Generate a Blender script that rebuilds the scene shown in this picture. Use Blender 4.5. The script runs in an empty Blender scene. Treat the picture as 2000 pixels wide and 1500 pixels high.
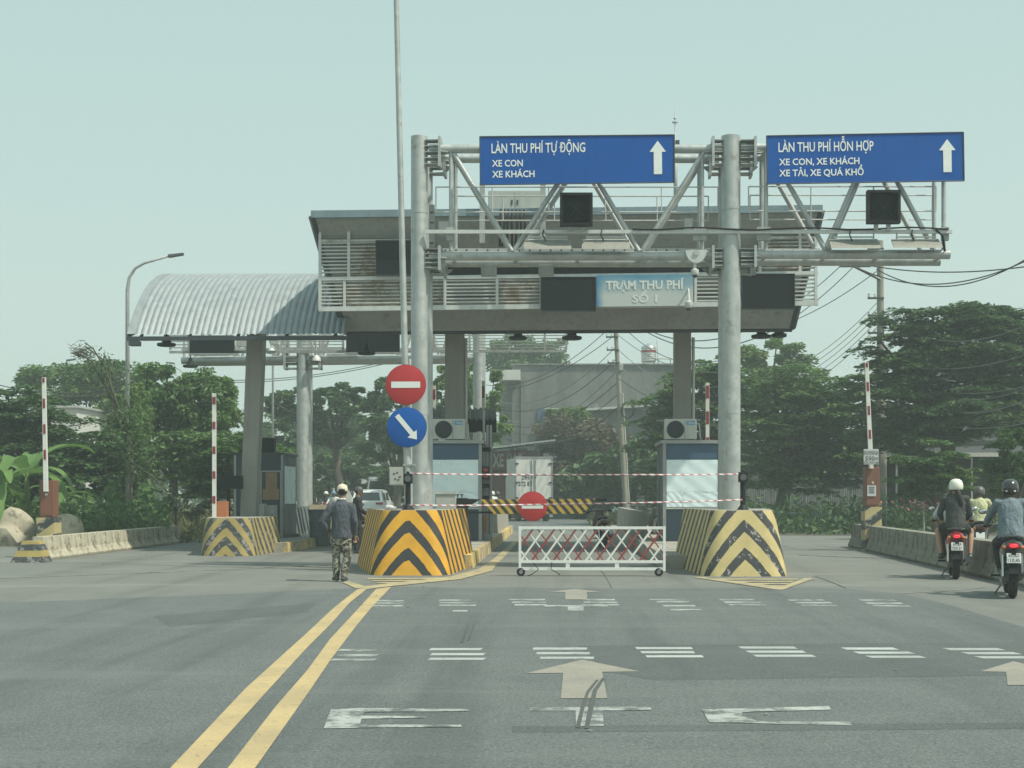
import bpy, bmesh, math, random
import numpy as np
from mathutils import Vector, Matrix, Euler

random.seed(7)
S = bpy.context.scene
COL = S.collection
R = math.radians

# ---------------------------------------------------------------- camera
YAW = R(1.62)
CAMH = 1.45
HOR = 967.0          # photo row of the horizon
FPX = 3000.0         # focal length in photo pixels (photo is 2000 wide)
cam = bpy.data.cameras.new('camera')
cam.sensor_width = 36.0
cam.lens = FPX / 2000.0 * 36.0
cam.shift_y = (HOR - 750.0) / 2000.0
cam.clip_start = 0.2
cam.clip_end = 3000.0
camo = bpy.data.objects.new('camera', cam)
camo.location = (0, 0, CAMH)
camo.rotation_euler = (R(90), 0, YAW)
COL.objects.link(camo)
S.camera = camo

# ---------------------------------------------------------------- sky
SUN_EL, SUN_AZ = R(56), R(117)      # azimuth clockwise from +Y: the sun stands to the right, slightly behind the camera
w = bpy.data.worlds.new('World')
S.world = w
w.use_nodes = True
nt = w.node_tree
bg = nt.nodes['Background']
sky = nt.nodes.new('ShaderNodeTexSky')
sky.sky_type = 'NISHITA'
sky.sun_disc = False
sky.sun_elevation = SUN_EL
sky.sun_rotation = SUN_AZ
sky.air_density = 1.0
sky.dust_density = 6.0
sky.ozone_density = 1.0
hz = nt.nodes.new('ShaderNodeMix')
hz.data_type = 'RGBA'
hz.inputs[0].default_value = 0.78
# bright haze over the blue, a little brighter and warmer towards the horizon all round
wc = nt.nodes.new('ShaderNodeTexCoord')
wx = nt.nodes.new('ShaderNodeSeparateXYZ'); nt.links.new(wc.outputs['Generated'], wx.inputs[0])
wr = nt.nodes.new('ShaderNodeMapRange'); nt.links.new(wx.outputs[2], wr.inputs[0])
wr.inputs[1].default_value = 0.0; wr.inputs[2].default_value = 0.45
wm = nt.nodes.new('ShaderNodeMix'); wm.data_type = 'RGBA'
nt.links.new(wr.outputs[0], wm.inputs[0])
wm.inputs[6].default_value = (7.5, 9.1, 8.3, 1)
wm.inputs[7].default_value = (5.1, 7.5, 7.2, 1)
nt.links.new(wm.outputs[2], hz.inputs[7])
nt.links.new(sky.outputs[0], hz.inputs[6])
nt.links.new(hz.outputs[2], bg.inputs[0])
bg.inputs[1].default_value = 0.1

# ---------------------------------------------------------------- sun
sl = bpy.data.lights.new('sun', 'SUN')
sl.energy = 4.5
sl.angle = R(1.2)
sl.color = (1.0, 0.96, 0.82)
so = bpy.data.objects.new('sun', sl)
sd = Vector((math.sin(SUN_AZ) * math.cos(SUN_EL), math.cos(SUN_AZ) * math.cos(SUN_EL), math.sin(SUN_EL)))
so.rotation_euler = (-sd).to_track_quat('-Z', 'Y').to_euler()
so.location = (20, -20, 40)
COL.objects.link(so)

# ---------------------------------------------------------------- exposure
S.view_settings.view_transform = 'Standard'
S.view_settings.look = 'None'
S.view_settings.gamma = 1.0
S.view_settings.exposure = 0.0
S.cycles.use_denoising = True
S.cycles.max_bounces = 6
S.cycles.volume_bounces = 1
S.cycles.transparent_max_bounces = 8

# ---------------------------------------------------------------- pixel -> place
_F = Vector((-math.sin(YAW), math.cos(YAW), 0))
_Rt = Vector((math.cos(YAW), math.sin(YAW), 0))
CAMP = Vector((0, 0, CAMH))

def ray(px, py):
    return _F + _Rt * ((px - 1000.0) / FPX) + Vector((0, 0, (HOR - py) / FPX))

def at(px, py, Y, k=0.0):
    """point of the photo ray on the upright plane  y + k*x = Y"""
    d = ray(px, py)
    return CAMP + d * (Y / (d.y + k * d.x))

def gp(px, py, z=0.0):
    """point of the photo ray on the level plane z"""
    d = ray(px, py)
    return CAMP + d * ((z - CAMH) / d.z)

def V(*a):
    return Vector(a)

# ---------------------------------------------------------------- mesh builder
class MB:
    def __init__(s):
        s.v = []; s.f = []; s.uv = None
    def add(s, vs, fs):
        o = len(s.v)
        s.v += [tuple(p) for p in vs]
        s.f += [tuple(i + o for i in f) for f in fs]
        return s
    def hexa(s, b, t):
        """eight corners: four of the bottom, four of the top, both counter-clockwise from above"""
        return s.add(list(b) + list(t), [(3, 2, 1, 0), (4, 5, 6, 7), (0, 1, 5, 4), (1, 2, 6, 5), (2, 3, 7, 6), (3, 0, 4, 7)])
    def box(s, x0, x1, y0, y1, z0, z1):
        return s.hexa([(x0, y0, z0), (x1, y0, z0), (x1, y1, z0), (x0, y1, z0)], [(x0, y0, z1), (x1, y0, z1), (x1, y1, z1), (x0, y1, z1)])
    def cbox(s, c, sx, sy, sz, rot=None):
        pts = []
        for z in (-.5, .5):
            for x, y in ((-.5, -.5), (.5, -.5), (.5, .5), (-.5, .5)):
                p = Vector((x * sx, y * sy, z * sz))
                if rot: p.rotate(rot)
                pts.append(Vector(c) + p)
        return s.hexa(pts[:4], pts[4:])
    def bbox(s, c, sx, sy, sz, b=.01, rot=None):
        """box with bevelled edges"""
        bm = bmesh.new()
        bmesh.ops.create_cube(bm, size=1)
        for v in bm.verts: v.co = Vector((v.co.x * sx, v.co.y * sy, v.co.z * sz))
        bmesh.ops.bevel(bm, geom=bm.edges[:], offset=b, segments=2, affect='EDGES', profile=.6)
        vs = []
        for v in bm.verts:
            p = v.co.copy()
            if rot: p.rotate(rot)
            vs.append(p + Vector(c))
        bm.verts.index_update()
        s.add(vs, [[v.index for v in f.verts] for f in bm.faces])
        bm.free()
        return s
    def tube(s, p0, p1, r0, r1=None, n=10, caps=True):
        return s.path([p0, p1], [r0, r0 if r1 is None else r1], n, caps)
    def path(s, pts, rad, n=8, caps=True, ell=None):
        pts = [Vector(p) for p in pts]
        if not isinstance(rad, (list, tuple)): rad = [rad] * len(pts)
        o = len(s.v)
        up = None
        for i, p in enumerate(pts):
            if i == 0: t = pts[1] - pts[0]
            elif i == len(pts) - 1: t = pts[-1] - pts[-2]
            else: t = (pts[i + 1] - pts[i]).normalized() + (pts[i] - pts[i - 1]).normalized()
            if t.length < 1e-9: t = Vector((0, 0, 1))
            t.normalize()
            if up is None:
                a = Vector((0, 0, 1)) if abs(t.z) < .9 else Vector((1, 0, 0))
                up = (a - t * a.dot(t)).normalized()
            else:
                up = (up - t * up.dot(t))
                if up.length < 1e-6: up = t.orthogonal()
                up.normalize()
            sd_ = t.cross(up)
            ea, eb = ell if ell else (1, 1)
            for k in range(n):
                a = 2 * math.pi * k / n
                s.v.append(tuple(p + (sd_ * math.cos(a) * ea + up * math.sin(a) * eb) * rad[i]))
        for i in range(len(pts) - 1):
            for k in range(n):
                k2 = (k + 1) % n
                s.f.append((o + i * n + k, o + i * n + k2, o + (i + 1) * n + k2, o + (i + 1) * n + k))
        if caps:
            s.f.append(tuple(o + k for k in range(n))[::-1])
            s.f.append(tuple(o + (len(pts) - 1) * n + k for k in range(n)))
        return s
    def capsule(s, p0, p1, r0, r1=None, n=10, ell=None):
        p0, p1 = Vector(p0), Vector(p1)
        r1 = r0 if r1 is None else r1
        d = (p1 - p0).normalized()
        pts, rr = [], []
        for a in (85, 55, 25): pts.append(p0 - d * r0 * math.sin(R(a))); rr.append(r0 * math.cos(R(a)))
        pts.append(p0); rr.append(r0); pts.append(p1); rr.append(r1)
        for a in (25, 55, 85): pts.append(p1 + d * r1 * math.sin(R(a))); rr.append(r1 * math.cos(R(a)))
        return s.path(pts, rr, n, True, ell)
    def lathe(s, prof, c=(0, 0, 0), n=16, axis='z', caps=True):
        o = len(s.v)
        c = Vector(c)
        for r_, h in prof:
            for k in range(n):
                a = 2 * math.pi * k / n
                q = (r_ * math.cos(a), r_ * math.sin(a), h)
                if axis == 'y': q = (q[0], h, q[1])
                if axis == 'x': q = (h, q[0], q[1])
                s.v.append(tuple(c + Vector(q)))
        for i in range(len(prof) - 1):
            for k in range(n):
                k2 = (k + 1) % n
                s.f.append((o + i * n + k, o + i * n + k2, o + (i + 1) * n + k2, o + (i + 1) * n + k))
        if caps:
            s.f.append(tuple(o + k for k in range(n))[::-1])
            s.f.append(tuple(o + (len(prof) - 1) * n + k for k in range(n)))
        return s
    def ball(s, c, r, n=12, m=8, rot=None):
        if not isinstance(r, (list, tuple)): r = (r, r, r)
        o = len(s.v)
        for i in range(m + 1):
            th = math.pi * i / m
            th = min(max(th, .04), math.pi - .04)
            for k in range(n):
                a = 2 * math.pi * k / n
                p = Vector((r[0] * math.sin(th) * math.cos(a), r[1] * math.sin(th) * math.sin(a), r[2] * math.cos(th)))
                if rot: p.rotate(rot)
                s.v.append(tuple(Vector(c) + p))
        for i in range(m):
            for k in range(n):
                k2 = (k + 1) % n
                s.f.append((o + i * n + k, o + (i + 1) * n + k, o + (i + 1) * n + k2, o + i * n + k2))
        s.f.append(tuple(o + k for k in range(n)))
        s.f.append(tuple(o + m * n + k for k in range(n))[::-1])
        return s
    def prism(s, poly, off):
        """extrude a planar polygon by an offset vector"""
        n = len(poly)
        off = Vector(off)
        a = [Vector(p) for p in poly]
        return s.add(a + [p + off for p in a], [tuple(range(n))[::-1], tuple(range(n, 2 * n))] + [(i, (i + 1) % n, n + (i + 1) % n, n + i) for i in range(n)])
    def loft(s, rings, closed=True, caps=True):
        o = len(s.v); n = len(rings[0])
        for r_ in rings: s.v += [tuple(p) for p in r_]
        for i in range(len(rings) - 1):
            for k in range(n if closed else n - 1):
                k2 = (k + 1) % n
                s.f.append((o + i * n + k, o + i * n + k2, o + (i + 1) * n + k2, o + (i + 1) * n + k))
        if caps and closed:
            s.f.append(tuple(o + k for k in range(n))[::-1])
            s.f.append(tuple(o + (len(rings) - 1) * n + k for k in range(n)))
        return s
    def build(s, name, mat, parent=None, smooth=False, w=True, fix=True):
        me = bpy.data.meshes.new(name)
        vs = s.v
        if parent is not None and w:
            q = root_of(parent).location
            vs = [(p[0] - q.x, p[1] - q.y, p[2] - q.z) for p in vs]
        me.from_pydata(vs, [], s.f)
        if fix:
            bm = bmesh.new(); bm.from_mesh(me)
            bmesh.ops.recalc_face_normals(bm, faces=bm.faces[:])
            bm.to_mesh(me); bm.free()
        if smooth:
            me.shade_smooth()
            if smooth is not True: me.set_sharp_from_angle(angle=R(smooth))
        me.materials.append(mat)
        o = bpy.data.objects.new(name, me)
        COL.objects.link(o)
        if parent is not None: o.parent = parent
        return o

def root_of(o):
    while o.parent is not None: o = o.parent
    return o

def tag(o, label=None, cat=None, group=None, kind=None):
    if label: o['label'] = label
    if cat: o['category'] = cat
    if group: o['group'] = group
    if kind: o['kind'] = kind
    return o

def thing(name, label, cat, loc=(0, 0, 0), rz=0.0, group=None):
    o = bpy.data.objects.new(name, None)
    o.empty_display_size = .2
    o.location = Vector(loc); o.rotation_euler = (0, 0, rz)
    COL.objects.link(o)
    return tag(o, label, cat, group)

def solo(mb, name, mat, label, cat, group=None, smooth=False, kind=None):
    """a thing that is one mesh, its origin at its base"""
    a = np.array(mb.v)
    c = (a.min(0) + a.max(0)) / 2
    c[2] = a[:, 2].min()
    mb.v = [tuple(p - c) for p in a]
    o = mb.build(name, mat, None, smooth)
    o.location = c
    return tag(o, label, cat, group, kind)

def copy_tree(o, parent=None):
    c = o.copy(); COL.objects.link(c); c.parent = parent
    for ch in o.children: copy_tree(ch, c)
    return c

# ---------------------------------------------------------------- materials
def nnode(nt, t, **kw):
    n = nt.nodes.new(t)
    for k, v in kw.items(): setattr(n, k, v)
    return n

def mixc(nt, fac, a, b, mode='MIX'):
    m = nnode(nt, 'ShaderNodeMix', data_type='RGBA', blend_type=mode)
    for sock, val in ((m.inputs[0], fac), (m.inputs[6], a), (m.inputs[7], b)):
        if hasattr(val, 'links') or hasattr(val, 'is_linked'): nt.links.new(val, sock)
        elif isinstance(val, (int, float)): sock.default_value = val
        else: sock.default_value = (val[0], val[1], val[2], 1)
    return m.outputs[2]

def ramp(nt, fac, lo, hi):
    m = nnode(nt, 'ShaderNodeMapRange')
    nt.links.new(fac, m.inputs[0])
    m.inputs[1].default_value = lo; m.inputs[2].default_value = hi
    return m.outputs[0]

def noise(nt, vec, scale, detail=4, rough=.6, sc3=None):
    if sc3:
        mp = nnode(nt, 'ShaderNodeMapping')
        mp.inputs['Scale'].default_value = sc3
        nt.links.new(vec, mp.inputs[0]); vec = mp.outputs[0]
    n = nnode(nt, 'ShaderNodeTexNoise')
    n.inputs['Scale'].default_value = scale
    n.inputs['Detail'].default_value = detail
    n.inputs['Roughness'].default_value = rough
    nt.links.new(vec, n.inputs['Vector'])
    return n.outputs[0]

def newmat(name):
    m = bpy.data.materials.new(name); m.use_nodes = True
    nt = m.node_tree
    b = nt.nodes['Principled BSDF']
    tc = nnode(nt, 'ShaderNodeTexCoord')
    return m, nt, b, tc

def bump(nt, b, h, strength, dist=.01):
    bp = nnode(nt, 'ShaderNodeBump')
    bp.inputs['Strength'].default_value = strength
    bp.inputs['Distance'].default_value = dist
    nt.links.new(h, bp.inputs['Height'])
    nt.links.new(bp.outputs[0], b.inputs['Normal'])

def mat(name, col, rough=.6, metal=0.0, var=.15, scale=6.0, dirt=None, dirt_amt=.35, dirt_scale=2.5, streak=0.0, bmp=0.0, emit=0.0, coat=0.0, spec=None):
    m, nt, b, tc = newmat(name)
    vec = tc.outputs['Object']
    n1 = noise(nt, vec, scale, 5)
    f = ramp(nt, n1, .3, .7)
    c = mixc(nt, f, [x * (1 - var) for x in col], [min(x * (1 + var), .95) for x in col])
    if streak:
        n2 = noise(nt, vec, 1.0, 4, .6, (9, 9, .7))
        f2 = ramp(nt, n2, .5, .75)
        mm = nnode(nt, 'ShaderNodeMath', operation='MULTIPLY'); nt.links.new(f2, mm.inputs[0]); mm.inputs[1].default_value = streak
        c = mixc(nt, mm.outputs[0], c, [x * .35 for x in col])
    if dirt:
        n3 = noise(nt, vec, dirt_scale, 8, .7)
        f3 = ramp(nt, n3, .62 - dirt_amt * .3, .72 - dirt_amt * .3)
        c = mixc(nt, f3, c, dirt)
    nt.links.new(c, b.inputs['Base Color'])
    r_ = nnode(nt, 'ShaderNodeMapRange')
    nt.links.new(n1, r_.inputs[0])
    r_.inputs[1].default_value = .3; r_.inputs[2].default_value = .7
    r_.inputs[3].default_value = max(rough - .1, .05); r_.inputs[4].default_value = min(rough + .1, 1)
    nt.links.new(r_.outputs[0], b.inputs['Roughness'])
    b.inputs['Metallic'].default_value = metal
    if coat: b.inputs['Coat Weight'].default_value = coat
    if spec is not None: b.inputs['Specular IOR Level'].default_value = spec
    if emit:
        nt.links.new(c, b.inputs['Emission Color']); b.inputs['Emission Strength'].default_value = emit
    if bmp and name.startswith('cloth'): bump(nt, b, noise(nt, vec, 10, 3, .55, (1, 1, .55)), 1.0, .06)
    elif bmp: bump(nt, b, noise(nt, vec, scale * 6, 4), bmp, .01)
    return m

MT = {}
def mk(key, *a, **k): MT[key] = mat(key, *a, **k)
mk('galv', (.43, .45, .44), .5, .45, .16, 5, dirt=(.28, .27, .25), dirt_amt=.1, streak=.25)
mk('galv_dull', (.36, .37, .36), .6, .3, .2, 7, streak=.35, dirt=(.2, .17, .13), dirt_amt=.1)
mk('white_steel', (.55, .56, .54), .5, .1, .1, 5, streak=.2, dirt=(.25, .13, .07), dirt_amt=-.05, dirt_scale=6)
mk('rust_steel', (.46, .46, .43), .7, .1, .2, 5, dirt=(.25, .19, .13), dirt_amt=.34, dirt_scale=2.6)
mk('sign_blue', (.005, .088, .355), .5, 0, .07, 1.5, spec=.25, streak=.15)
mk('sign_red', (.42, .025, .03), .45, 0, .1, 4, dirt=(.3, .06, .06), dirt_amt=.05)
mk('sign_white', (.72, .74, .72), .5, 0, .05, 5)
mk('letter_white', (.78, .80, .78), .5, 0, .04, 9)
mk('black', (.012, .014, .016), .6, 0, .25, 8, spec=.25)
mk('black_gloss', (.012, .013, .015), .2, 0, .2, 8, coat=.4)
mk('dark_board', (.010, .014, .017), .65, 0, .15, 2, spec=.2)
mk('dark_trim', (.05, .06, .068), .5, .2, .15, 3, streak=.2)
mk('fascia', (.19, .25, .285), .55, .2, .12, 2, streak=.35)
mk('beige_sheet', (.29, .295, .275), .6, 0, .12, 1.2, streak=.35, dirt=(.2, .18, .14), dirt_amt=.05)
mk('column_paint', (.27, .265, .235), .55, 0, .1, 1.5, streak=.3)
mk('zinc_roof', (.30, .33, .345), .6, .3, .12, 3, streak=.25, dirt=(.27, .27, .26), dirt_amt=.12, dirt_scale=1.2)
mk('asbestos', (.16, .17, .165), .85, 0, .3, 4, streak=.5)
mk('concrete', (.33, .31, .27), .85, 0, .16, 2, dirt=(.17, .16, .14), dirt_amt=.25, dirt_scale=1.5, bmp=.3)
mk('concrete_dark', (.21, .21, .195), .88, 0, .2, 2, dirt=(.09, .09, .08), dirt_amt=.3, bmp=.3, streak=.4)
mk('jersey_cream', (.45, .42, .325), .85, 0, .18, 2.2, dirt=(.20, .18, .14), dirt_amt=.3, dirt_scale=2.0, streak=.55, bmp=.3)
mk('jersey_grey', (.27, .265, .22), .88, 0, .2, 2.2, dirt=(.13, .125, .10), dirt_amt=.35, streak=.6, bmp=.3)
mk('kerb_yellow', (.60, .44, .16), .8, 0, .2, 3, dirt=(.26, .23, .18), dirt_amt=.5, dirt_scale=1.6)
mk('booth_blue', (.045, .10, .165), .45, 0, .1, 3, streak=.2)
mk('booth_dark', (.022, .042, .062), .45, 0, .12, 3)
mk('alu', (.33, .34, .33), .45, .55, .12, 6, streak=.2)
mk('alu_light', (.50, .51, .48), .5, .3, .1, 6, streak=.15)
mk('film', (.76, .88, .93), .3, .15, .06, 1.3, spec=.8)
mk('plywood', (.30, .19, .10), .7, 0, .2, 3)
mk('ac_white', (.62, .61, .55), .5, 0, .06, 5, streak=.2)
mk('ac_logo', (.16, .36, .55), .5, 0, .05, 4)
mk('cabinet', (.40, .41, .375), .5, 0, .08, 3, streak=.25)
mk('orange_box', (.42, .145, .055), .55, 0, .12, 4, dirt=(.25, .12, .07), dirt_amt=.2)
mk('brown_box', (.19, .08, .052), .6, 0, .12, 4, dirt=(.15, .08, .06), dirt_amt=.2)
mk('boom_white', (.70, .70, .66), .5, 0, .06, 8, streak=.2)
mk('boom_red', (.24, .025, .03), .5, 0, .1, 8)
mk('gate_white', (.72, .73, .70), .5, 0, .07, 8, dirt=(.35, .33, .30), dirt_amt=.02, dirt_scale=8)
mk('gate_red', (.25, .05, .05), .6, 0, .15, 8)
mk('rubber', (.016, .016, .017), .75, 0, .2, 12)
mk('rim', (.35, .35, .36), .35, .8, .1, 8)
mk('chrome', (.6, .6, .6), .15, 1, .05, 8)
mk('glass_dark', (.02, .028, .03), .08, 0, .1, 2, coat=.5)
mk('car_white', (.72, .73, .72), .25, 0, .04, 2, coat=.6)
mk('truck_white', (.66, .66, .62), .5, 0, .06, 2, streak=.3)
mk('truck_steel', (.32, .34, .34), .5, .4, .15, 4, streak=.4)
mk('van_silver', (.42, .45, .46), .3, .4, .06, 2, coat=.5)
mk('tail_red', (.30, .02, .02), .25, 0, .1, 8, coat=.5)
mk('bike_red', (.26, .018, .022), .25, 0, .08, 6, coat=.7)
mk('bike_maroon', (.07, .012, .014), .3, 0, .1, 6, coat=.6)
mk('bike_dark', (.035, .037, .04), .3, .1, .12, 6, coat=.6)
mk('bike_grey', (.10, .105, .105), .35, .3, .12, 6, coat=.5)
mk('plate_white', (.75, .76, .74), .5, 0, .04, 6)
mk('ink', (.03, .035, .06), .6, 0, .1, 6)
mk('ink_faded', (.12, .13, .16), .7, 0, .2, 20)
mk('skin', (.30, .165, .11), .55, 0, .1, 14)
mk('skin_light', (.40, .24, .17), .55, 0, .08, 14)
mk('hair', (.012, .010, .009), .5, 0, .3, 30)
mk('hair_brown', (.055, .028, .014), .5, 0, .3, 30)
mk('cloth_slate', (.065, .075, .092), .9, 0, .22, 9, bmp=.5)
mk('cloth_charcoal', (.055, .058, .058), .9, 0, .2, 9, bmp=.4)
mk('cloth_black', (.022, .023, .026), .9, 0, .2, 9, bmp=.4)
mk('cloth_denim', (.15, .19, .22), .9, 0, .22, 11, bmp=.5)
mk('cloth_lightblue', (.45, .52, .55), .9, 0, .12, 9, bmp=.3)
mk('cloth_lime', (.47, .48, .29), .9, 0, .15, 9, bmp=.4)
mk('cloth_white', (.62, .63, .60), .9, 0, .12, 9, bmp=.3)
mk('cap_cream', (.62, .57, .44), .85, 0, .08, 14)
mk('helmet_white', (.72, .72, .62), .3, 0, .04, 8, coat=.5)
mk('helmet_black', (.02, .02, .022), .2, 0, .2, 8, coat=.8)
mk('helmet_grey', (.09, .085, .08), .4, 0, .2, 8, coat=.4)
mk('helmet_blue', (.13, .24, .34), .4, 0, .1, 8, coat=.4)
mk('shoe', (.05, .05, .048), .8, 0, .2, 14)
mk('bark', (.075, .062, .048), .9, 0, .3, 6, bmp=.8)
mk('bark_pale', (.17, .155, .12), .9, 0, .25, 6, bmp=.6)
mk('twig', (.075, .075, .05), .9, 0, .25, 8)
mk('pole_concrete', (.27, .255, .21), .85, 0, .15, 3, streak=.4)
mk('wire', (.02, .021, .022), .7, 0, .1, 3)
mk('wire_pale', (.17, .18, .17), .7, 0, .1, 3)
mk('plastic_chair', (.24, .30, .30), .5, 0, .1, 5)
mk('barrel', (.10, .125, .135), .6, .1, .15, 3, dirt=(.22, .21, .19), dirt_amt=.15, streak=.4)
mk('rock', (.42, .38, .29), .9, 0, .25, 1.2, dirt=(.17, .16, .12), dirt_amt=.3, bmp=.8)
mk('tank_steel', (.55, .55, .54), .3, .8, .08, 3)
mk('pallet', (.30, .29, .26), .85, 0, .2, 5)
mk('cyan_sheet', (.22, .42, .45), .5, 0, .12, 3)
mk('shop_red', (.11, .032, .034), .6, 0, .1, 2)
mk('house_dark', (.045, .05, .05), .8, 0, .25, .6, streak=.3)
mk('pale_wall', (.55, .55, .52), .8, 0, .1, .6, streak=.3)
mk('blue_shutter', (.07, .12, .2), .6, 0, .15, 2, streak=.3)
mk('flower', (.5, .09, .14), .7, 0, .3, 8)
mk('banner_white', (.55, .56, .55), .6, 0, .08, 6)
mk('banner_text', (.36, .16, .15), .7, 0, .15, 20)
mk('banner_blue', (.08, .11, .2), .7, 0, .15, 20)
mk('blue_bucket', (.06, .17, .3), .5, 0, .1, 5)
mk('red_plastic', (.5, .06, .05), .5, 0, .1, 5)
mk('rebar', (.25, .12, .09), .8, 0, .2, 5)
mk('tan_panel', (.36, .34, .29), .8, 0, .2, 3, dirt=(.23, .165, .10), dirt_amt=.55, dirt_scale=2.2)
mk('sand', (.38, .32, .22), .95, 0, .15, 4, bmp=.4)

def stripe_mat(name, ca, cb, period, duty, slope, phase=0., chips=0., wear=(.3, .28, .22), rough=.65):
    """painted bands read from the mesh's own uv (metres): val = v + slope*|u|"""
    m, nt, b, tc = newmat(name)
    sp = nnode(nt, 'ShaderNodeSeparateXYZ'); nt.links.new(tc.outputs['UV'], sp.inputs[0])
    ab = nnode(nt, 'ShaderNodeMath', operation='ABSOLUTE'); nt.links.new(sp.outputs[0], ab.inputs[0])
    mu = nnode(nt, 'ShaderNodeMath', operation='MULTIPLY_ADD')
    nt.links.new(ab.outputs[0], mu.inputs[0]); mu.inputs[1].default_value = slope; nt.links.new(sp.outputs[1], mu.inputs[2])
    nz = noise(nt, tc.outputs['Object'], 5, 3)
    wob = nnode(nt, 'ShaderNodeMath', operation='MULTIPLY_ADD'); nt.links.new(nz, wob.inputs[0]); wob.inputs[1].default_value = .05; nt.links.new(mu.outputs[0], wob.inputs[2])
    dv = nnode(nt, 'ShaderNodeMath', operation='DIVIDE'); nt.links.new(wob.outputs[0], dv.inputs[0]); dv.inputs[1].default_value = period
    ad = nnode(nt, 'ShaderNodeMath', operation='ADD'); nt.links.new(dv.outputs[0], ad.inputs[0]); ad.inputs[1].default_value = phase
    fr = nnode(nt, 'ShaderNodeMath', operation='FRACT'); nt.links.new(ad.outputs[0], fr.inputs[0])
    gt = nnode(nt, 'ShaderNodeMath', operation='GREATER_THAN'); nt.links.new(fr.outputs[0], gt.inputs[0]); gt.inputs[1].default_value = duty
    n2 = ramp(nt, noise(nt, tc.outputs['Object'], 2.5, 5), .3, .7)
    a = mixc(nt, n2, [x * .8 for x in ca], [x * 1.1 for x in ca])
    bb = mixc(nt, n2, [x * .8 for x in cb], [x * 1.2 for x in cb])
    if chips:
        n3 = ramp(nt, noise(nt, tc.outputs['Object'], 9, 8, .75), .66 - .2 * chips, .68 - .2 * chips)
        bb = mixc(nt, n3, bb, wear)
        n4 = ramp(nt, noise(nt, tc.outputs['Object'], 6, 8, .8), .74 - .1 * chips, .77 - .1 * chips)
        a = mixc(nt, n4, a, [x * .55 for x in wear])
    c = mixc(nt, gt.outputs[0], a, bb)
    nt.links.new(c, b.inputs['Base Color'])
    b.inputs['Roughness'].default_value = rough
    bump(nt, b, noise(nt, tc.outputs['Object'], 30, 4), .25, .006)
    return m
MT['chev_new'] = stripe_mat('chev_new', (.66, .34, .025), (.03, .032, .036), .50, .56, 1.0, .91, .12)
MT['chev_old'] = stripe_mat('chev_old', (.56, .45, .21), (.04, .043, .047), .50, .56, 1.0, .91, .42, (.36, .35, .32))
MT['chev_worn'] = stripe_mat('chev_worn', (.40, .31, .11), (.05, .055, .06), .42, .5, 1.0, .80, .6, (.26, .26, .25))
MT['tape'] = stripe_mat('tape', (.66, .63, .63), (.42, .13, .15), .16, .55, .6)
MT['boom_stripe'] = stripe_mat('boom_stripe', (.50, .33, .05), (.03, .032, .035), .205, .5, 0)
MT['post_stripe'] = stripe_mat('post_stripe', (.47, .39, .2), (.04, .045, .05), .5, .5, 0, .1, .6)

def leafmat(name, ca, cb, trans=.25):
    m, nt, b, tc = newmat(name)
    g = nnode(nt, 'ShaderNodeNewGeometry')
    n1 = ramp(nt, noise(nt, tc.outputs['Object'], .5, 3), .3, .7)
    av = nnode(nt, 'ShaderNodeMath', operation='ADD'); nt.links.new(n1, av.inputs[0]); nt.links.new(g.outputs['Random Per Island'], av.inputs[1])
    hf = nnode(nt, 'ShaderNodeMath', operation='MULTIPLY'); nt.links.new(av.outputs[0], hf.inputs[0]); hf.inputs[1].default_value = .5
    c = mixc(nt, hf.outputs[0], ca, cb)
    nt.links.new(c, b.inputs['Base Color'])
    b.inputs['Roughness'].default_value = .55
    b.inputs['Specular IOR Level'].default_value = .35
    tr = nnode(nt, 'ShaderNodeBsdfTranslucent'); nt.links.new(c, tr.inputs[0])
    mx = nnode(nt, 'ShaderNodeMixShader'); mx.inputs[0].default_value = trans
    nt.links.new(b.outputs[0], mx.inputs[1]); nt.links.new(tr.outputs[0], mx.inputs[2])
    nt.links.new(mx.outputs[0], nt.nodes['Material Output'].inputs[0])
    return m
MT['leaf_dark'] = leafmat('leaf_dark', (.032, .078, .03), (.10, .18, .055))
MT['leaf_mid'] = leafmat('leaf_mid', (.048, .11, .032), (.14, .235, .065))
MT['leaf_light'] = leafmat('leaf_light', (.065, .14, .032), (.19, .275, .075))
MT['leaf_olive'] = leafmat('leaf_olive', (.06, .075, .035), (.14, .15, .07))
MT['leaf_banana'] = leafmat('leaf_banana', (.09, .19, .045), (.2, .32, .1), .35)
MT['grass'] = leafmat('grass', (.08, .095, .035), (.19, .19, .085))
MT['dry'] = leafmat('dry', (.08, .065, .04), (.15, .125, .08), .1)

def camo_mat():
    m, nt, b, tc = newmat('camouflage')
    n1 = noise(nt, tc.outputs['Object'], 9, 2, .5)
    cr = nnode(nt, 'ShaderNodeValToRGB'); cr.color_ramp.interpolation = 'CONSTANT'
    nt.links.new(n1, cr.inputs[0])
    e = cr.color_ramp.elements
    e[0].position = 0; e[0].color = (.035, .035, .03, 1)
    e[1].position = .42; e[1].color = (.12, .12, .085, 1)
    for p, c in ((.5, (.30, .29, .23, 1)), (.58, (.055, .05, .04, 1)), (.66, (.38, .37, .31, 1))):
        x = e.new(p); x.color = c
    nt.links.new(cr.outputs[0], b.inputs['Base Color'])
    b.inputs['Roughness'].default_value = .9
    bump(nt, b, noise(nt, tc.outputs['Object'], 14, 3), .6, .02)
    return m
MT['camo'] = camo_mat()

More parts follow.
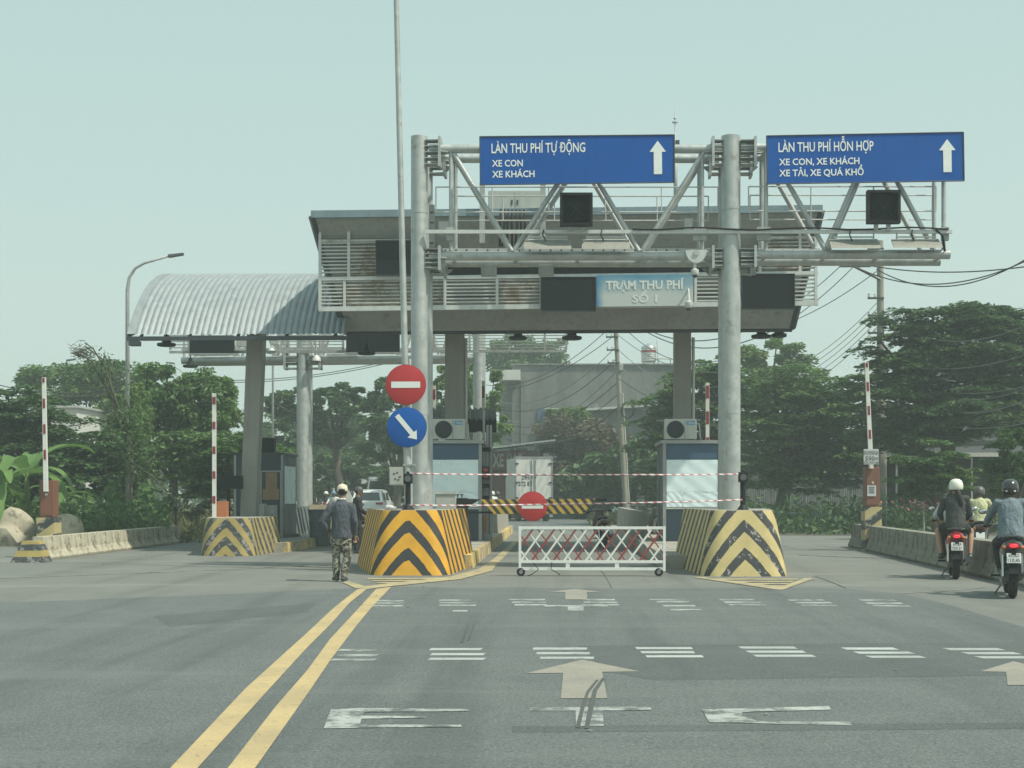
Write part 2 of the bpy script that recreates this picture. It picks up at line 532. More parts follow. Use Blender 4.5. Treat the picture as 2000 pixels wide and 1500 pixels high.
def sheet_mat(name, base, alt, speck, patch=.12, tracks=0., joints=False):
    m, nt, b, tc = newmat(name)
    vec = tc.outputs['Object']
    big = ramp(nt, noise(nt, vec, patch, 6, .6), .35, .65)
    c = mixc(nt, big, base, alt)
    mid = ramp(nt, noise(nt, vec, 1.3, 6, .65), .3, .75)
    c = mixc(nt, mid, c, [x * .78 for x in base])
    fine = ramp(nt, noise(nt, vec, 48, 3, .8), .42, .62)
    mm = nnode(nt, 'ShaderNodeMath', operation='MULTIPLY'); nt.links.new(fine, mm.inputs[0]); mm.inputs[1].default_value = .6
    c = mixc(nt, mm.outputs[0], c, speck)
    gr = ramp(nt, noise(nt, vec, 22, 4, .75), .52, .75)
    mg = nnode(nt, 'ShaderNodeMath', operation='MULTIPLY'); nt.links.new(gr, mg.inputs[0]); mg.inputs[1].default_value = .72
    c = mixc(nt, mg.outputs[0], c, [x * .42 for x in base])
    if tracks:
        t1 = ramp(nt, noise(nt, vec, 1, 5, .6, (1.1, .05, 1)), .5, .72)
        m2 = nnode(nt, 'ShaderNodeMath', operation='MULTIPLY'); nt.links.new(t1, m2.inputs[0]); m2.inputs[1].default_value = tracks
        c = mixc(nt, m2.outputs[0], c, [x * .62 for x in base])
        t2 = ramp(nt, noise(nt, vec, 1, 6, .7, (.10, .55, 1)), .54, .74)
        m3 = nnode(nt, 'ShaderNodeMath', operation='MULTIPLY'); nt.links.new(t2, m3.inputs[0]); m3.inputs[1].default_value = tracks
        c = mixc(nt, m3.outputs[0], c, [min(x * 1.35, .8) for x in alt])
        t3 = ramp(nt, noise(nt, vec, .8, 8, .75), .67, .72)
        m4 = nnode(nt, 'ShaderNodeMath', operation='MULTIPLY'); nt.links.new(t3, m4.inputs[0]); m4.inputs[1].default_value = tracks * .7
        c = mixc(nt, m4.outputs[0], c, [x * .5 for x in base])
    nt.links.new(c, b.inputs['Base Color'])
    b.inputs['Roughness'].default_value = .8
    bump(nt, b, noise(nt, vec, 42, 4, .75), .9, .014)
    return m
MT['asphalt'] = sheet_mat('asphalt', (.088, .103, .104), (.122, .135, .133), (.235, .247, .246), .15, .75)
MT['slab'] = sheet_mat('slab', (.155, .162, .152), (.20, .202, .185), (.235, .233, .212), .16, .75)
MT['asphalt_patch'] = sheet_mat('asphalt_patch', (.076, .09, .092), (.10, .112, .112), (.16, .17, .168), .3, .5)
MT['skid'] = sheet_mat('skid', (.07, .078, .078), (.10, .108, .106), (.13, .138, .135), 2.0, .3)
MT['earth'] = sheet_mat('earth', (.15, .135, .10), (.20, .185, .135), (.12, .13, .075), .2, .2)
MT['dirt_shoulder'] = sheet_mat('dirt_shoulder', (.11, .105, .085), (.15, .14, .11), (.08, .08, .065), .3, .3)

def paint_mat(name, col, under, thr):
    m, nt, b, tc = newmat(name)
    vec = tc.outputs['Object']
    n1 = noise(nt, vec, 3.2, 9, .78)
    f = ramp(nt, n1, thr, thr + .10)
    n2 = ramp(nt, noise(nt, vec, 60, 3), .3, .7)
    c0 = mixc(nt, n2, [x * .82 for x in col], col)
    n5 = ramp(nt, noise(nt, vec, .9, 5, .6), .35, .7)
    mm = nnode(nt, 'ShaderNodeMath', operation='MULTIPLY'); nt.links.new(n5, mm.inputs[0]); mm.inputs[1].default_value = .45
    c0 = mixc(nt, mm.outputs[0], c0, under)
    c = mixc(nt, f, c0, under)
    sp = ramp(nt, noise(nt, vec, 16, 6, .75), .60, .66)
    c = mixc(nt, sp, c, [x * .75 for x in under])
    nt.links.new(c, b.inputs['Base Color'])
    b.inputs['Roughness'].default_value = .75
    bump(nt, b, noise(nt, vec, 70, 4, .7), .4, .006)
    return m
MT['line_yellow'] = paint_mat('line_yellow', (.56, .42, .21), (.17, .15, .12), .60)
MT['line_yellow_worn'] = paint_mat('line_yellow_worn', (.50, .41, .22), (.20, .19, .165), .50)
MT['line_white'] = paint_mat('line_white', (.47, .50, .485), (.105, .117, .115), .58)
MT['line_white_worn'] = paint_mat('line_white_worn', (.46, .48, .46), (.105, .117, .115), .47)
MT['line_tan'] = paint_mat('line_tan', (.33, .30, .255), (.105, .117, .115), .60)

def wall_mat():
    m, nt, b, tc = newmat('stained_wall')
    vec = tc.outputs['Object']
    c = mixc(nt, ramp(nt, noise(nt, vec, .35, 6, .65), .3, .7), (.13, .14, .135), (.20, .205, .195))
    s1 = ramp(nt, noise(nt, vec, 1, 8, .75, (.55, .55, .16)), .42, .74)
    c = mixc(nt, s1, c, (.06, .066, .064))
    s2 = ramp(nt, noise(nt, vec, 1.6, 8, .7), .56, .72)
    c = mixc(nt, s2, c, (.25, .25, .24))
    nt.links.new(c, b.inputs['Base Color']); b.inputs['Roughness'].default_value = .9
    return m
MT['stained_wall'] = wall_mat()

def glow(name, col, e):
    m, nt, b, tc = newmat(name)
    n1 = ramp(nt, noise(nt, tc.outputs['Object'], 40, 2), .3, .7)
    c = mixc(nt, n1, [x * .6 for x in col], col)
    nt.links.new(c, b.inputs['Base Color']); nt.links.new(c, b.inputs['Emission Color'])
    b.inputs['Emission Strength'].default_value = e
    return m
MT['lamp_red'] = glow('lamp_red', (1, .03, .05), 1.6)
MT['led_red'] = glow('led_red', (.45, .07, .06), .12)

# ---------------------------------------------------------------- lettering
_tcache = {}
def _glyphs(s, bold):
    k = (s, bold)
    if k not in _tcache:
        cu = bpy.data.curves.new('lettering', 'FONT')
        cu.body = s; cu.size = 1; cu.offset = bold; cu.resolution_u = 2
        ob = bpy.data.objects.new('lettering', cu)
        me = bpy.data.meshes.new_from_object(ob)
        _tcache[k] = ([v.co.copy() for v in me.vertices], [tuple(p.vertices) for p in me.polygons])
        bpy.data.objects.remove(ob); bpy.data.curves.remove(cu); bpy.data.meshes.remove(me)
    return _tcache[k]

def lettering(s, origin, xdir, zdir, width, cap, m, parent, bold=.012, depth=.004, w=True, name='lettering', slant=0.):
    """one line of raised lettering: origin = left end of the baseline"""
    vs, fs = _glyphs(s, bold)
    hv, _ = _glyphs('H', bold)
    capu = max(v.y for v in hv)
    x0 = min(v.x for v in vs); x1 = max(v.x for v in vs)
    sx = width / (x1 - x0); sy = cap / capu
    xd, zd = Vector(xdir).normalized(), Vector(zdir).normalized()
    nrm = xd.cross(zd)
    pts = [Vector(origin) + xd * ((v.x - x0) * sx + v.y * sy * slant) + zd * (v.y * sy) + nrm * depth for v in vs]
    mb = MB().add(pts, fs)
    return mb.build(name, m, parent, w=w, fix=False)

# ================================================================ the setting
def set_uv(o, uvs):
    me = o.data
    ul = me.uv_layers.new(name='uv')
    for lp in me.loops: ul.data[lp.index].uv = uvs[lp.vertex_index]

def sheet(name, pts, z, m, parent=None, label=None):
    mb = MB().add([(p[0], p[1], z) for p in pts], [tuple(range(len(pts)))])
    o = mb.build(name, m, parent, fix=False)
    if o.data.polygons[0].normal.z < 0: o.data.flip_normals()
    if parent is None: o['kind'] = 'structure'
    if label: o['label'] = label
    return o

def G2(px, py): 
    p = gp(px, py); return (p.x, p.y)

sheet('ground', [(-300, -20), (300, -20), (300, 520), (-300, 520)], -.012, MT['earth'])
plaza = sheet('pavement', [(-44, -12), (44, -12), (44, 52), (3.2, 56), (3.2, 62), (-13, 62), (-13, 47), (-44, 42)], 0, MT['slab'])
tag(plaza, 'pale worn concrete apron under the toll station', kind='structure')
road = sheet('road', [(-44, -12), (13, -12), (8, 6), G2(2200, 1282), G2(2000, 1225), G2(1862, 1184), G2(1762, 1160), G2(1660, 1151), G2(1540, 1148), G2(1200, 1150), G2(740, 1147), G2(460, 1160), G2(0, 1178), (-44, 0)], .004, MT['asphalt'])
road2 = sheet('road', [(-13, 62.05), (3.2, 62.05), (5, 100), (8, 260), (-20, 260), (-14, 100)], .001, MT['asphalt'])
tag(road2, 'grey asphalt road running on behind the toll islands', kind='structure')
verge = sheet('verge', [(3.3, 55.8), (43.8, 51.8), (60, 120), (5.5, 120), (4, 75)], .004, MT['dirt_shoulder'])
tag(verge, 'dark bare earth shoulder under the roadside trees', kind='structure')

def mark(name, pix, m, z=.008, parent=road):
    return sheet(name, [G2(*p) for p in pix], z, m, parent)

# double yellow line
e1l = [(300, 1540), (335, 1500), (480, 1346), (600, 1237), (652, 1188), (698, 1152)]
e1r = [(352, 1540), (388, 1500), (527, 1346), (600, 1266), (645, 1221), (684, 1177), (718, 1150)]
e2l = [(412, 1540), (447, 1500), (540, 1380), (600, 1311), (645, 1249), (694, 1196), (735, 1151)]
e2r = [(464, 1540), (500, 1500), (600, 1358), (645, 1291), (694, 1226), (726, 1187), (764, 1147)]
for l_, r_ in ((e1l, e1r), (e2l, e2r)):
    mark('yellow_line', l_ + r_[::-1], MT['line_yellow'])
# rumble strips
rum = []
for row in ([(660, 741, 1271), (655, 737, 1281), (647, 733, 1290)], [(840, 941, 1269), (842, 946, 1279), (838, 947, 1288)],
            [(1041, 1146, 1268), (1048, 1152, 1277), (1055, 1160, 1286)], [(1242, 1352, 1267), (1252, 1356, 1275), (1262, 1373, 1283)],
            [(1445, 1554, 1266), (1460, 1571, 1274), (1474, 1590, 1282)], [(1648, 1750, 1268), (1672, 1781, 1276), (1696, 1803, 1284)],
            [(1848, 1956, 1269), (1884, 1988, 1277), (1911, 2020, 1285)]):
    rum += [(a, b, y, 4.2) for a, b, y in row]
for row in ([(731, 789, 1174), (730, 788, 1179), (728, 787, 1184)], [(858, 925, 1173), (858, 930, 1178), (858, 930, 1183), (884, 913, 1194)],
            [(994, 1064, 1172), (1000, 1066, 1177), (1005, 1068, 1182)], [(1138, 1201, 1172), (1140, 1205, 1177), (1137, 1209, 1182)],
            [(1269, 1336, 1172), (1282, 1346, 1176), (1295, 1358, 1184), (1310, 1370, 1192)], [(1406, 1473, 1172), (1415, 1485, 1177), (1424, 1495, 1182)],
            [(1540, 1610, 1173), (1552, 1624, 1178), (1565, 1634, 1183)], [(1681, 1748, 1173), (1693, 1762, 1179), (1707, 1776, 1184)]):
    rum += [(a, b, y, 2.6) for a, b, y in row]
for a, b, y, t in rum:
    sk = (a - 1085) * .0027 * t
    mark('rumble_stripe', [(a - sk, y - t / 2), (b - sk, y - t / 2), (b + sk, y + t / 2), (a + sk, y + t / 2)], MT['line_white'] if t > 3 and a > 830 else MT['line_white_worn'], .0062)
# arrows
mark('lane_arrow', [(1137, 1290), (1250, 1313), (1176, 1314), (1186, 1366), (1095, 1366), (1100, 1316), (1027, 1317)], MT['line_tan'])
mark('lane_arrow', [(1123, 1151.2), (1176, 1157), (1146, 1157.5), (1147, 1172), (1104, 1172), (1104, 1157.5), (1069, 1157.5)], MT['line_tan'], .0085)
mark('lane_arrow', [(1980, 1293), (2052, 1312), (2000, 1314), (2010, 1340), (1968, 1340), (1965, 1314), (1914, 1313)], MT['line_tan'])
mark('arrow_tail', [(1034, 1384), (1272, 1382), (1272, 1389), (1177, 1390), (1179, 1420), (1125, 1420), (1124, 1390), (1034, 1390)], MT['line_white_worn'])
mark('arrow_tail', [(1063, 1183), (1187, 1183), (1187, 1186), (1140, 1186), (1140, 1194), (1109, 1194), (1109, 1186), (1063, 1186)], MT['line_white_worn'])
mark('faded_letter', [(646, 1388), (706, 1385), (915, 1387), (915, 1391), (712, 1393), (708, 1400), (832, 1401), (832, 1404), (706, 1406), (703, 1417), (900, 1418), (903, 1422), (760, 1423), (632, 1425)], MT['line_white_worn'])
mark('faded_letter', [(1371, 1388), (1620, 1381), (1622, 1388), (1450, 1393), (1448, 1400), (1480, 1411), (1660, 1412), (1664, 1419), (1385, 1413)], MT['line_white_worn'])
# darker patches, tyre scuffs and an old seam
mark('road_patch', [(1130, 1262), (2060, 1254), (2120, 1318), (1280, 1330), (1180, 1312)], MT['asphalt_patch'], .0052)
mark('road_patch', [(300, 1204), (620, 1178), (600, 1196), (330, 1226)], MT['asphalt_patch'], .0052)
mark('road_patch', [(1000, 1420), (2080, 1412), (2100, 1424), (1000, 1432)], MT['asphalt_patch'], .0052)
for q in ([(1176, 1326), (1182, 1327), (1166, 1352), (1156, 1400), (1150, 1425), (1141, 1425), (1149, 1385), (1158, 1350)], [(1164, 1330), (1170, 1330), (1150, 1356), (1139, 1395), (1133, 1424), (1124, 1424), (1134, 1384), (1146, 1352)],
          [(913, 1222), (917, 1222), (905, 1256), (900, 1256)], [(925, 1220), (928, 1220), (917, 1252), (913, 1252)]):
    mark('tyre_scuff', q, MT['skid'], .0098)
# hatched noses in front of the islands, on the concrete
def mark2(name, pix, m, z=.010): return sheet(name, [G2(*p) for p in pix], z, m, plaza)
mark2('edge_line', [(764, 1146), (735, 1149), (715, 1152), (694, 1150), (668, 1138), (684, 1136), (712, 1146), (735, 1143), (880, 1127), (935, 1112), (962, 1094), (978, 1094), (960, 1116), (900, 1132)], MT['line_yellow_worn'])
for k in range(4):
    y = 1130 + k * 4
    mark2('hatch_line', [(716 + k * 9, y), (900 - k * 34, y - 1), (896 - k * 34, y + 1.6), (720 + k * 9, y + 2.4)], MT['line_yellow_worn'], .0095)
mark2('edge_line', [(962, 1094), (980, 1094), (1012, 1058), (1004, 1057)], MT['line_yellow_worn'])
mark2('edge_line', [(1352, 1128), (1374, 1128), (1526, 1147), (1572, 1130), (1592, 1130), (1528, 1153), (1512, 1152)], MT['line_yellow_worn'])
for k in range(4):
    y = 1131 + k * 4.5
    mark2('hatch_line', [(1392 + k * 30, y), (1560 - k * 9, y), (1556 - k * 9, y + 2.2), (1402 + k * 30, y + 2.2)], MT['line_yellow_worn'], .0095)
# saw-cut joints of the slabs
for pts in ([(1172, 1113), (1180, 1122), (1190, 1138), (1195, 1149)], [(1592, 1126), (1620, 1136), (1652, 1149)], [(1760, 1160), (1862, 1154), (1925, 1148)], [(0, 1130), (330, 1118), (640, 1104)], [(1560, 1085), (1760, 1092), (1900, 1100)]):
    q = [Vector((*G2(*p), .006)) for p in pts]
    MB().path(q, .007, 4).build('slab_joint', MT['concrete_dark'], plaza)

# ---------------------------------------------------------------- toll islands
def island(xl, xr, y0, y1, h, mk_, label):
    mb = MB().box(xl + .14, xr - .14, y0, y1 - .14, -.01, h - .004)
    o = mb.build('traffic_island', MT['concrete'])
    tag(o, label, kind='structure')
    n = max(1, int((y1 - y0) / 1.5))
    dy = (y1 - y0) / n
    for i in range(n):
        a, b = y0 + i * dy + .006, y0 + (i + 1) * dy - .006
        for x0, x1 in ((xl, xl + .138), (xr - .138, xr)):
            q = random.uniform(-.006, .006)
            MB().hexa([(x0, a, -.01), (x1, a, -.01), (x1, b, -.01), (x0, b, -.01)], [(x0 + (.03 if x0 == xl else 0), a, h + q), (x1 - (.03 if x0 != xl else 0), a, h + q), (x1 - (.03 if x0 != xl else 0), b, h + q), (x0 + (.03 if x0 == xl else 0), b, h + q)]).build('kerbstone', mk_, o)
    MB().box(xl + .14, xr - .14, y1 - .138, y1, -.01, h).build('kerbstone', mk_, o)
    return o
I1L, I1R = gp(706, 1122).x, gp(921, 1112).x
I2L, I2R = gp(1307, 1120).x, gp(1540, 1120).x
I0L, I0R = gp(384, 1085).x + .1, gp(556, 1080).x
island(I1L + .15, I1R, 30.3, 60, .27, MT['kerb_yellow'], 'long toll island with yellow kerb left of the closed lane')
island(I2L, I2R - .15, 30.3, 60, .27, MT['concrete'], 'long grey kerbed toll island right of the closed lane')
island(I0L + .15, I0R, 38.8, 58, .24, MT['kerb_yellow'], 'far toll island on the left with dusty kerb')

# ================================================================ sign gantry over the road
YG, KG = 29.6, .035
ND = Vector((KG, 1, 0)).normalized()        # depth direction of the gantry
XD = Vector((1, -KG, 0)).normalized()       # along the gantry
ZD = Vector((0, 0, 1))
def g(px, py, off=0.): return at(px, py, YG, KG) + ND * off
GD = .86                                     # distance between its two faces

def pbox(mb, px0, py0, px1, py1, off, dep):
    """box filling a photo rectangle on the gantry plane"""
    a, b, c, d = g(px0, py1, off), g(px1, py1, off), g(px1, py0, off), g(px0, py0, off)
    n = ND * dep
    return mb.hexa([a, b, b + n, a + n], [d, c, c + n, d + n])

gan = thing('sign_gantry', 'galvanised steel truss gantry over the lanes carrying the blue lane signs', 'gantry', gp(1125, 1122))
IZ = .27
posts = []
for px, wpx, top in ((819, 33, 266), (1427.5, 37, 265)):
    for off in (0, GD):
        c = g(px, 700, off); t = g(px, top, 0)
        r_ = wpx / 2 * YG / FPX
        zt = t.z if off == 0 else t.z - .35
        mb = MB()
        prof = [(r_, IZ), (r_, 3.0), (r_ + .006, 3.0), (r_ + .006, 3.05), (r_, 3.05), (r_, 6.9), (r_ + .006, 6.9), (r_ + .006, 6.95), (r_, 6.95), (r_, zt - .01), (r_ * .9, zt)]
        mb.lathe(prof, (c.x, c.y, 0), 20)
        po = mb.build('post', MT['galv'], gan, 35)
        MB().lathe([(r_ * 1.7, IZ), (r_ * 1.7, IZ + .03)], (c.x, c.y, 0), 16).build('base_plate', MT['galv_dull'], po)
        posts.append(c)
# chords
def chord(x0, x1, y, r_, off):
    MB().tube(g(x0, y) + ND * off, g(x1, y) + ND * off, r_, n=14).build('chord', MT['galv'], gan, 40)
for off in (0, GD):
    chord(838, 1410, 291, .085, off); chord(1446, 1842, 288, .085, off)
    chord(838, 1410, 500, .09, off); chord(1446, 1855, 497, .09, off)
# braces of both faces
def brace(p, q, off, r_=.05): MB().tube(g(*p, off), g(*q, off), r_, n=10).build('brace', MT['galv'], gan, 40)
for off in (0, GD):
    for p, q in (((886, 300), (1000, 491)), ((1003, 491), (1128, 300)), ((1136, 300), (1248, 491)), ((1254, 491), (1374, 298)),
                 ((1506, 298), (1612, 488)), ((1618, 488), (1700, 298)), ((1722, 298), (1822, 485))):
        brace(p, q, off)
    for x in (881, 1371, 1496, 1843): brace((x, 296), (x, 490), off, .042)
# cross members between the faces
for x, y in ((881, 500), (1002, 500), (1126, 500), (1250, 500), (1371, 500), (1496, 498), (1615, 498), (1720, 497), (1843, 497), (881, 291), (1130, 291), (1371, 291), (1496, 288), (1710, 288)):
    MB().tube(g(x, y, 0), g(x, y, GD), .035, n=8).build('cross_member', MT['galv'], gan, 40)
# finned flange joints
def flange(x0, x1, y0, y1, off, side):
    mb = MB()
    for k in range(5):
        y = y0 + (y1 - y0) * k / 4
        pbox(mb, x0, y - 1, x1, y + 1, off - .14, .28)
    xp = x1 if side > 0 else x0
    fb = mb.build('flange_fins', MT['galv_dull'], gan)
    mb = MB(); pbox(mb, xp - 2.5, y0 - 6, xp + 2.5, y1 + 6, off - .2, .4)
    mb.build('flange_plate', MT['galv'], fb)
    mb = MB()
    for k in (-1, 1):
        yc = (y0 + y1) / 2
        a, b, c = g(xp, yc + k * 22, off), g(xp + side * 16, yc + k * 8, off), g(xp, yc + k * 6, off)
        mb.prism([a - ND * .01, b - ND * .01, c - ND * .01], ND * .02)
        a, b, c = g(xp, yc, off + k * .19), g(xp + side * 16, yc, off + k * .08), g(xp, yc, off + k * .06)
        mb.prism([a, b, c], ZD * .02)
    mb.build('gusset', MT['galv_dull'], fb)
for off in (0, GD):
    flange(832, 860, 276, 322, off, 1); flange(832, 860, 488, 524, off, 1)
    flange(1392, 1410, 276, 322, off, -1); flange(1392, 1410, 488, 520, off, -1)
    flange(1446, 1474, 276, 322, off, 1); flange(1446, 1474, 488, 518, off, 1)
# equipment rail in front and its clamps
mb = MB(); pbox(mb, 834, 452.5, 1855, 459.5, -.22, .06); rail = mb.build('equipment_rail', MT['white_steel'], gan)
for x in (881, 1360, 1372, 1484, 1497, 1843):
    mb = MB(); pbox(mb, x - 7, 446, x + 7, 472, -.16, .1); mb.build('clamp', MT['galv_dull'], rail)
# catwalk rails
def rails(off, x0, x1, ys):
    for y in ys: MB().tube(g(x0, y, off), g(x1, y, off), .014, n=6).build('catwalk_rail', MT['white_steel'], gan)
    n = max(2, int((x1 - x0) / 95))
    for k in range(n + 1):
        x = x0 + (x1 - x0) * k / n
        MB().tube(g(x, ys[0], off), g(x, ys[-1], off), .013, n=6).build('catwalk_baluster', MT['white_steel'], gan)
rails(.12, 850, 1403, (363, 412)); rails(.12, 1463, 1831, (362, 410))
rails(.98, 872, 1390, (364, 413)); rails(.98, 1474, 1842, (362, 411))
# cable tray with slots, vertical and level
mb = MB(); pbox(mb, 834, 394, 845, 482, .3, .05); tray = mb.build('cable_tray', MT['galv_dull'], gan)
for k in range(4):
    mb = MB()
    for i in range(3): pbox(mb, 836.5 + i * 2.6, 408 + k * 20, 838.2 + i * 2.6, 411 + k * 20, .294, .01)
    mb.build('slot', MT['black'], tray)
mb = MB(); pbox(mb, 846, 475, 1610, 485, .62, .05); tray = mb.build('cable_tray', MT['white_steel'], gan)
for k in range(34):
    x = 862 + k * 21
    mb = MB()
    for i in range(3): pbox(mb, x, 477 + i * 2.5, x + 3, 478.6 + i * 2.5, .614, .01)
    mb.build('slot', MT['black'], tray)
# black cable lying along the rail
cp = [g(x, 451 + 2.0 * math.sin(x * .031) + random.uniform(-.6, .6), -.24) for x in range(1235, 1850, 18)]
MB().path(cp, .017, 6).build('cable', MT['black'], gan, True)
MB().path([g(1822, 452, -.24), g(1836, 465, -.24), g(1838, 480, -.24), g(1843, 492, -.1)], .022, 6).build('cable', MT['black'], gan, True)
# lower lugs
for x, y in ((948, 517), (1063, 516), (1470, 514)):
    mb = MB(); pbox(mb, x - 15, y - 10, x + 15, y + 10, GD - .1, .2); mb.build('lug_plate', MT['galv_dull'], gan)

# ---------------------------------------------------------------- lane signs
def lane_sign(c4, title, lines, arrow, label):
    """c4: photo corners TL, TR, BR, BL"""
    OF = -.34
    tl, tr, br, bl = [g(*p, OF) for p in c4]
    s = thing('lane_sign', label, 'sign', (bl + br) / 2, group=None)
    n = ND * .05
    MB().hexa([bl, br, br + n, bl + n], [tl, tr, tr + n, tl + n]).build('panel', MT['sign_blue'], s)
    xd = (br - bl).normalized(); zd = (tl - bl).normalized()
    W = (br - bl).length; H = (tl - bl).length
    # thin frame edge
    e = .012
    for a, b in ((bl, br), (tl, tr), (bl, tl), (br, tr)):
        MB().tube(a - ND * .004, b - ND * .004, e, n=6).build('frame_edge', MT['dark_trim'], s)
    for (t, fx, fz, fw, cap, bold) in [title] + lines:
        lettering(t, bl + xd * (W * fx) + zd * (H * fz), xd, zd, W * fw, H * cap, MT['letter_white'], s, bold, .006)
    ax, az0, az1 = arrow
    cx = bl + xd * W * ax - ND * .006
    def q(u, v): return cx + xd * u * W + zd * v * H
    MB().prism([q(-.021, az0), q(.021, az0), q(.021, az1 - .23), q(.042, az1 - .23), q(0, az1), q(-.042, az1 - .23), q(-.021, az1 - .23)], -ND * .003).build('arrow', MT['letter_white'], s)
    for x in (.12, .5, .88):
        p = bl + xd * W * x + ND * .05
        MB().tube(p + zd * H * .02, p + zd * H * .98, .03, n=6).build('bracket', MT['galv_dull'], s)
        MB().tube(p + zd * H * .78, p + zd * H * .78 + ND * .26, .03, n=6).build('bracket', MT['galv_dull'], s)
    return s
lane_sign([(940, 275), (1315.5, 271.5), (1315.5, 363.5), (941, 368)], ('LÀN THU PHÍ TỰ ĐỘNG', .06, .655, .485, .195, .013),
          [('XE CON', .062, .375, .16, .135, .018), ('XE KHÁCH', .062, .15, .22, .135, .018)], (.917, .175, .865),
          'blue lane sign with three short text lines beside the left gantry post')
lane_sign([(1493.5, 273.5), (1873.5, 266.5), (1875, 360.5), (1495, 366.5)], ('LÀN THU PHÍ HỖN HỢP', .06, .66, .485, .195, .013),
          [('XE CON, XE KHÁCH', .062, .385, .41, .135, .018), ('XE TẢI, XE QUÁ KHỔ', .062, .155, .43, .135, .018)], (.917, .185, .865),
          'wide blue lane sign listing four vehicle kinds, on the right outer arm of the gantry')

mk('dark_cross', (.028, .034, .036), .6, 0, .2, 6, spec=.2)
# ---------------------------------------------------------------- lane signals (dark)
def lane_signal(x0, y0, x1, y1, label):
    s = thing('lane_signal', label, 'traffic signal', g((x0 + x1) / 2, y1, -.3), group='unlit lane signals on the gantry')
    mb = MB(); pbox(mb, x0 + 4, y0 + 3, x1 - 4, y1 - 3, -.3, .22); mb.build('housing', MT['black'], s)
    # visor: four boards proud of the face
    for r_ in ((x0, y0, x1, y0 + 5), (x0, y1 - 5, x1, y1), (x0, y0 + 5, x0 + 5, y1 - 5), (x1 - 5, y0 + 5, x1, y1 - 5)):
        mb = MB(); pbox(mb, *r_, -.46, .2); mb.build('visor', MT['black'], s)
    mb = MB(); pbox(mb, x0 + 10, y0 + 9, x1 - 10, y1 - 10, -.315, .012); f = mb.build('lens', MT['dark_board'], s)
    cx, cy = (x0 + x1) / 2, (y0 + y1) / 2
    for k in (-1, 1):
        MB().tube(g(cx - 15 * k, cy - 15, -.325), g(cx + 15 * k, cy + 15, -.325), .02, n=6).build('cross_bar', MT['dark_cross'], f)
    for x in (cx - 12, cx + 12):
        mb = MB(); pbox(mb, x - 4, y1 - 1, x + 4, 456, -.28, .06); mb.build('bracket', MT['galv'], s)
    return s
lane_signal(1095, 385, 1158, 448, 'unlit square black signal with faint cross under the left blue sign')
lane_signal(1686.5, 380, 1750.5, 443, 'unlit square black signal with faint cross under the right blue sign')

# ---------------------------------------------------------------- flat tolling antennas
for (x0, x1, y0, y1), lb in (((1025, 1117, 474, 493), 'flat grey reader antenna left below the signal over the closed lane'),
                        ((1137, 1230, 474, 493), 'flat grey reader antenna right below the signal over the closed lane'),
                        ((1617, 1713, 473, 492), 'flat grey reader antenna left below the signal on the outer gantry arm'),
                        ((1738, 1832, 473, 491), 'flat grey reader antenna at the outer end of the gantry arm')):
    s = thing('reader_antenna', lb, 'antenna', g((x0 + x1) / 2, y1, -.3), group='flat reader antennas under the gantry')
    a, b, c, d = g(x0, y1, -.42), g(x1, y1, -.42), g(x1 - 1, y0, -.1), g(x0 + 1, y0, -.1)
    up = Vector((0, .03, .05))
    MB().hexa([a, b, c, d], [a + up, b + up, c + up, d + up]).build('panel', MT['column_paint'], s)
    for y in (466, 471): MB().tube(g(x0 + 8, y, -.18), g(x1 - 8, y, -.18), .016, n=6).build('mount_rail', MT['white_steel'], s)
    for x in (x0 + 10, x1 - 10): MB().tube(g(x, 452, -.2), g(x, y0 + 3, -.16), .014, n=6).build('rod', MT['galv_dull'], s)
    MB().path([g((x0 + x1) / 2 - 8, 453, -.25), g((x0 + x1) / 2 - 10, 463, -.27), g((x0 + x1) / 2 - 4, 474, -.2)], .013, 6).build('cable', MT['black'], s, True)

# ---------------------------------------------------------------- cameras
s = thing('surveillance_camera', 'white dome camera hanging from a half-disc bracket right of the station sign', 'camera', g(1358, 545, -.3))
c = g(1358.5, 492, -.26)
mb = MB(); arc = [c + XD * (.2 * math.cos(a)) + ZD * (.25 * math.sin(a)) for a in [math.pi + math.pi * k / 14 for k in range(15)]]
mb.prism(arc, ND * .16); h = mb.build('bracket_disc', MT['white_steel'], s)
MB().lathe([(.055, -.02), (.055, .0)], c - ZD * .06, 14, 'y').build('disc_boss', MT['galv'], h)
p = g(1356, 512, -.2)
MB().tube(p, p - ZD * .16, .03, n=10).build('stem', MT['white_steel'], s, 40)
MB().lathe([(.03, 0), (.075, -.03), (.08, -.1), (.06, -.13)][::-1], p - ZD * .15, 16).build('housing', MT['white_steel'], s, 40)
MB().ball(p - ZD * .275, .055).build('dome', MT['glass_dark'], s, True)

# ---------------------------------------------------------------- dark bird-sized junction boxes
for (x0, y0, x1, y1), lb in (((851, 424, 874, 450), 'small rusty grey junction box beside the left gantry post'), ((1338, 418, 1356, 444), 'small pale junction box beside the right gantry post')):
    s = thing('junction_box', lb, 'box', g((x0 + x1) / 2, y1, .5))
    mb = MB(); pbox(mb, x0, y0, x1, y1, .4, .16); bx_ = mb.build('body', MT['rust_steel'], s)
    mb = MB(); pbox(mb, x0 + 2, y0 + 2, x1 - 2, y1 - 2, .385, .012); mb.build('lid', MT['white_steel'], s)

# ================================================================ main toll canopy
YC, KC = 37.4, .026
NC = Vector((KC, 1, 0)).normalized(); XC = Vector((1, -KC, 0)).normalized()
def c_(px, py, off=0.): return at(px, py, YC + off, KC)
def cbx(mb, x0, y0, x1, y1, off, dep):
    a, b, c, d = c_(x0, y1), c_(x1, y1), c_(x1, y0), c_(x0, y0)
    o = NC * off; n = NC * (off + dep)
    return mb.hexa([a + o, b + o, b + n, a + n], [d + o, c + o, c + n, d + n])

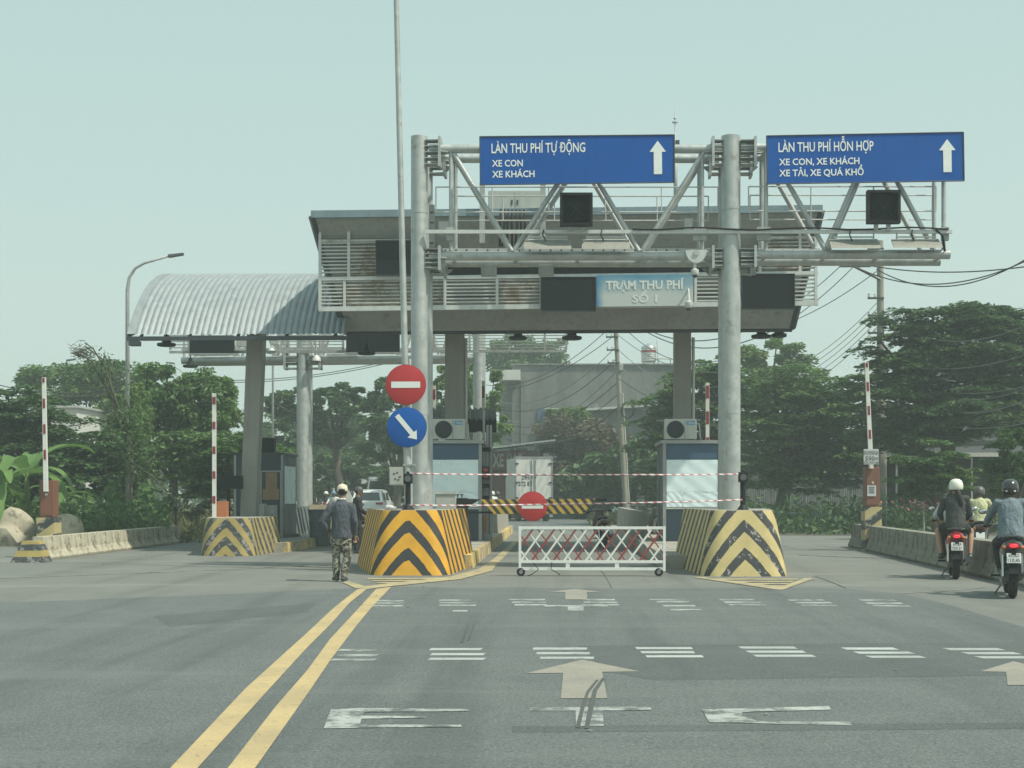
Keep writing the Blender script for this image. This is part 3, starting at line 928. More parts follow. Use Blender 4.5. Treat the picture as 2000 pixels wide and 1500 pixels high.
can = thing('toll_canopy', 'main toll canopy with sloping beige front, louvres and grey roof edge', 'canopy', gp(1110, 1080))
tl, tr = c_(609, 424, -.3), c_(1604, 414, -.3)
bl, br = c_(672, 647, 2.3), c_(1548, 641, 2.3)
ztop = tl.z; 
# sloping front in lapped sheet courses, each a board of its own
nb = 34
mbs = []
for i in range(nb):
    f0, f1 = i / nb, (i + 1) / nb
    a, b = bl.lerp(tl, f0), br.lerp(tr, f0)
    c, d = br.lerp(tr, f1), bl.lerp(tl, f1)
    out = Vector((0, -.028, -.012))
    MB().hexa([a + out, b + out, b - out * 2, a - out * 2], [d, c, c - out * 2, d - out * 2]).build('cladding_board', MT['beige_sheet'], can)
# closed body behind it: sides, back slope, soffit
DEP = 8.6
tlb, trb = tl + NC * DEP, tr + NC * DEP
blb, brb = bl + NC * .7, br + NC * .7
e = Vector((0, .12, 0)); zc = Vector((0, 0, -.02))
MB().add([bl + e, br + e, brb, blb], [(0, 1, 2, 3)]).build('soffit', MT['beige_sheet'], can)
MB().add([bl + e, tl + e, tlb, blb], [(0, 1, 2, 3)]).build('side_panel', MT['dark_trim'], can)
MB().add([br + e, tr + e, trb, brb], [(0, 1, 2, 3)]).build('side_panel', MT['dark_trim'], can)
MB().add([blb, brb, trb, tlb], [(0, 1, 2, 3)]).build('back_panel', MT['beige_sheet'], can)
# dark corner trims and bottom beam
for p, q in ((bl, tl), (br, tr)):
    MB().path([p + V(0, -.03, 0), q + V(0, -.03, 0)], .085, 4).build('corner_trim', MT['dark_trim'], can)
MB().path([bl + V(0, .08, -.03), br + V(0, .08, -.03)], .06, 4).build('bottom_beam', MT['dark_trim'], can)
# roof edge
fl, fr = c_(607, 411, -.42), c_(1607, 400, -.42)
fl2, fr2 = c_(607, 425, -.42), c_(1607, 414, -.42)
MB().hexa([fl2, fr2, fr2 + NC * .14, fl2 + NC * .14], [fl, fr, fr + NC * .14, fl + NC * .14]).build('fascia', MT['fascia'], can)
d = fl - fl2
MB().hexa([fl2 + NC * .15, fr2 + NC * .15, fr2 + NC * DEP, fl2 + NC * DEP], [fl2 + NC * .15 + d * .9, fr2 + NC * .15 + d * .9, fr2 + NC * DEP + d * .9, fl2 + NC * DEP + d * .9]).build('roof_slab', MT['fascia'], can)
# two columns from the islands to the soffit
def column(px0, px1, Y, ztop_, z0, parent, taper=0., name='column', lean=0.):
    a, b = at(px0, 800, Y), at(px1, 800, Y)
    y1 = Y + .42
    t = taper
    return MB().hexa([(a.x - lean, Y, z0), (b.x - lean - t, Y, z0), (b.x - lean - t, y1, z0), (a.x - lean, y1, z0)], [(a.x, Y, ztop_), (b.x, Y, ztop_), (b.x, y1, ztop_), (a.x, y1, ztop_)]).build(name, MT['column_paint'], parent)
for x0, x1 in ((869, 906), (1317, 1350)):
    co = column(x0, x1, 41.6, bl.z + .5, .27, can)
    p = at(x1 + 4, 700, 41.7)
    MB().tube((p.x, p.y, .3), (p.x, p.y, bl.z), .045, n=8).build('drain_pipe', MT['alu_light'], co, 40)
# louvre screen standing in front: frame and slats
def bar(x0, y0, x1, y1, m=MT['white_steel'], name='screen_frame', off=0., dep=.07):
    mb = MB(); cbx(mb, x0, y0, x1, y1, off, dep); return mb.build(name, m, can)
def frame_line(x0, ya, x1, yb, th, m=MT['white_steel']):
    a, b = c_(x0, ya), c_(x1, yb)
    h = th * YC / FPX
    MB().hexa([a - ZD * h, b - ZD * h, b - ZD * h + NC * .09, a - ZD * h + NC * .09], [a, b, b + NC * .09, a + NC * .09]).build('screen_frame', m, can)
def slope(x): return -(x - 622) * .0098        # the long level members rise to the right in the photo
frame_line(622, 599, 1598, 587, 9)
frame_line(622, 541, 1598, 529, 7)
for x, y0, y1 in ((622, 445, 606), (1591, 436, 595)):
    bar(x, y0, x + 5.5, y1, name='screen_post', off=-.004)
for x, y0, y1 in ((678, 442, 541), (866, 543, 600), (968, 542, 599), (1054, 541, 598), (1356, 539, 597), (1408, 538, 597), (1544, 534, 590), (1482, 460, 532), (1560, 450, 531)):
    bar(x, y0, x + 5.5, y1, name='screen_post', off=.01)
bar(670, 548, 675, 600, name='screen_post', off=.01)
def slats(x0, x1, y0, y1, n, m):
    for i in range(n):
        ya = y0 + (y1 - y0) * i / n + slope((x0 + x1) / 2)
        jig = random.uniform(-.4, .4) if m is MT['rust_steel'] else 0
        mb = MB()
        a, b = c_(x0, ya + jig, .03), c_(x1, ya + slope(x1) - slope(x0) - jig, .03)
        th = Vector((0, 0, -.027)); dp = Vector((0, .045, -.012))
        mb.hexa([a + th, b + th, b + th + dp, a + th + dp], [a, b, b + dp, a + dp]).build('louvre_slat', m, can)
ws, rs = MT['white_steel'], MT['rust_steel']
slats(627, 678, 474, 538, 9, ws); slats(684, 735, 474, 538, 9, rs)
slats(627, 670, 550, 599, 7, ws); slats(676, 866, 550, 599, 7, rs); slats(872, 968, 550, 599, 7, ws); slats(974, 1054, 550, 599, 7, rs)
slats(1362, 1408, 548, 601, 7, ws); slats(1550, 1591, 546, 600, 7, ws)
slats(1488, 1560, 474, 538, 9, rs); slats(1566, 1591, 474, 538, 9, rs)
frame_line(627, 468, 800, 466.5, 4.5, rs); frame_line(1482, 462, 1596, 461, 4.5, rs)
bar(840, 516, 1480, 540, MT['dark_board'], 'shadow_strip', .12, .05)  # dark strip put in as the shadow in the gap above the lower louvres
for r_ in ((676, 556, 864, 597), (974, 547, 1053, 594), (684, 478, 734, 536), (1488, 470, 1560, 526)): bar(*r_, MT['tan_panel'], 'backing_panel', .1, .02)
# purlins behind the screen
for f in (.3, .62):
    a, b = bl.lerp(tl, f) + V(0, -.12, 0), br.lerp(tr, f) + V(0, -.12, 0)
    MB().tube(a, b, .045, n=6).build('purlin', MT['dark_trim'], can)

# boards on the screen
def board(x0, y0, x1, y1, label, m=MT['dark_board'], off=-.12):
    s = thing('display_board', label, 'display', c_((x0 + x1) / 2, y1, off))
    mb = MB(); cbx(mb, x0, y0, x1, y1, off, .12); mb.build('panel', m, s)
    for r_ in ((x0 - 1.2, y0 - 1.2, x1 + 1.2, y0), (x0 - 1.2, y1, x1 + 1.2, y1 + 1.2), (x0 - 1.2, y0, x0, y1), (x1, y0, x1 + 1.2, y1)):
        mb = MB(); cbx(mb, *r_, off - .02, .14); mb.build('frame_edge', MT['dark_trim'], s)
    return s
board(736, 472, 838, 538, 'large blank black board high on the screen behind the left gantry post')
board(1057, 543, 1163, 608, 'blank black board left of the pale blue station sign')
board(1449, 537, 1550, 604, 'blank black board at the right end of the louvre screen')
# faded station sign
m, nt_, b_, tc_ = newmat('faded_banner')
sp_ = nnode(nt_, 'ShaderNodeSeparateXYZ'); nt_.links.new(tc_.outputs['UV'], sp_.inputs[0])
nz_ = noise(nt_, tc_.outputs['Object'], 1.0, 6, .65, (.7, 1, 5))
ad_ = nnode(nt_, 'ShaderNodeMath', operation='MULTIPLY_ADD'); nt_.links.new(nz_, ad_.inputs[0]); ad_.inputs[1].default_value = .7; nt_.links.new(sp_.outputs[1], ad_.inputs[2])
c1_ = mixc(nt_, ramp(nt_, ad_.outputs[0], .7, 1.4), (.47, .51, .49), (.05, .23, .36))
ed_ = nnode(nt_, 'ShaderNodeMath', operation='MULTIPLY_ADD'); nt_.links.new(nz_, ed_.inputs[0]); ed_.inputs[1].default_value = .1; nt_.links.new(sp_.outputs[0], ed_.inputs[2])
c2_ = mixc(nt_, ramp(nt_, ed_.outputs[0], .13, .05), c1_, (.04, .2, .36))
nt_.links.new(c2_, b_.inputs['Base Color']); b_.inputs['Roughness'].default_value = .6
MT['faded_banner'] = m
a, b, c, d = c_(1165, 599, -.1), c_(1354, 597, -.1), c_(1354, 536, -.1), c_(1165, 538, -.1)
ss = thing('station_sign', 'faded pale blue station name sign on the louvre screen', 'sign', (a + b) / 2)
pn = MB().hexa([a, b, b + NC * .06, a + NC * .06], [d, c, c + NC * .06, d + NC * .06]).build('panel', MT['faded_banner'], ss, fix=False)
set_uv(pn, [(0, 0), (1, 0), (1, 0), (0, 0), (0, 1), (1, 1), (1, 1), (0, 1)])
xd = (b - a).normalized(); W = (b - a).length; H = (d - a).length
MT['letter_faded'] = mat('letter_faded', (.62, .66, .64), .6, 0, .1, 12, dirt=(.45, .52, .52), dirt_amt=.1, dirt_scale=6)
lettering('TRẠM THU PHÍ', a + xd * W * .095 + ZD * H * .55, xd, ZD, W * .81, H * .27, MT['letter_faded'], ss, .035, .008)
lettering('SỐ 1', a + xd * W * .37 + ZD * H * .13, xd, ZD, W * .26, H * .24, MT['letter_faded'], ss, .035, .008)

# dome camera in front of the screen
p = c_(1345, 574, -.35)
s = thing('surveillance_camera', 'white dome camera at the lower right corner of the station sign', 'camera', p - ZD * .5)
MB().path([p + V(0, .3, .1), p + V(0, .05, .12), p + V(0, 0, .0), p + V(0, 0, -.16)], [.02, .02, .022, .05], 8).build('stem', MT['white_steel'], s, 40)
MB().lathe([(.05, -.16), (.09, -.2), (.095, -.3), (.07, -.34)][::-1], p, 14).build('housing', MT['white_steel'], s, 40)
MB().ball(p - ZD * .35, .065).build('dome', MT['glass_dark'], s, True)

# roof cabinet with its cables
s = thing('equipment_cabinet', 'tall pale grey equipment cabinet on the canopy roof behind the left blue sign', 'cabinet', c_(1000, 412, .3))
mb = MB(); cbx(mb, 952, 368, 1056, 415, .3, .5); mb.build('body', MT['cabinet'], s)
for x0, x1 in ((954, 1003), (1005, 1054)):
    mb = MB(); cbx(mb, x0, 370, x1, 410, .285, .012); dr = mb.build('door', MT['cabinet'], s)
    mb = MB(); cbx(mb, x1 - 6 if x0 < 1000 else x0 + 3, 386, x1 - 3 if x0 < 1000 else x0 + 6, 396, .27, .012); mb.build('handle', MT['dark_trim'], dr)
for x in (945, 1062):
    mb = MB(); cbx(mb, x - 5, 366, x + 5, 482, -.58, .1); mb.build('support', MT['galv_dull'], s)
for k in range(7):
    x = 978 + k * 7.6
    MB().path([c_(x, 409, -.5), c_(x + random.uniform(-2, 2), 440, -.48), c_(x - 2 + random.uniform(-3, 3), 482, -.45)], .03, 6).build('cable', MT['black'], s, True)
# lightning rod on the roof
p = c_(1320, 405, 3); q = c_(1318, 212, 3)
s = thing('lightning_rod', 'thin lightning rod with two small discs standing on the canopy roof', 'lightning rod', p)
MB().path([p, p.lerp(q, .62), p.lerp(q, .62), q], [.055, .05, .02, .006], 8).build('mast', MT['galv_dull'], s, True)
for f, r_ in ((.86, .075), (.9, .04)): MB().lathe([(.01, -.03), (r_, -.01), (r_, .01), (.01, .05)], p.lerp(q, f), 12).build('disc', MT['galv_dull'], s, 40)
mb = MB().cbox(p.lerp(q, .62) + V(.06, 0, 0), .1, .08, .3); mb.build('counter_box', MT['dark_trim'], s)

# high bay lamps hanging from the soffit
for (x, y, Y), lb in (((1117, 660, 41.5), 'black flood lamp hanging under the canopy left of the leaning concrete pole'), ((1012, 660, 43), 'black flood lamp hanging behind the middle of the canopy, near the left column'), ((1487, 657, 41), 'pair of dark flood lamps hanging under the right end of the canopy'), ((716, 690, 45), 'dark flood lamp under the canopy just left of the round no-entry sign'), ((325, 673, 42), 'black flood lamp hanging under the left end of the curved roof'), ((568, 722, 46), 'black flood lamp on the far gantry left of its post')):
    if x == 568: x, y, Y = 372, 715, 52.3
    p = at(x, y, Y)
    if x in (1117, 1487): p = at(x, y, 39.9)
    s = thing('flood_lamp', lb, 'lamp', p, group='flood lamps under the canopies')
    mb = MB().lathe([(.10, .16), (.13, .06), (.26, .03), (.26, -.03), (.22, -.05)][::-1], p, 14); mb.build('shade', MT['black'], s, 40)
    if x == 1487:
        MB().lathe([(.10, .16), (.13, .06), (.2, .03), (.2, -.03), (.18, -.05)][::-1], p + V(.5, .3, .06), 14).build('shade', MT['black'], s, 40)
        MB().tube(p + V(.5, .3, .2), p + V(.5, .3, .75), .018, n=6).build('hanger', MT['black'], s)
    MB().tube(p + V(0, 0, .16), p + V(0, 0, .7), .018, n=6).build('hanger', MT['black'], s)
    MB().cbox(p + V(0, 0, .2), .12, .1, .14).build('gear_box', MT['black'], s)

# ================================================================ curved-roof canopy of the other direction
YA = 39.0
xl = at(250, 657, YA).x
xr = at(676, 652, YA).x
z0, z1 = at(250, 655, YA).z, at(340, 533, 43.7).z - .14
run = 43.7 - YA; rise = z1 - z0
RR = (run * run + rise * rise) / (2 * rise)
cyz = (43.7, z1 - RR)
cv = thing('curved_canopy', 'barrel-vaulted zinc sheet canopy over the left lanes', 'canopy', gp(470, 1070))
a0 = math.asin(run / RR)
ncor = 36
NA = 20
NB = 8        # the roof ends a little behind its ridge
# one corrugated sheet per panel of the roof
def vault(x0, x1, name, m, waves, dz=0., amp=.045):
    nx = waves * 8
    vs, fs = [], []
    for i in range(NA + NB + 1):
        a = -a0 + 2 * a0 * i / (NA * 2)
        for j in range(nx + 1):
            ph = (j / 8) * math.pi
            rr = RR + amp * abs(math.sin(ph)) ** .7 + dz
            vs.append((x0 + (x1 - x0) * j / nx, cyz[0] + rr * math.sin(a), cyz[1] + rr * math.cos(a)))
    for i in range(NA + NB):
        for j in range(nx):
            o = i * (nx + 1) + j
            fs.append((o, o + 1, o + nx + 2, o + nx + 1))
    return MB().add(vs, fs).build(name, m, cv, True, fix=False)
npan = 6
for k in range(npan):
    x0 = xl + (xr - xl) * k / npan; x1 = xl + (xr - xl) * (k + 1) / npan
    vault(x0, x1 + .02, 'roof_sheet', MT['zinc_roof'], max(2, ncor // npan), dz=.004 * (k % 2))
# edge flashing on the gable
vs, fs = [], []
for i in range(NA + NB + 1):
    a = -a0 + 2 * a0 * i / (NA * 2)
    for rr, x in ((RR + .05, xl - .02), (RR + .05, xl + .2), (RR + .035, xl + .2), (RR - .10, xl - .02)):
        vs.append((x, cyz[0] + rr * math.sin(a), cyz[1] + rr * math.cos(a)))
for i in range(NA + NB):
    for j in range(4):
        fs.append((i * 4 + j, i * 4 + (j + 1) % 4, i * 4 + 4 + (j + 1) % 4, i * 4 + 4 + j))
MB().add(vs, fs).build('gable_flashing', MT['zinc_roof'], cv)
MB().box(xl - .03, xr, YA - .03, YA + .12, z0 - .13, z0 - .03).build('eave_beam', MT['dark_trim'], cv)
for k in range(5):
    x = xl + .3 + (xr - xl - .6) * k / 4
    MB().path([(x, cyz[0] + (RR - .12) * math.sin(a), cyz[1] + (RR - .12) * math.cos(a)) for a in [-a0 + 2 * a0 * i / 12 for i in range(9)]], .05, 6).build('arch_rib', MT['dark_trim'], cv)
MB().cbox((xl + .15, YA + .1, z0 - .2), .25, .3, .12).build('bracket', MT['dark_trim'], cv)
# its column: two visible faces, leaning slightly
a, b = at(484, 700, 40.4), at(516, 700, 40.4)
lean = .23
MB().hexa([(a.x - lean, 40.4, .24), (a.x + .40 - lean, 40.4, .24), (a.x + .40 - lean, 40.9, .24), (a.x - lean, 40.9, .24)], [(a.x, 40.4, z0 + .9), (b.x, 40.4, z0 + .9), (b.x, 40.9, z0 + .9), (a.x, 40.9, z0 + .9)]).build('column', MT['column_paint'], cv)
# louvres and boards on its far side
YL = 49.2
def far(x0, y0, x1, y1, m, name, dep=.08, off=0.):
    p, q = at(x0, y1, YL + off), at(x1, y0, YL + off)
    return MB().box(p.x, q.x, YL + off, YL + off + dep, p.z, q.z).build(name, m, cv)
far(330, 683, 1107, 690, MT['galv_dull'], 'screen_frame'); far(330, 640, 1107, 646, MT['galv_dull'], 'screen_frame')
for x in (330, 366, 540, 668, 845, 915, 1062, 1104): far(x, 646, x + 4, 683, MT['galv_dull'], 'screen_post', .07)
for x0, x1 in ((334, 366), (544, 668), (849, 915), (919, 1062), (1066, 1104)):
    for k in range(6): far(x0, 648 + k * 6, x1, 650 + k * 6, MT['galv_dull'], 'louvre_slat', .05, .015)
far(461, 657, 483, 677, MT['cabinet'], 'junction_box', .2, -.25); far(528, 656, 543, 673, MT['cabinet'], 'junction_box', .2, -.25)
for (x0, x1, y0, y1), lb in (((370, 456, 655, 690), 'dark board hanging under the curved roof left of its column'), ((676, 780, 652, 688), 'dark board hanging behind the main canopy above the no-entry sign')):
    p, q = at(x0, y1, YL - .3), at(x1, y0, YL - .3)
    s = thing('display_board', lb, 'display', (p.x / 2 + q.x / 2, YL - .3, p.z))
    MB().box(p.x, q.x, YL - .3, YL - .12, p.z, q.z).build('panel', MT['dark_board'], s)
    MB().box(p.x - .02, q.x + .02, YL - .32, YL - .1, p.z - .05, p.z - .002).build('frame_edge', MT['galv_dull'], s)

# ================================================================ far gantry behind the toll station
YR = 53.0
fg = thing('sign_gantry', 'far galvanised gantry seen below the curved roof, behind the toll station', 'gantry', (at(590, 1000, YR).x, YR, 0))
def fp(px, py, off=0.):
    p = at(px, py, YR); return V(p.x, YR + off, p.z)
for px, r_ in ((591, .21), (935, .2)):
    for off in (0, .86):
        p = fp(px, 900, off)
        MB().lathe([(r_, 0), (r_, 8.3)], (p.x, p.y, 0), 16).build('post', MT['galv'], fg, 40)
for off in (0, .86):
    MB().tube(fp(355, 704, off), fp(928, 699, off), .13, n=12).build('chord', MT['galv'], fg, 40)
    MB().tube(fp(355, 585, off), fp(928, 580, off), .11, n=12).build('chord', MT['galv'], fg, 40)
    for k in range(7):
        x = 380 + k * 80
        MB().tube(fp(x, 700, off), fp(x + 40, 585, off), .05, n=8).build('brace', MT['galv'], fg, 40)
        MB().tube(fp(x + 40, 585, off), fp(x + 80, 700, off), .05, n=8).build('brace', MT['galv'], fg, 40)
    for x in (360, 555, 625): MB().tube(fp(x, 700, off), fp(x, 585, off), .045, n=8).build('brace', MT['galv'], fg, 40)
for x0, x1, y in ((358, 900, 684), (385, 450, 694), (640, 700, 694)):
    a, b = fp(x0, y, -.2), fp(x1, y, -.2)
    MB().box(a.x, b.x, YR - .25, YR - .17, a.z - .04, a.z + .04).build('equipment_rail', MT['galv'], fg)
for x0 in (556, 604):
    for k in range(4):
        a, b = fp(x0, 686 + k * 11), fp(x0 + 24, 688 + k * 11)
        MB().box(a.x, b.x, YR - .25, YR + .25, b.z, a.z).build('flange_fin', MT['galv_dull'], fg)
    a, b = fp(x0 if x0 < 590 else x0 + 20, 680), fp(x0 + 4 if x0 < 590 else x0 + 24, 722)
    MB().box(a.x, b.x, YR - .3, YR + .3, b.z, a.z).build('flange_plate', MT['galv'], fg)
for (x, y), lb in (((621, 700), 'white dome camera on a stem right of the far gantry post'), ((534, 686), 'small white camera above the far gantry chord')):
    p = fp(x, y, -.35)
    s = thing('surveillance_camera', lb, 'camera', p)
    MB().tube(p + V(0, 0, .6), p, .03, n=8).build('stem', MT['white_steel'], s)
    MB().lathe([(.16, -.12), (.14, -.02), (.05, .08)], p, 12).build('housing', MT['white_steel'], s, 40)

# ================================================================ chevron-painted island noses
def nose(c, wb, wt, yb, yt, L, H, m, label, rb=.34, rt=.26, lean=0., widen=(.36, .36)):
    """c: middle of the front foot; half widths, front set-back of the top, length, height"""
    def outline(w_, r_, y0, z, dx):
        pts = []; us = []
        n = 9
        seq = [(-w_, L)] + [(-w_, y0 + r_ + (L - y0 - r_) * (1 - k / 6)) for k in range(1, 7)]
        for k in range(1, n): a = math.pi + (math.pi / 2) * k / n; seq.append((-w_ + r_ + r_ * math.cos(a), y0 + r_ + r_ * math.sin(a)))
        for k in range(0, 9): seq.append((-(w_ - r_) + 2 * (w_ - r_) * k / 8, y0))
        for k in range(1, n): a = 1.5 * math.pi + (math.pi / 2) * k / n; seq.append((w_ - r_ + r_ * math.cos(a), y0 + r_ + r_ * math.sin(a)))
        seq += [(w_, y0 + r_ + (L - y0 - r_) * k / 6) for k in range(0, 7)]
        seq = [(x + (widen[1] if x > 0 else -widen[0]) * max(0, (y - y0 - r_)) / L, y) for x, y in seq]
        s_ = 0; us = [0]
        for a, b in zip(seq, seq[1:]): s_ += math.hypot(b[0] - a[0], b[1] - a[1]); us.append(s_)
        us = [u - s_ / 2 for u in us]
        return [(c.x + dx + x, c.y + y, z) for x, y in seq], us
    rings, uv = [], []
    NZ = 8
    for i in range(NZ + 1):
        f = i / NZ
        pf = f ** 1.1
        p, u = outline(wb + (wt - wb) * pf, rb + (rt - rb) * f, yb + (yt - yb) * f, H * f, lean * f)
        rings.append(p); uv.append([(abs(x) * .95 + .42 * min(abs(x), 1.0) ** 2 - max(abs(x) - 1.0, 0) * .1, H * f) for x in u])
    n = len(rings[0])
    mb = MB().loft(rings, closed=False, caps=False)
    o = thing('island_nose', label, 'crash barrier', (c.x, c.y, 0))
    sk = mb.build('painted_face', m, o, 50, fix=False)
    set_uv(sk, [q for r_ in uv for q in r_])
    top = rings[-1]
    MB().add(top, [tuple(range(n))]).build('top_slab', MT['concrete'], o)
    back = [rings[i][0] for i in range(NZ + 1)] + [rings[i][-1] for i in range(NZ, -1, -1)]
    MB().add(back, [tuple(range(len(back)))]).build('back_face', MT['concrete'], o)
    return o
cN1 = gp(798, 1124)
nose(cN1, .74, .56, 0, .26, 4.2, 1.175, MT['chev_new'], 'bright yellow and black chevron island nose left of the white gate', widen=(.8, .25))
cN2 = gp(1456, 1126)
nose(cN2, .78, .58, 0, .26, 4.6, 1.175, MT['chev_old'], 'weathered cream and black chevron island nose right of the white gate', widen=(.15, .45))
cN0 = gp(441, 1086)
nose(cN0, .66, .56, 0, .12, 3.2, .90, MT['chev_worn'], 'dull flaking chevron island nose on the left below the leaning column', widen=(.5, .1))

# ================================================================ pole with the two round signs
YP = 28.9
pb = at(798, 997, YP)
pol = thing('lamp_post', 'very tall thin galvanised lamp post carrying two round signs, rising out of view', 'lamp post', (pb.x, YP, 1.17))
top = at(774, 0, YP)
t2 = pb.lerp(top, 1.16)
MB().path([V(pb.x, YP, 1.16), pb.lerp(top, .3), top, t2], [.075, .062, .05, .046], 12).build('pole', MT['galv'], pol, 40)
arm = [t2, t2 + V(-.2, 0, .25), t2 + V(-.8, 0, .5), t2 + V(-1.6, 0, .62)]
MB().path(arm, .035, 8).build('arm', MT['galv'], pol, True)
MB().bbox(arm[-1] + V(-.25, 0, .02), .6, .2, .08, .03).build('lamp_head', MT['galv_dull'], pol)
p = at(803, 900, YP + .1)
MB().tube((p.x, YP + .1, 1.17), (p.x - .03, YP + .1, at(800, 700, YP).z), .03, n=8).build('conduit', MT['alu_light'], pol, 40)
for y in (908, 800): 
    q = at(800, y, YP); MB().box(q.x - .12, q.x + .1, YP - .08, YP + .14, q.z - .015, q.z + .015).build('clamp', MT['galv_dull'], pol)

def round_sign(px, py, rpx, Y, m, name, label, kind, n=40):
    c = at(px, py, Y); r_ = rpx * Y / FPX
    s = thing(name, label, 'road sign', (c.x, Y, c.z - r_))
    MB().lathe([(r_, .012), (r_, -.004), (r_ - .012, -.008)], (c.x, Y, c.z), n, 'y').build('plate', m, s, 30)
    MB().lathe([(r_ + .004, .014), (r_ + .004, .004)], (c.x, Y, c.z), n, 'y').build('rim', MT['dark_trim'], s)
    if kind == 'bar':
        MB().box(c.x - r_ * .72, c.x + r_ * .72, Y - .014, Y - .010, c.z - r_ * .155, c.z + r_ * .155).build('white_bar', MT['sign_white'], s)
    else:
        d = Vector((.64, 0, -.77)).normalized(); nn = Vector((d.z, 0, -d.x)) * -1
        cc = V(c.x + .0 * r_, Y - .010, c.z)
        def q(u, v): return cc + d * u * r_ + nn * v * r_
        MB().prism([q(-.78, -.12), q(.42, -.12), q(.42, -.3), q(.8, 0), q(.42, .3), q(.42, .12), q(-.78, .12)], V(0, -.004, 0)).build('white_arrow', MT['sign_white'], s)
    for k in (-1, 1):
        MB().tube((c.x - .1, Y + .02, c.z + k * r_ * .5), (c.x + .12, Y + .02, c.z + k * r_ * .5), .018, n=6).build('clamp', MT['galv_dull'], s)
    return s
round_sign(792.5, 751.5, 39.5, YP - .12, MT['sign_red'], 'no_entry_sign', 'round red no-entry sign on the tall thin pole, upper of two', 'bar')
round_sign(794.5, 834.5, 39, YP - .12, MT['sign_blue'], 'keep_right_sign', 'round blue sign with diagonal white arrow under the no-entry sign', 'arrow')

def sbox(px0, py0, px1, py1, Y, dep, m, name, parent):
    a, b = at(px0, py1, Y), at(px1, py0, Y)
    return MB().box(a.x, b.x, Y, Y + dep, a.z, b.z).build(name, m, parent)

# meter cabinet on the pole
s = thing('meter_cabinet', 'small pale grey meter cabinet strapped to the sign pole', 'cabinet', at(773, 948, YP - .1))
sbox(760, 912, 787, 948, YP - .1, .16, MT['cabinet'], 'body', s)
d_ = sbox(761.5, 914, 785.5, 946, YP - .112, .01, MT['cabinet'], 'door', s)
for x, y in ((768, 924), (774, 922), (779, 930), (770, 934), (776, 936)): sbox(x, y, x + 3.5, y + 2.5, YP - .118, .005, MT['dark_trim'], 'label_mark', d_)

# small signals at the noses
def nose_signal(px, py, pyb, Y, label):
    p = at(px, py, Y); zb = at(px, pyb, Y).z
    s = thing('lane_marker_signal', label, 'traffic signal', (p.x, Y, zb))
    MB().tube((p.x, Y, zb), (p.x, Y, p.z - .08), .05, n=8).build('post', MT['black'], s, 40)
    MB().bbox(p, .165, .14, .19, .02).build('housing', MT['black'], s)
    MB().lathe([(.06, -.09), (.06, -.06)], (p.x, Y, p.z), 16, 'y').build('lens', MT['bike_grey'], s)
    MB().ball((p.x, Y, p.z + .11), .03).build('beacon', MT['black'], s, True)
    MB().lathe([(.13, 0), (.1, .05), (.05, .12)], (p.x, Y, zb), 12).build('foot', MT['black'], s)
nose_signal(797, 935, 997, YP - .35, 'small black signal on a black post under the round blue sign')
nose_signal(1451, 932, 999, 28.6, 'small black signal post on the weathered right island nose')

# barrier tapes between the two noses
def tape(p, q, sag, label, group='red and white barrier tapes'):
    n = 40
    p, q = Vector(p), Vector(q)
    vs, uv, fs = [], [], []
    L = (q - p).length
    for i in range(n + 1):
        f = i / n
        c = p.lerp(q, f) - ZD * sag * 4 * f * (1 - f)
        tw = math.sin(f * 9) * .8
        hv = Vector((0, math.sin(tw), math.cos(tw))) * .0155
        vs += [c - hv, c + hv]; uv += [(0, f * L), (.064, f * L)]
        if i < n: fs.append((2 * i, 2 * i + 2, 2 * i + 3, 2 * i + 1))
    mb = MB().add(vs, fs)
    a = np.array(mb.v); c0 = a.mean(0); mb.v = [tuple(x - c0) for x in a]
    o = mb.build('barrier_tape', MT['tape'], None, True, fix=False)
    o.location = c0
    md = o.modifiers.new('thickness', 'SOLIDIFY'); md.thickness = .003
    set_uv(o, uv)
    return tag(o, label, 'tape', group)
tape(at(803, 925, 28.5), at(1450, 926, 28.55), .02, 'upper red and white barrier tape stretched across the closed lane')
tape(at(800, 987, 28.5), at(1450, 976, 28.55), .03, 'lower red and white barrier tape stretched across the closed lane')
# bundle of crumpled tape and rags on the yellow nose
mb = MB()
for k in range(9): mb.ball(at(762 + random.uniform(-6, 7), 993 + random.uniform(-3, 2), 28.6 + random.uniform(0, .1)), (random.uniform(.03, .07), .04, random.uniform(.02, .05)), 8, 5)
solo(mb, 'rag_bundle', MT['tape'], 'crumpled pinkish tape lying on top of the yellow nose', 'rag', smooth=True)

# ================================================================ white lattice gate on castors
YGt = 27.45
gt = thing('lattice_gate', 'white rolling lattice gate with red slats across the closed lane', 'gate', (at(1156, 1125, YGt).x, YGt, 0))
def q_(px, py): 
    p = at(px, py, YGt); return V(p.x, YGt, p.z)
x0, x1 = q_(1013, 1000).x, q_(1300, 1000).x
zt, zb = q_(1150, 1031).z, q_(1150, 1111).z
zm = q_(1150, 1097).z
t_ = .045
for z in (zt, zm, zb): MB().box(x0, x1, YGt, YGt + t_, z - t_ * .55, z + t_ * .55).build('rail', MT['gate_white'], gt)
for x in (x0 + t_ / 2, x1 - t_ / 2): MB().box(x - t_ * .5, x + t_ * .5, YGt - .004, YGt + t_ + .004, zb - .04, zt + .03).build('stile', MT['gate_white'], gt)
for px in (1109, 1205): MB().box(q_(px - 4, 1).x, q_(px + 4, 1).x, YGt + .004, YGt + t_ - .004, zb + .02, zm - .02).build('spacer', MT['gate_white'], gt)
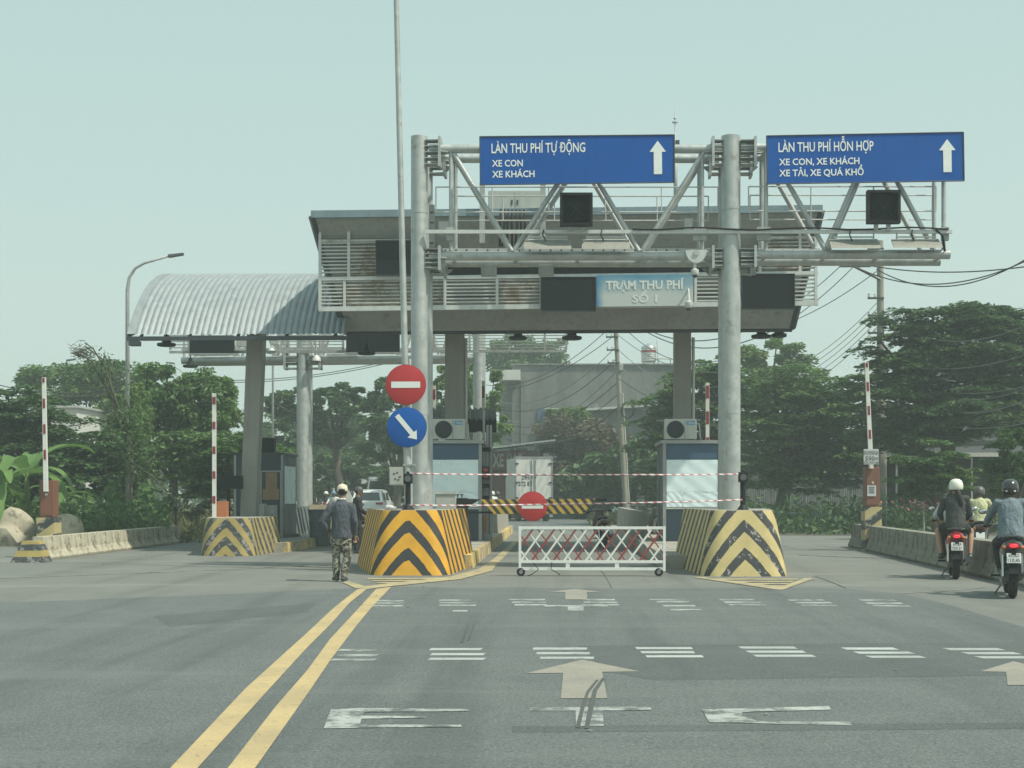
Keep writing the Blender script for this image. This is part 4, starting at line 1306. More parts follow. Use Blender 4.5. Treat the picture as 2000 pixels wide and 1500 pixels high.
# slats: two crossing families clipped to the frame
hgt = zt - zm
step = (x1 - x0) / 13.6
def clip(xa, za, xb, zb_):
    lo, hi = x0 + t_, x1 - t_
    (xa, za), (xb, zb_) = sorted([(xa, za), (xb, zb_)])
    if xb <= lo or xa >= hi: return None
    if xa < lo: za += (zb_ - za) * (lo - xa) / (xb - xa); xa = lo
    if xb > hi: zb_ = za + (zb_ - za) * (hi - xa) / (xb - xa); xb = hi
    return xa, za, xb, zb_
rn = hgt * .72
for k in range(-4, 16):
    for fam in (0, 1):
        xs = x0 + .03 + k * step + (0 if fam == 0 else .1)
        seg = clip(xs, zm, xs + rn, zt) if fam == 0 else clip(xs, zt, xs + rn, zm)
        if not seg: continue
        yy = YGt + (.006 if fam == 0 else .026)
        a, b = V(seg[0], yy, seg[1]), V(seg[2], yy, seg[3])
        d = (b - a).normalized(); n = Vector((-d.z, 0, d.x)) * (.017 if fam == 0 else .011)
        MB().prism([a - n, b - n, b + n, a + n], V(0, .014, 0)).build('slat', MT['gate_red'] if k % 2 else MT['gate_white'], gt)
for x in (x0 + .07, x1 - .09):
    MB().box(x - .03, x + .03, YGt - .02, YGt + .07, .13, zb - .02).build('castor_fork', MT['galv_dull'], gt)
    w_ = MB().lathe([(.03, -.024), (.07, -.024), (.078, -.012), (.078, .012), (.07, .024), (.03, .024)], (x - .03, YGt + .02, .078), 16, 'y').build('castor_wheel', MT['rubber'], gt, 40)
    MB().lathe([(.035, -.028), (.035, .028)], (x - .03, YGt + .02, .078), 12, 'y').build('hub', MT['rim'], w_)
for pts in ([(1042, 1099), (1052, 1112), (1040, 1121), (1030, 1125)], [(1078, 1098), (1076, 1112), (1088, 1118), (1094, 1123)]):
    MB().path([q_(*p) - V(0, .03, 0) for p in pts], .008, 5).build('loose_rope', MT['black'], gt, True)

# ================================================================ striped boom with its drive
YB = 36.2
bo = thing('boom_barrier', 'lowered yellow and black striped boom with red disc across the closed lane', 'boom barrier', (at(900, 1040, YB).x, YB, .27))
def qb(px, py, dy=0.): 
    p = at(px, py, YB); return V(p.x, YB + dy, p.z)
poly = [qb(939, 975.5), qb(1163, 974), qb(1140, 1003), qb(965, 1004)]
def xs(p): return (p.x - poly[0].x)
bp = MB().prism(poly, V(0, .05, 0)).build('striped_board', MT['boom_stripe'], bo)
loc = root_of(bp).location
set_uv(bp, [(0, (v.co.x + loc.x) + (v.co.z + loc.z) * .85 + 50) for v in bp.data.vertices])
MB().prism([qb(888, 973, .02), qb(939, 975, .02), qb(922, 985, .02), qb(908, 996, .02), qb(888, 1000, .02)], V(0, .04, 0)).build('arm_root', MT['black'], bo)
a, b = qb(905, 1003), qb(970, 999); MB().box(a.x, b.x, YB + .055, YB + .1, a.z, b.z).build('lower_arm', MT['black'], bo)
a, b = qb(1140, 979), qb(1185, 974); MB().box(a.x, b.x, YB + .055, YB + .09, a.z, b.z).build('arm_tip', MT['black'], bo)
hs = MB().bbox(qb(902, 990, .2), .26, .3, .42, .03).build('drive_head', MT['black'], bo)
for x in (893, 901): MB().lathe([(.015, 0), (.015, .06), (.04, .06), (.04, .08)], qb(x, 972, .2), 8).build('knob', MT['black'], hs)
p = qb(905, 1000, .2); MB().box(p.x - .05, p.x + .05, YB + .15, YB + .25, .27, p.z).build('post', MT['galv_dull'], bo)
s = round_sign(1040, 989, 29, YB - .06, MT['sign_red'], 'no_entry_sign', 'round red no-entry disc fixed to the lowered striped boom', 'bar')
# control cabinet beside the drive
s = thing('control_cabinet', 'pale grey control cabinet on the island behind the yellow nose', 'cabinet', (at(866, 1040, 35.4).x, 35.4, .27))
sbox(850, 963, 889, 1040, 35.4, .4, MT['cabinet'], 'body', s)
a, b = at(848, 965, 35.4), at(891, 960, 35.4)
MB().box(a.x, b.x, 35.36, 35.84, a.z, b.z).build('lid', MT['alu_light'], s)
sbox(852, 968, 887, 1036, 35.385, .012, MT['cabinet'], 'door', s)

# ================================================================ toll booths
YBo = 39.4
def booth(px0, px1, label, ac_x, logo, aclabel):
    a, b = at(px0, 1055, YBo), at(px1, 862, YBo)
    X0, X1, Z0, Z1 = a.x, b.x, .27, b.z
    s = thing('toll_booth', label, 'booth', ((X0 + X1) / 2, YBo, .27))
    D = 2.3
    MB().box(X0 + .05, X1 - .05, YBo + .03, YBo + D, Z0, Z1 - .06).build('cabin_wall', MT['booth_blue'], s)
    def pane(y0, y1, m, nm, dep=.02):
        z0, z1 = at(px0, y1, YBo).z, at(px0, y0, YBo).z
        return MB().box(X0 + .09, X1 - .09, YBo + .028 - dep, YBo + .026, z0, z1).build(nm, m, s)
    pane(868, 896, MT['booth_blue'], 'upper_panel', .012)
    # crinkled reflective film on the window, in three sheets
    zf0, zf1, zf2 = at(px0, 990, YBo).z, at(px0, 961, YBo).z, at(px0, 898, YBo).z
    wx0, wx1 = X0 + .09, X1 - .09
    for (xa, xb, za, zb_) in ((wx0, wx1, zf1 + .004, zf2), (wx0, wx0 + (wx1 - wx0) * .32, zf0, zf1), (wx0 + (wx1 - wx0) * .32 + .004, wx1, zf0, zf1)):
        nx, nz = 14, 14
        vs = [(xa + (xb - xa) * i / nx, YBo + .012 - .010 * math.sin(i * .9 + j * .35 + za) * math.cos(j * .5 + i * .2) - .004 * random.random(), za + (zb_ - za) * j / nz) for j in range(nz + 1) for i in range(nx + 1)]
        fs = [(j * (nx + 1) + i, j * (nx + 1) + i + 1, (j + 1) * (nx + 1) + i + 1, (j + 1) * (nx + 1) + i) for j in range(nz) for i in range(nx)]
        MB().add(vs, fs).build('window_film', MT['film'], s, True)
    zs = at(px0, 992, YBo).z
    MB().box(X0 + .07, X1 - .07, YBo - .005, YBo + .03, zs - .03, zs + .01).build('window_sill', MT['alu_light'], s)
    MB().box(X0 + .09, X1 - .09, YBo + .012, YBo + .028, Z0 + .02, zs - .04).build('lower_panel', MT['booth_dark'], s)
    for x, y in ((X0, YBo), (X1 - .08, YBo), (X0, YBo + D - .08), (X1 - .08, YBo + D - .08)):
        MB().box(x, x + .08, y, y + .08, Z0, Z1 - .06).build('corner_post', MT['alu'], s)
    MB().box(X0 - .05, X1 + .05, YBo - .06, YBo + D + .06, Z1 - .055, Z1 + .03).build('roof_slab', MT['alu'], s)
    # air conditioner on the roof
    a, b = at(ac_x, 862, YBo + .5), at(ac_x + 63, 818, YBo + .5)
    Y = YBo + .5; zb0 = Z1 + .032; zb1 = b.z
    u = thing('air_conditioner', aclabel, 'air conditioner', ((a.x + b.x) / 2, Y, zb0))
    MB().bbox(((a.x + b.x) / 2, Y + .16, (zb0 + zb1) / 2 + .02), b.x - a.x, .32, zb1 - zb0 - .04, .02).build('casing', MT['ac_white'], u)
    cx = a.x + (b.x - a.x) * .34; cz = (zb0 + zb1) / 2 + .01; rr = (zb1 - zb0) * .40
    gr = MB().lathe([(rr, 0), (rr, -.012), (rr * .93, -.016)], (cx, Y - .002, cz), 28, 'y').build('fan_grille', MT['dark_trim'], u, 40)
    for k in range(1, 6):
        r2 = rr * k / 6
        MB().path([(cx + r2 * math.cos(t), Y - .02, cz + r2 * math.sin(t)) for t in [2 * math.pi * i / 20 for i in range(21)]], .006, 4).build('grille_ring', MT['black'], gr)
    xm = a.x + (b.x - a.x) * .62
    MB().box(xm, xm + .008, Y - .006, Y - .002, zb0 + .05, zb1 - .03).build('seam', MT['dark_trim'], u)
    lg = MB().box(xm + .05, b.x - .05, Y - .008, Y - .003, zb1 - .16, zb1 - .05).build('badge', MT['ac_logo'], u)
    if logo: lettering('Midea', (xm + .10, Y - .008, zb1 - .135), (1, 0, 0), (0, 0, 1), .17, .06, MT['letter_white'], lg, .01, .003, name='badge_lettering', slant=.2)
    for x in (a.x + .1, b.x - .1): MB().box(x - .03, x + .03, Y + .02, Y + .3, zb0, zb0 + .04).build('foot', MT['dark_trim'], u)
    MB().path([(b.x, Y + .1, zb1 - .1), (b.x + .07, Y + .1, zb1 - .14), (b.x + .09, Y + .1, zb0 + .1), (b.x + .14, Y + .1, zb0 - .02)], .022, 6).build('pipe', MT['alu_light'], u, True)
    return s, X0, X1, Z1
booth(828, 941, 'dark blue toll booth with silver window film behind the yellow nose', 845, True, 'white air conditioner on the roof of the booth behind the yellow nose')
booth(1295, 1409, 'dark blue toll booth with silver window film behind the weathered nose', 1298, True, 'white air conditioner on the roof of the right toll booth')
# rod standing on the right booth roof
# equipment poles beside the left booth
s = thing('lane_display', 'slim pole display with red digits beside the left booth', 'display', (at(951, 1045, 40.6).x, 40.6, .27))
for px, dx in ((945, 0), (952, .0), (958.5, .02)):
    p = at(px, 900, 40.6)
    MB().box(p.x - .03, p.x + .03, 40.6 + dx, 40.68 + dx, .27, at(px, 800 if px < 950 else 830, 40.6).z).build('pole', MT['galv_dull'], s)
sbox(941, 911, 956, 936, 40.3, .25, MT['black'], 'digit_box', s)
for y0, y1 in ((914, 921), (926, 933)): sbox(944, y0, 953, y1, 40.29, .008, MT['led_red'], 'red_digits', s)
sbox(942, 945, 956, 953, 40.3, .25, MT['black'], 'card_reader', s); sbox(943, 968, 955, 980, 40.35, .2, MT['black'], 'speaker_box', s)
sbox(945, 1005, 950, 1040, 40.35, .15, MT['orange_box'], 'orange_panel', s)
p = at(949, 878, 40.3)
MB().tube(p + V(-.12, 0, 0), p + V(.12, -.1, 0), .06, n=10).build('camera_tube', MT['black'], s, 40)
p = at(936, 852, 40.2); MB().tube((p.x, 40.2, 2.9), (p.x, 40.2, at(936, 843, 40.2).z), .06, n=10).build('beacon', MT['alu_light'], s, 40)

# raised far booms with red bands
def raised_boom(px, y0, y1, Y, wpx, n, label, lean=0., bands=None, name='raised_boom', group='raised boom arms'):
    a, b = at(px, y1, Y), at(px + lean, y0, Y)
    r_ = wpx / 2 * Y / FPX
    s = thing(name, label, 'boom barrier', (a.x, Y, a.z), group=group)
    d = b - a; d.y = 0
    MB().hexa([a + V(-r_, 0, 0), a + V(r_, 0, 0), a + V(r_, .06, 0), a + V(-r_, .06, 0)], [b + V(-r_, 0, 0), b + V(r_, 0, 0), b + V(r_, .06, 0), b + V(-r_, .06, 0)]).build('arm', MT['boom_white'], s)
    for f0, f1 in bands:
        p, q = a + d * f0, a + d * f1
        rr = r_ * .78
        MB().hexa([p + V(-rr, -.006, 0), p + V(rr, -.006, 0), p + V(rr, -.002, 0), p + V(-rr, -.002, 0)], [q + V(-rr, -.006, 0), q + V(rr, -.006, 0), q + V(rr, -.002, 0), q + V(-rr, -.002, 0)]).build('red_band', MT['boom_red'], s)
    return s
raised_boom(848, 753, 1000, 47, 6.5, 0, 'upright boom arm behind the left booth, left of the canopy column', bands=[(.89, .97), (.7, .78), (.5, .58)])
raised_boom(1382, 748, 1000, 47, 7, 0, 'upright boom arm behind the right booth and its air conditioner', bands=[(.88, .98), (.68, .78), (.5, .58)])
raised_boom(944, 744, 1000, 46, 6, 0, 'upright boom arm with red bands right of the left booth', bands=[(.87, .96), (.68, .77), (.48, .56)])

# corrugated awning behind the left booth
s = thing('awning', 'dark corrugated cement awning behind the left toll booth', 'awning', (at(905, 1030, 46).x, 46, .27))
a, b = at(836, 798, 46), at(970, 845, 46)
nx = 13 * 6; vs = []
for j in range(2):
    for i in range(nx + 1): vs.append((a.x + (b.x - a.x) * i / nx, 46 - .7 * j, a.z - (a.z - b.z) * .5 * j + .035 * math.cos(i * math.pi / 3)))
MB().add(vs, [(i, i + 1, nx + 2 + i, nx + 1 + i) for i in range(nx)]).build('sheet', MT['asbestos'], s, True)
MB().box(a.x, b.x, 45.8, 45.9, b.z, a.z - .2).build('fascia_board', MT['black'], s)
for x in (a.x + .2, b.x - .2): MB().box(x - .04, x + .04, 45.92, 46, .27, b.z).build('post', MT['dark_trim'], s)

# low concrete walls along the islands' far halves
for (xa, y0, y1, lb) in ((I1R - .42, 47.5, 59, 'low pale concrete wall on the left island behind the booth'), (I2L + .16, 42, 57, 'low pale concrete wall along the right island behind the booth')):
    solo(MB().hexa([(xa, y0, .27), (xa + .26, y0, .27), (xa + .26, y1, .27), (xa, y1, .27)], [(xa + .03, y0 + .3, 1.0), (xa + .23, y0 + .3, 1.0), (xa + .23, y1, 1.0), (xa + .03, y1, 1.0)]), 'concrete_wall', MT['concrete'], lb, 'wall')

# ================================================================ left booth of the other direction
YQ = 43.0
s = thing('toll_booth', 'dark toll booth with boarded door behind the leaning column', 'booth', (at(515, 1050, YQ).x, YQ, .24))
X0, X1 = at(457, 900, YQ).x, at(553, 900, YQ).x
Zt = at(500, 889, YQ).z
MB().box(X0, X1, YQ, YQ + 2.2, .24, Zt).build('cabin_wall', MT['booth_dark'], s)
MB().box(X0 - .04, X1 + .04, YQ - .04, YQ + 2.24, Zt + .003, Zt + .07).build('roof_slab', MT['dark_trim'], s)
MB().box(X1 + .003, X1 + .012, YQ + .2, YQ + 2.0, 1.2, Zt - .3).build('side_window', MT['film'], s)
sbox(502, 855, 535, 886, YQ + .3, .3, MT['dark_board'], 'roof_box', s)
dr = sbox(510, 921, 548, 1045, YQ - .02, .015, MT['booth_dark'], 'door', s)
for r_ in ((508, 919, 511, 1048), (547, 919, 550, 1048), (511, 919, 547, 922)): sbox(*r_, YQ - .035, .03, MT['alu'], 'door_frame', s)
sbox(519, 923, 541, 955, YQ - .026, .008, MT['plywood'], 'board', dr); sbox(513, 955, 545, 976, YQ - .03, .008, MT['plywood'], 'board', dr)
for x in (X0, X1 - .06): MB().box(x, x + .06, YQ - .012, YQ - .002, .24, Zt).build('corner_post', MT['alu'], s)
# its outdoor cabinet and lane display board
s = thing('control_cabinet', 'pale grey cabinet beside the boarded booth on the far left island', 'cabinet', (at(512, 1040, 41.6).x, 41.6, .24))
sbox(496, 984, 516, 1040, 41.6, .4, MT['cabinet'], 'body', s)
sbox(517, 987, 535, 1044, 41.75, .5, MT['cabinet'], 'side_unit', s)
sbox(498, 990, 506, 995, 41.59, .008, MT['dark_trim'], 'label_mark', s)
sbox(527, 1003, 531, 1055, 41.3, .1, MT['alu'], 'guard_post', s); sbox(534, 1000, 537, 1055, 41.3, .1, MT['alu'], 'guard_post', s)
s = thing('lane_display', 'black display board on a dark post left of the leaning column', 'display', (at(446, 1010, 39.8).x, 39.8, .24))
sbox(420, 929, 473, 955, 39.8, .14, MT['dark_board'], 'panel', s)
sbox(443, 893, 449, 1010, 39.96, .08, MT['black'], 'post', s)
sbox(428, 893, 449, 896, 39.97, .06, MT['black'], 'arm', s)
s = thing('boom_machine', 'orange boom machine on the dull left nose', 'boom barrier', (at(432, 1010, 38.6).x, 38.6, .9))
MB().box(at(423, 1, 38.6).x, at(441, 1, 38.6).x, 38.6, 38.95, .9, at(430, 979, 38.6).z).build('casing', MT['orange_box'], s)
raised_boom(418, 768, 1010, 38.5, 7.5, 0, 'upright white boom arm with red bands on the dull left nose', bands=[(.91, .97), (.71, .77), (.51, .57), (.31, .37), (.11, .17)])

# ================================================================ roadside booms with brown boxes
def road_boom(px_box, yb0, yb1, px_base, ys, Y, boom, label, side):
    a = at(px_box[0], yb1, Y); b = at(px_box[1], yb0, Y)
    s = thing('boom_machine', label, 'boom barrier', ((a.x + b.x) / 2, Y, 0))
    bx = MB().bbox(((a.x + b.x) / 2, Y + .2, (a.z + b.z) / 2), b.x - a.x, .4, b.z - a.z, .012).build('casing', MT['brown_box'], s)
    MB().box(a.x + .03, b.x - .03, Y - .012, Y - .004, a.z + .05, b.z - .05).build('door', MT['brown_box'], bx)
    MB().lathe([(.03, -.03), (.035, -.012)], ((a.x + b.x) / 2, Y, (a.z + b.z) / 2 + .1), 10, 'y').build('lock', MT['alu_light'], bx)
    a2 = at(px_base[0], ys, Y); b2 = at(px_base[1], yb1 + 1, Y)
    st = MB().box(a2.x, b2.x, Y - .03, Y + .48, 0, b2.z).build('plinth', MT['post_stripe'], s)
    lx = root_of(st).location
    set_uv(st, [(0, v.co.z + side * v.co.x * .7 + 20) for v in st.data.vertices])
    (bx0, by0, by1, wpx, ln) = boom
    p, q = at(bx0, by1, Y - .08), at(bx0 + ln, by0, Y - .08)
    r_ = wpx / 2 * Y / FPX
    am = MB().hexa([p + V(-r_ * 1.25, 0, 0), p + V(r_ * 1.25, 0, 0), p + V(r_ * 1.25, .06, 0), p + V(-r_ * 1.25, .06, 0)], [q + V(-r_, 0, 0), q + V(r_, 0, 0), q + V(r_, .06, 0), q + V(-r_, .06, 0)]).build('arm', MT['boom_white'], s)
    for k in range(4):
        f0 = .28 + k * .225; f1 = min(f0 + .085, .995)
        u, v_ = p.lerp(q, f0), p.lerp(q, f1); rr = r_ * .62
        MB().hexa([u + V(-rr, -.008, 0), u + V(rr, -.008, 0), u + V(rr, -.002, 0), u + V(-rr, -.002, 0)], [v_ + V(-rr, -.008, 0), v_ + V(rr, -.008, 0), v_ + V(rr, -.002, 0), v_ + V(-rr, -.002, 0)]).build('red_band', MT['boom_red'], am)
    return s
road_boom((77, 104), 938, 1010, (72, 107), 1062, 35.2, (89, 737, 960, 7, -4), 'brown boom machine with upright white boom at the far left', -1)
road_boom((1691, 1718), 912, 989, (1689, 1722), 1062, 40.2, (1702, 708, 915, 7, -9), 'brown boom machine with upright white boom at the right barrier', -1)
s = thing('hand_lettered_placard', 'white hand-lettered placard tied to the right upright boom', 'sign', at(1701, 908, 40.0))
pa = sbox(1687, 877, 1716, 907, 40.0, .02, MT['banner_white'], 'board', s)
a = at(1688, 888, 39.995); kx = 40.0 / FPX
lettering('BONNINA', a, (1, 0, 0), (0, 0, 1), 27 * kx, 8 * kx, MT['ink_faded'], s, .02, .004)
lettering('590=', at(1690, 900, 39.995), (1, 0, 0), (0, 0, 1), 25 * kx, 9 * kx, MT['ink_faded'], s, .02, .004)
lettering('KDC PHÚ HM', at(1688, 906, 39.995), (1, 0, 0), (0, 0, 1), 27 * kx, 4.5 * kx, MT['ink_faded'], s, .02, .004)
s = thing('paper_notice', 'white printed paper notice stuck on the right brown boom box', 'notice', at(1702, 969, 40.17))
sbox(1694, 948, 1711, 969, 40.165, .012, MT['banner_white'], 'sheet', s)
for k in range(4): sbox(1697, 950.5 + k * 3.6, 1708, 952.5 + k * 3.6, 40.16, .004, MT['ink_faded'], 'print_line', s)

# ================================================================ ribbed jersey barriers
def jersey_mesh(L, H, W, m, name='jersey_barrier'):
    prof = [(W, 0), (W, .06), (W * .62, H * .42), (W * .48, H), (-W * .48, H), (-W * .62, H * .42), (-W, .06), (-W, 0)]
    n = int(L / .045)
    rings = []
    for i in range(n + 1):
        o_ = .042 if i % 3 else 0.
        if i in (0, n): o_ = -.012
        rings.append([(x + (o_ if x > 0 else -o_) * (1 if 0 < z < H * 1.1 else 0), -L / 2 + L * i / n, z) for x, z in prof])
    return MB().loft(rings)
def jersey_line(p, q, n, H, m, labels, cat='barrier', W=.24):
    p, q = Vector(p), Vector(q)
    L = (q - p).length / n
    base = None
    d = (q - p).normalized()
    for i in range(n):
        c = p + d * L * (i + .5)
        if base is None:
            base = jersey_mesh(L - .02, H, W, m).build('jersey_barrier', m, None)
            o = base
        else:
            o = base.copy(); COL.objects.link(o)
        o.location = (c.x, c.y, 0)
        o.rotation_euler = (0, 0, math.atan2(d.y, d.x) - math.pi / 2 + random.uniform(-.012, .012))
        tag(o, labels[i], cat, 'low ribbed concrete barriers')
ordn = ['first', 'second', 'third', 'fourth', 'fifth', 'sixth', 'seventh', 'eighth', 'ninth']
jersey_line(gp(76, 1094), gp(341, 1060), 6, .52, MT['jersey_cream'], [f'{ordn[i]} ribbed cream barrier block of the left row, counted from the near end' for i in range(6)])
jersey_line(gp(1676, 1068), gp(2090, 1160), 9, .64, MT['jersey_grey'], [f'{ordn[i]} ribbed grey barrier block of the right row, counted from the far end' for i in range(9)], W=.26)
# end block of the left row
e_ = gp(52, 1099)
sb = MB().hexa([(e_.x - .36, e_.y, 0), (e_.x + .36, e_.y, 0), (e_.x + .36, e_.y + .6, 0), (e_.x - .36, e_.y + .6, 0)], [(e_.x - .14, e_.y + .15, .46), (e_.x + .2, e_.y + .15, .46), (e_.x + .2, e_.y + .5, .46), (e_.x - .14, e_.y + .5, .46)])
o = solo(sb, 'barrier_end_block', MT['chev_worn'], 'tapered black and yellow end block of the left barrier row', 'barrier')
set_uv(o, [(0, v.co.z * 1.6 - .14) for v in o.data.vertices])

# ================================================================ odds and ends at the left island
s = thing('barrel', 'dark grey steel drum behind the man in camouflage trousers', 'barrel', gp(625, 1066))
c = gp(625, 1066)
MB().lathe([(.27, 0), (.28, .02), (.29, .3), (.3, .31), (.3, .34), (.29, .35), (.31, .68), (.32, .69), (.32, .72), (.31, .73), (.325, 1.0), (.335, 1.01), (.335, 1.04)], c, 24).build('drum', MT['barrel'], s, 40)
MB().lathe([(.32, .98), (.32, .99)], c, 24).build('lid', MT['barrel'], s)
p = gp(622, 1050)
solo(MB().hexa([(p.x - .42, p.y, 0), (p.x + .62, p.y, 0), (p.x + .62, p.y + .5, 0), (p.x - .42, p.y + .5, 0)], [(p.x - .36, p.y + .06, 1.12), (p.x + .5, p.y + .06, 1.12), (p.x + .5, p.y + .44, 1.12), (p.x - .36, p.y + .44, 1.12)]), 'concrete_block', MT['sand'], 'tall pale sandy concrete block behind the grey drum', 'block')
# striped folding barricade panels leaning together
for k, (x, lb) in enumerate(((579, 'red and white slatted panel leaning beside the boarded booth'), (598, 'blue and white slatted panel leaning next to the red slatted one'))):
    p = gp(x, 1060)
    s = thing('slatted_panel', lb, 'panel', p, group='leaning slatted panels')
    for j in range(7):
        xx = p.x - .16 + j * .055
        MB().hexa([(xx, p.y + .1, .25), (xx + .04, p.y + .1, .25), (xx + .04, p.y + .13, .25), (xx, p.y + .13, .25)], [(xx - .22, p.y + .5, 1.05), (xx - .18, p.y + .5, 1.05), (xx - .18, p.y + .53, 1.05), (xx - .22, p.y + .53, 1.05)]).build('slat', (MT['sign_white'] if j % 2 else (MT['gate_red'] if k == 0 else MT['booth_blue'])), s)
    for z, dx, dy in ((.22, 0, .08), (1.06, -.23, .5)): MB().box(p.x - .2 + dx, p.x + .24 + dx, p.y + dy, p.y + dy + .05, z, z + .04).build('rail', MT['sign_white'], s)
p = gp(574, 1064)
s = thing('water_pump', 'small grey pump with a red cap and black hose by the left kerb', 'pump', p)
MB().lathe([(.1, -.2), (.14, -.15), (.14, .15), (.08, .2)], p + V(0, 0, .2), 14, 'x').build('motor', MT['barrel'], s, 40)
MB().ball(p + V(-.12, -.05, .3), (.12, .1, .1)).build('red_cap', MT['red_plastic'], s, True)
MB().box(p.x - .2, p.x + .2, p.y - .1, p.y + .1, 0, .08).build('foot', MT['dark_trim'], s)
MB().path([p + V(.15, 0, .12), p + V(.5, -.3, .04), p + V(1.0, -.5, .03), p + V(1.7, -.4, .03), p + V(2.3, -.6, .03)], .03, 8).build('hose', MT['black'], s, True)
p = gp(706, 1064)
s = thing('bucket', 'blue plastic bucket on the road left of the yellow nose', 'bucket', p)
MB().lathe([(.11, 0), (.15, .28), (.16, .29), (.16, .31)], p, 16).build('pail', MT['blue_bucket'], s, 40)
MB().path([p + V(.155 * math.cos(a), .02, .30 + .1 * math.sin(a)) for a in [math.pi * i / 10 for i in range(11)]], .006, 5).build('handle', MT['chrome'], s)
# scattered grit and litter on the apron
rng = np.random.default_rng(3)
mb = MB()
def pebble(x, y, r_):
    mb.ball((x, y, r_ * .35), (r_ * random.uniform(.8, 1.4), r_ * random.uniform(.8, 1.4), r_ * .5), 5, 3)
for k in range(150):
    f = random.random()
    if f < .35: q = G2(random.gauss(760, 60), random.uniform(1126, 1200))
    elif f < .55: q = G2(random.gauss(900, 50), random.uniform(1090, 1128))
    elif f < .75: q = G2(random.uniform(60, 600), random.uniform(1070, 1110))
    elif f < .87: q = G2(random.gauss(1520, 60), random.uniform(1100, 1140))
    else: q = G2(random.uniform(600, 1900), random.uniform(1160, 1450))
    pebble(q[0], q[1], random.choice((.007, .01, .014, .02)))
o = mb.build('grit', MT['concrete_dark'], None)
tag(o, 'scattered grit and small stones on the road', kind='stuff')

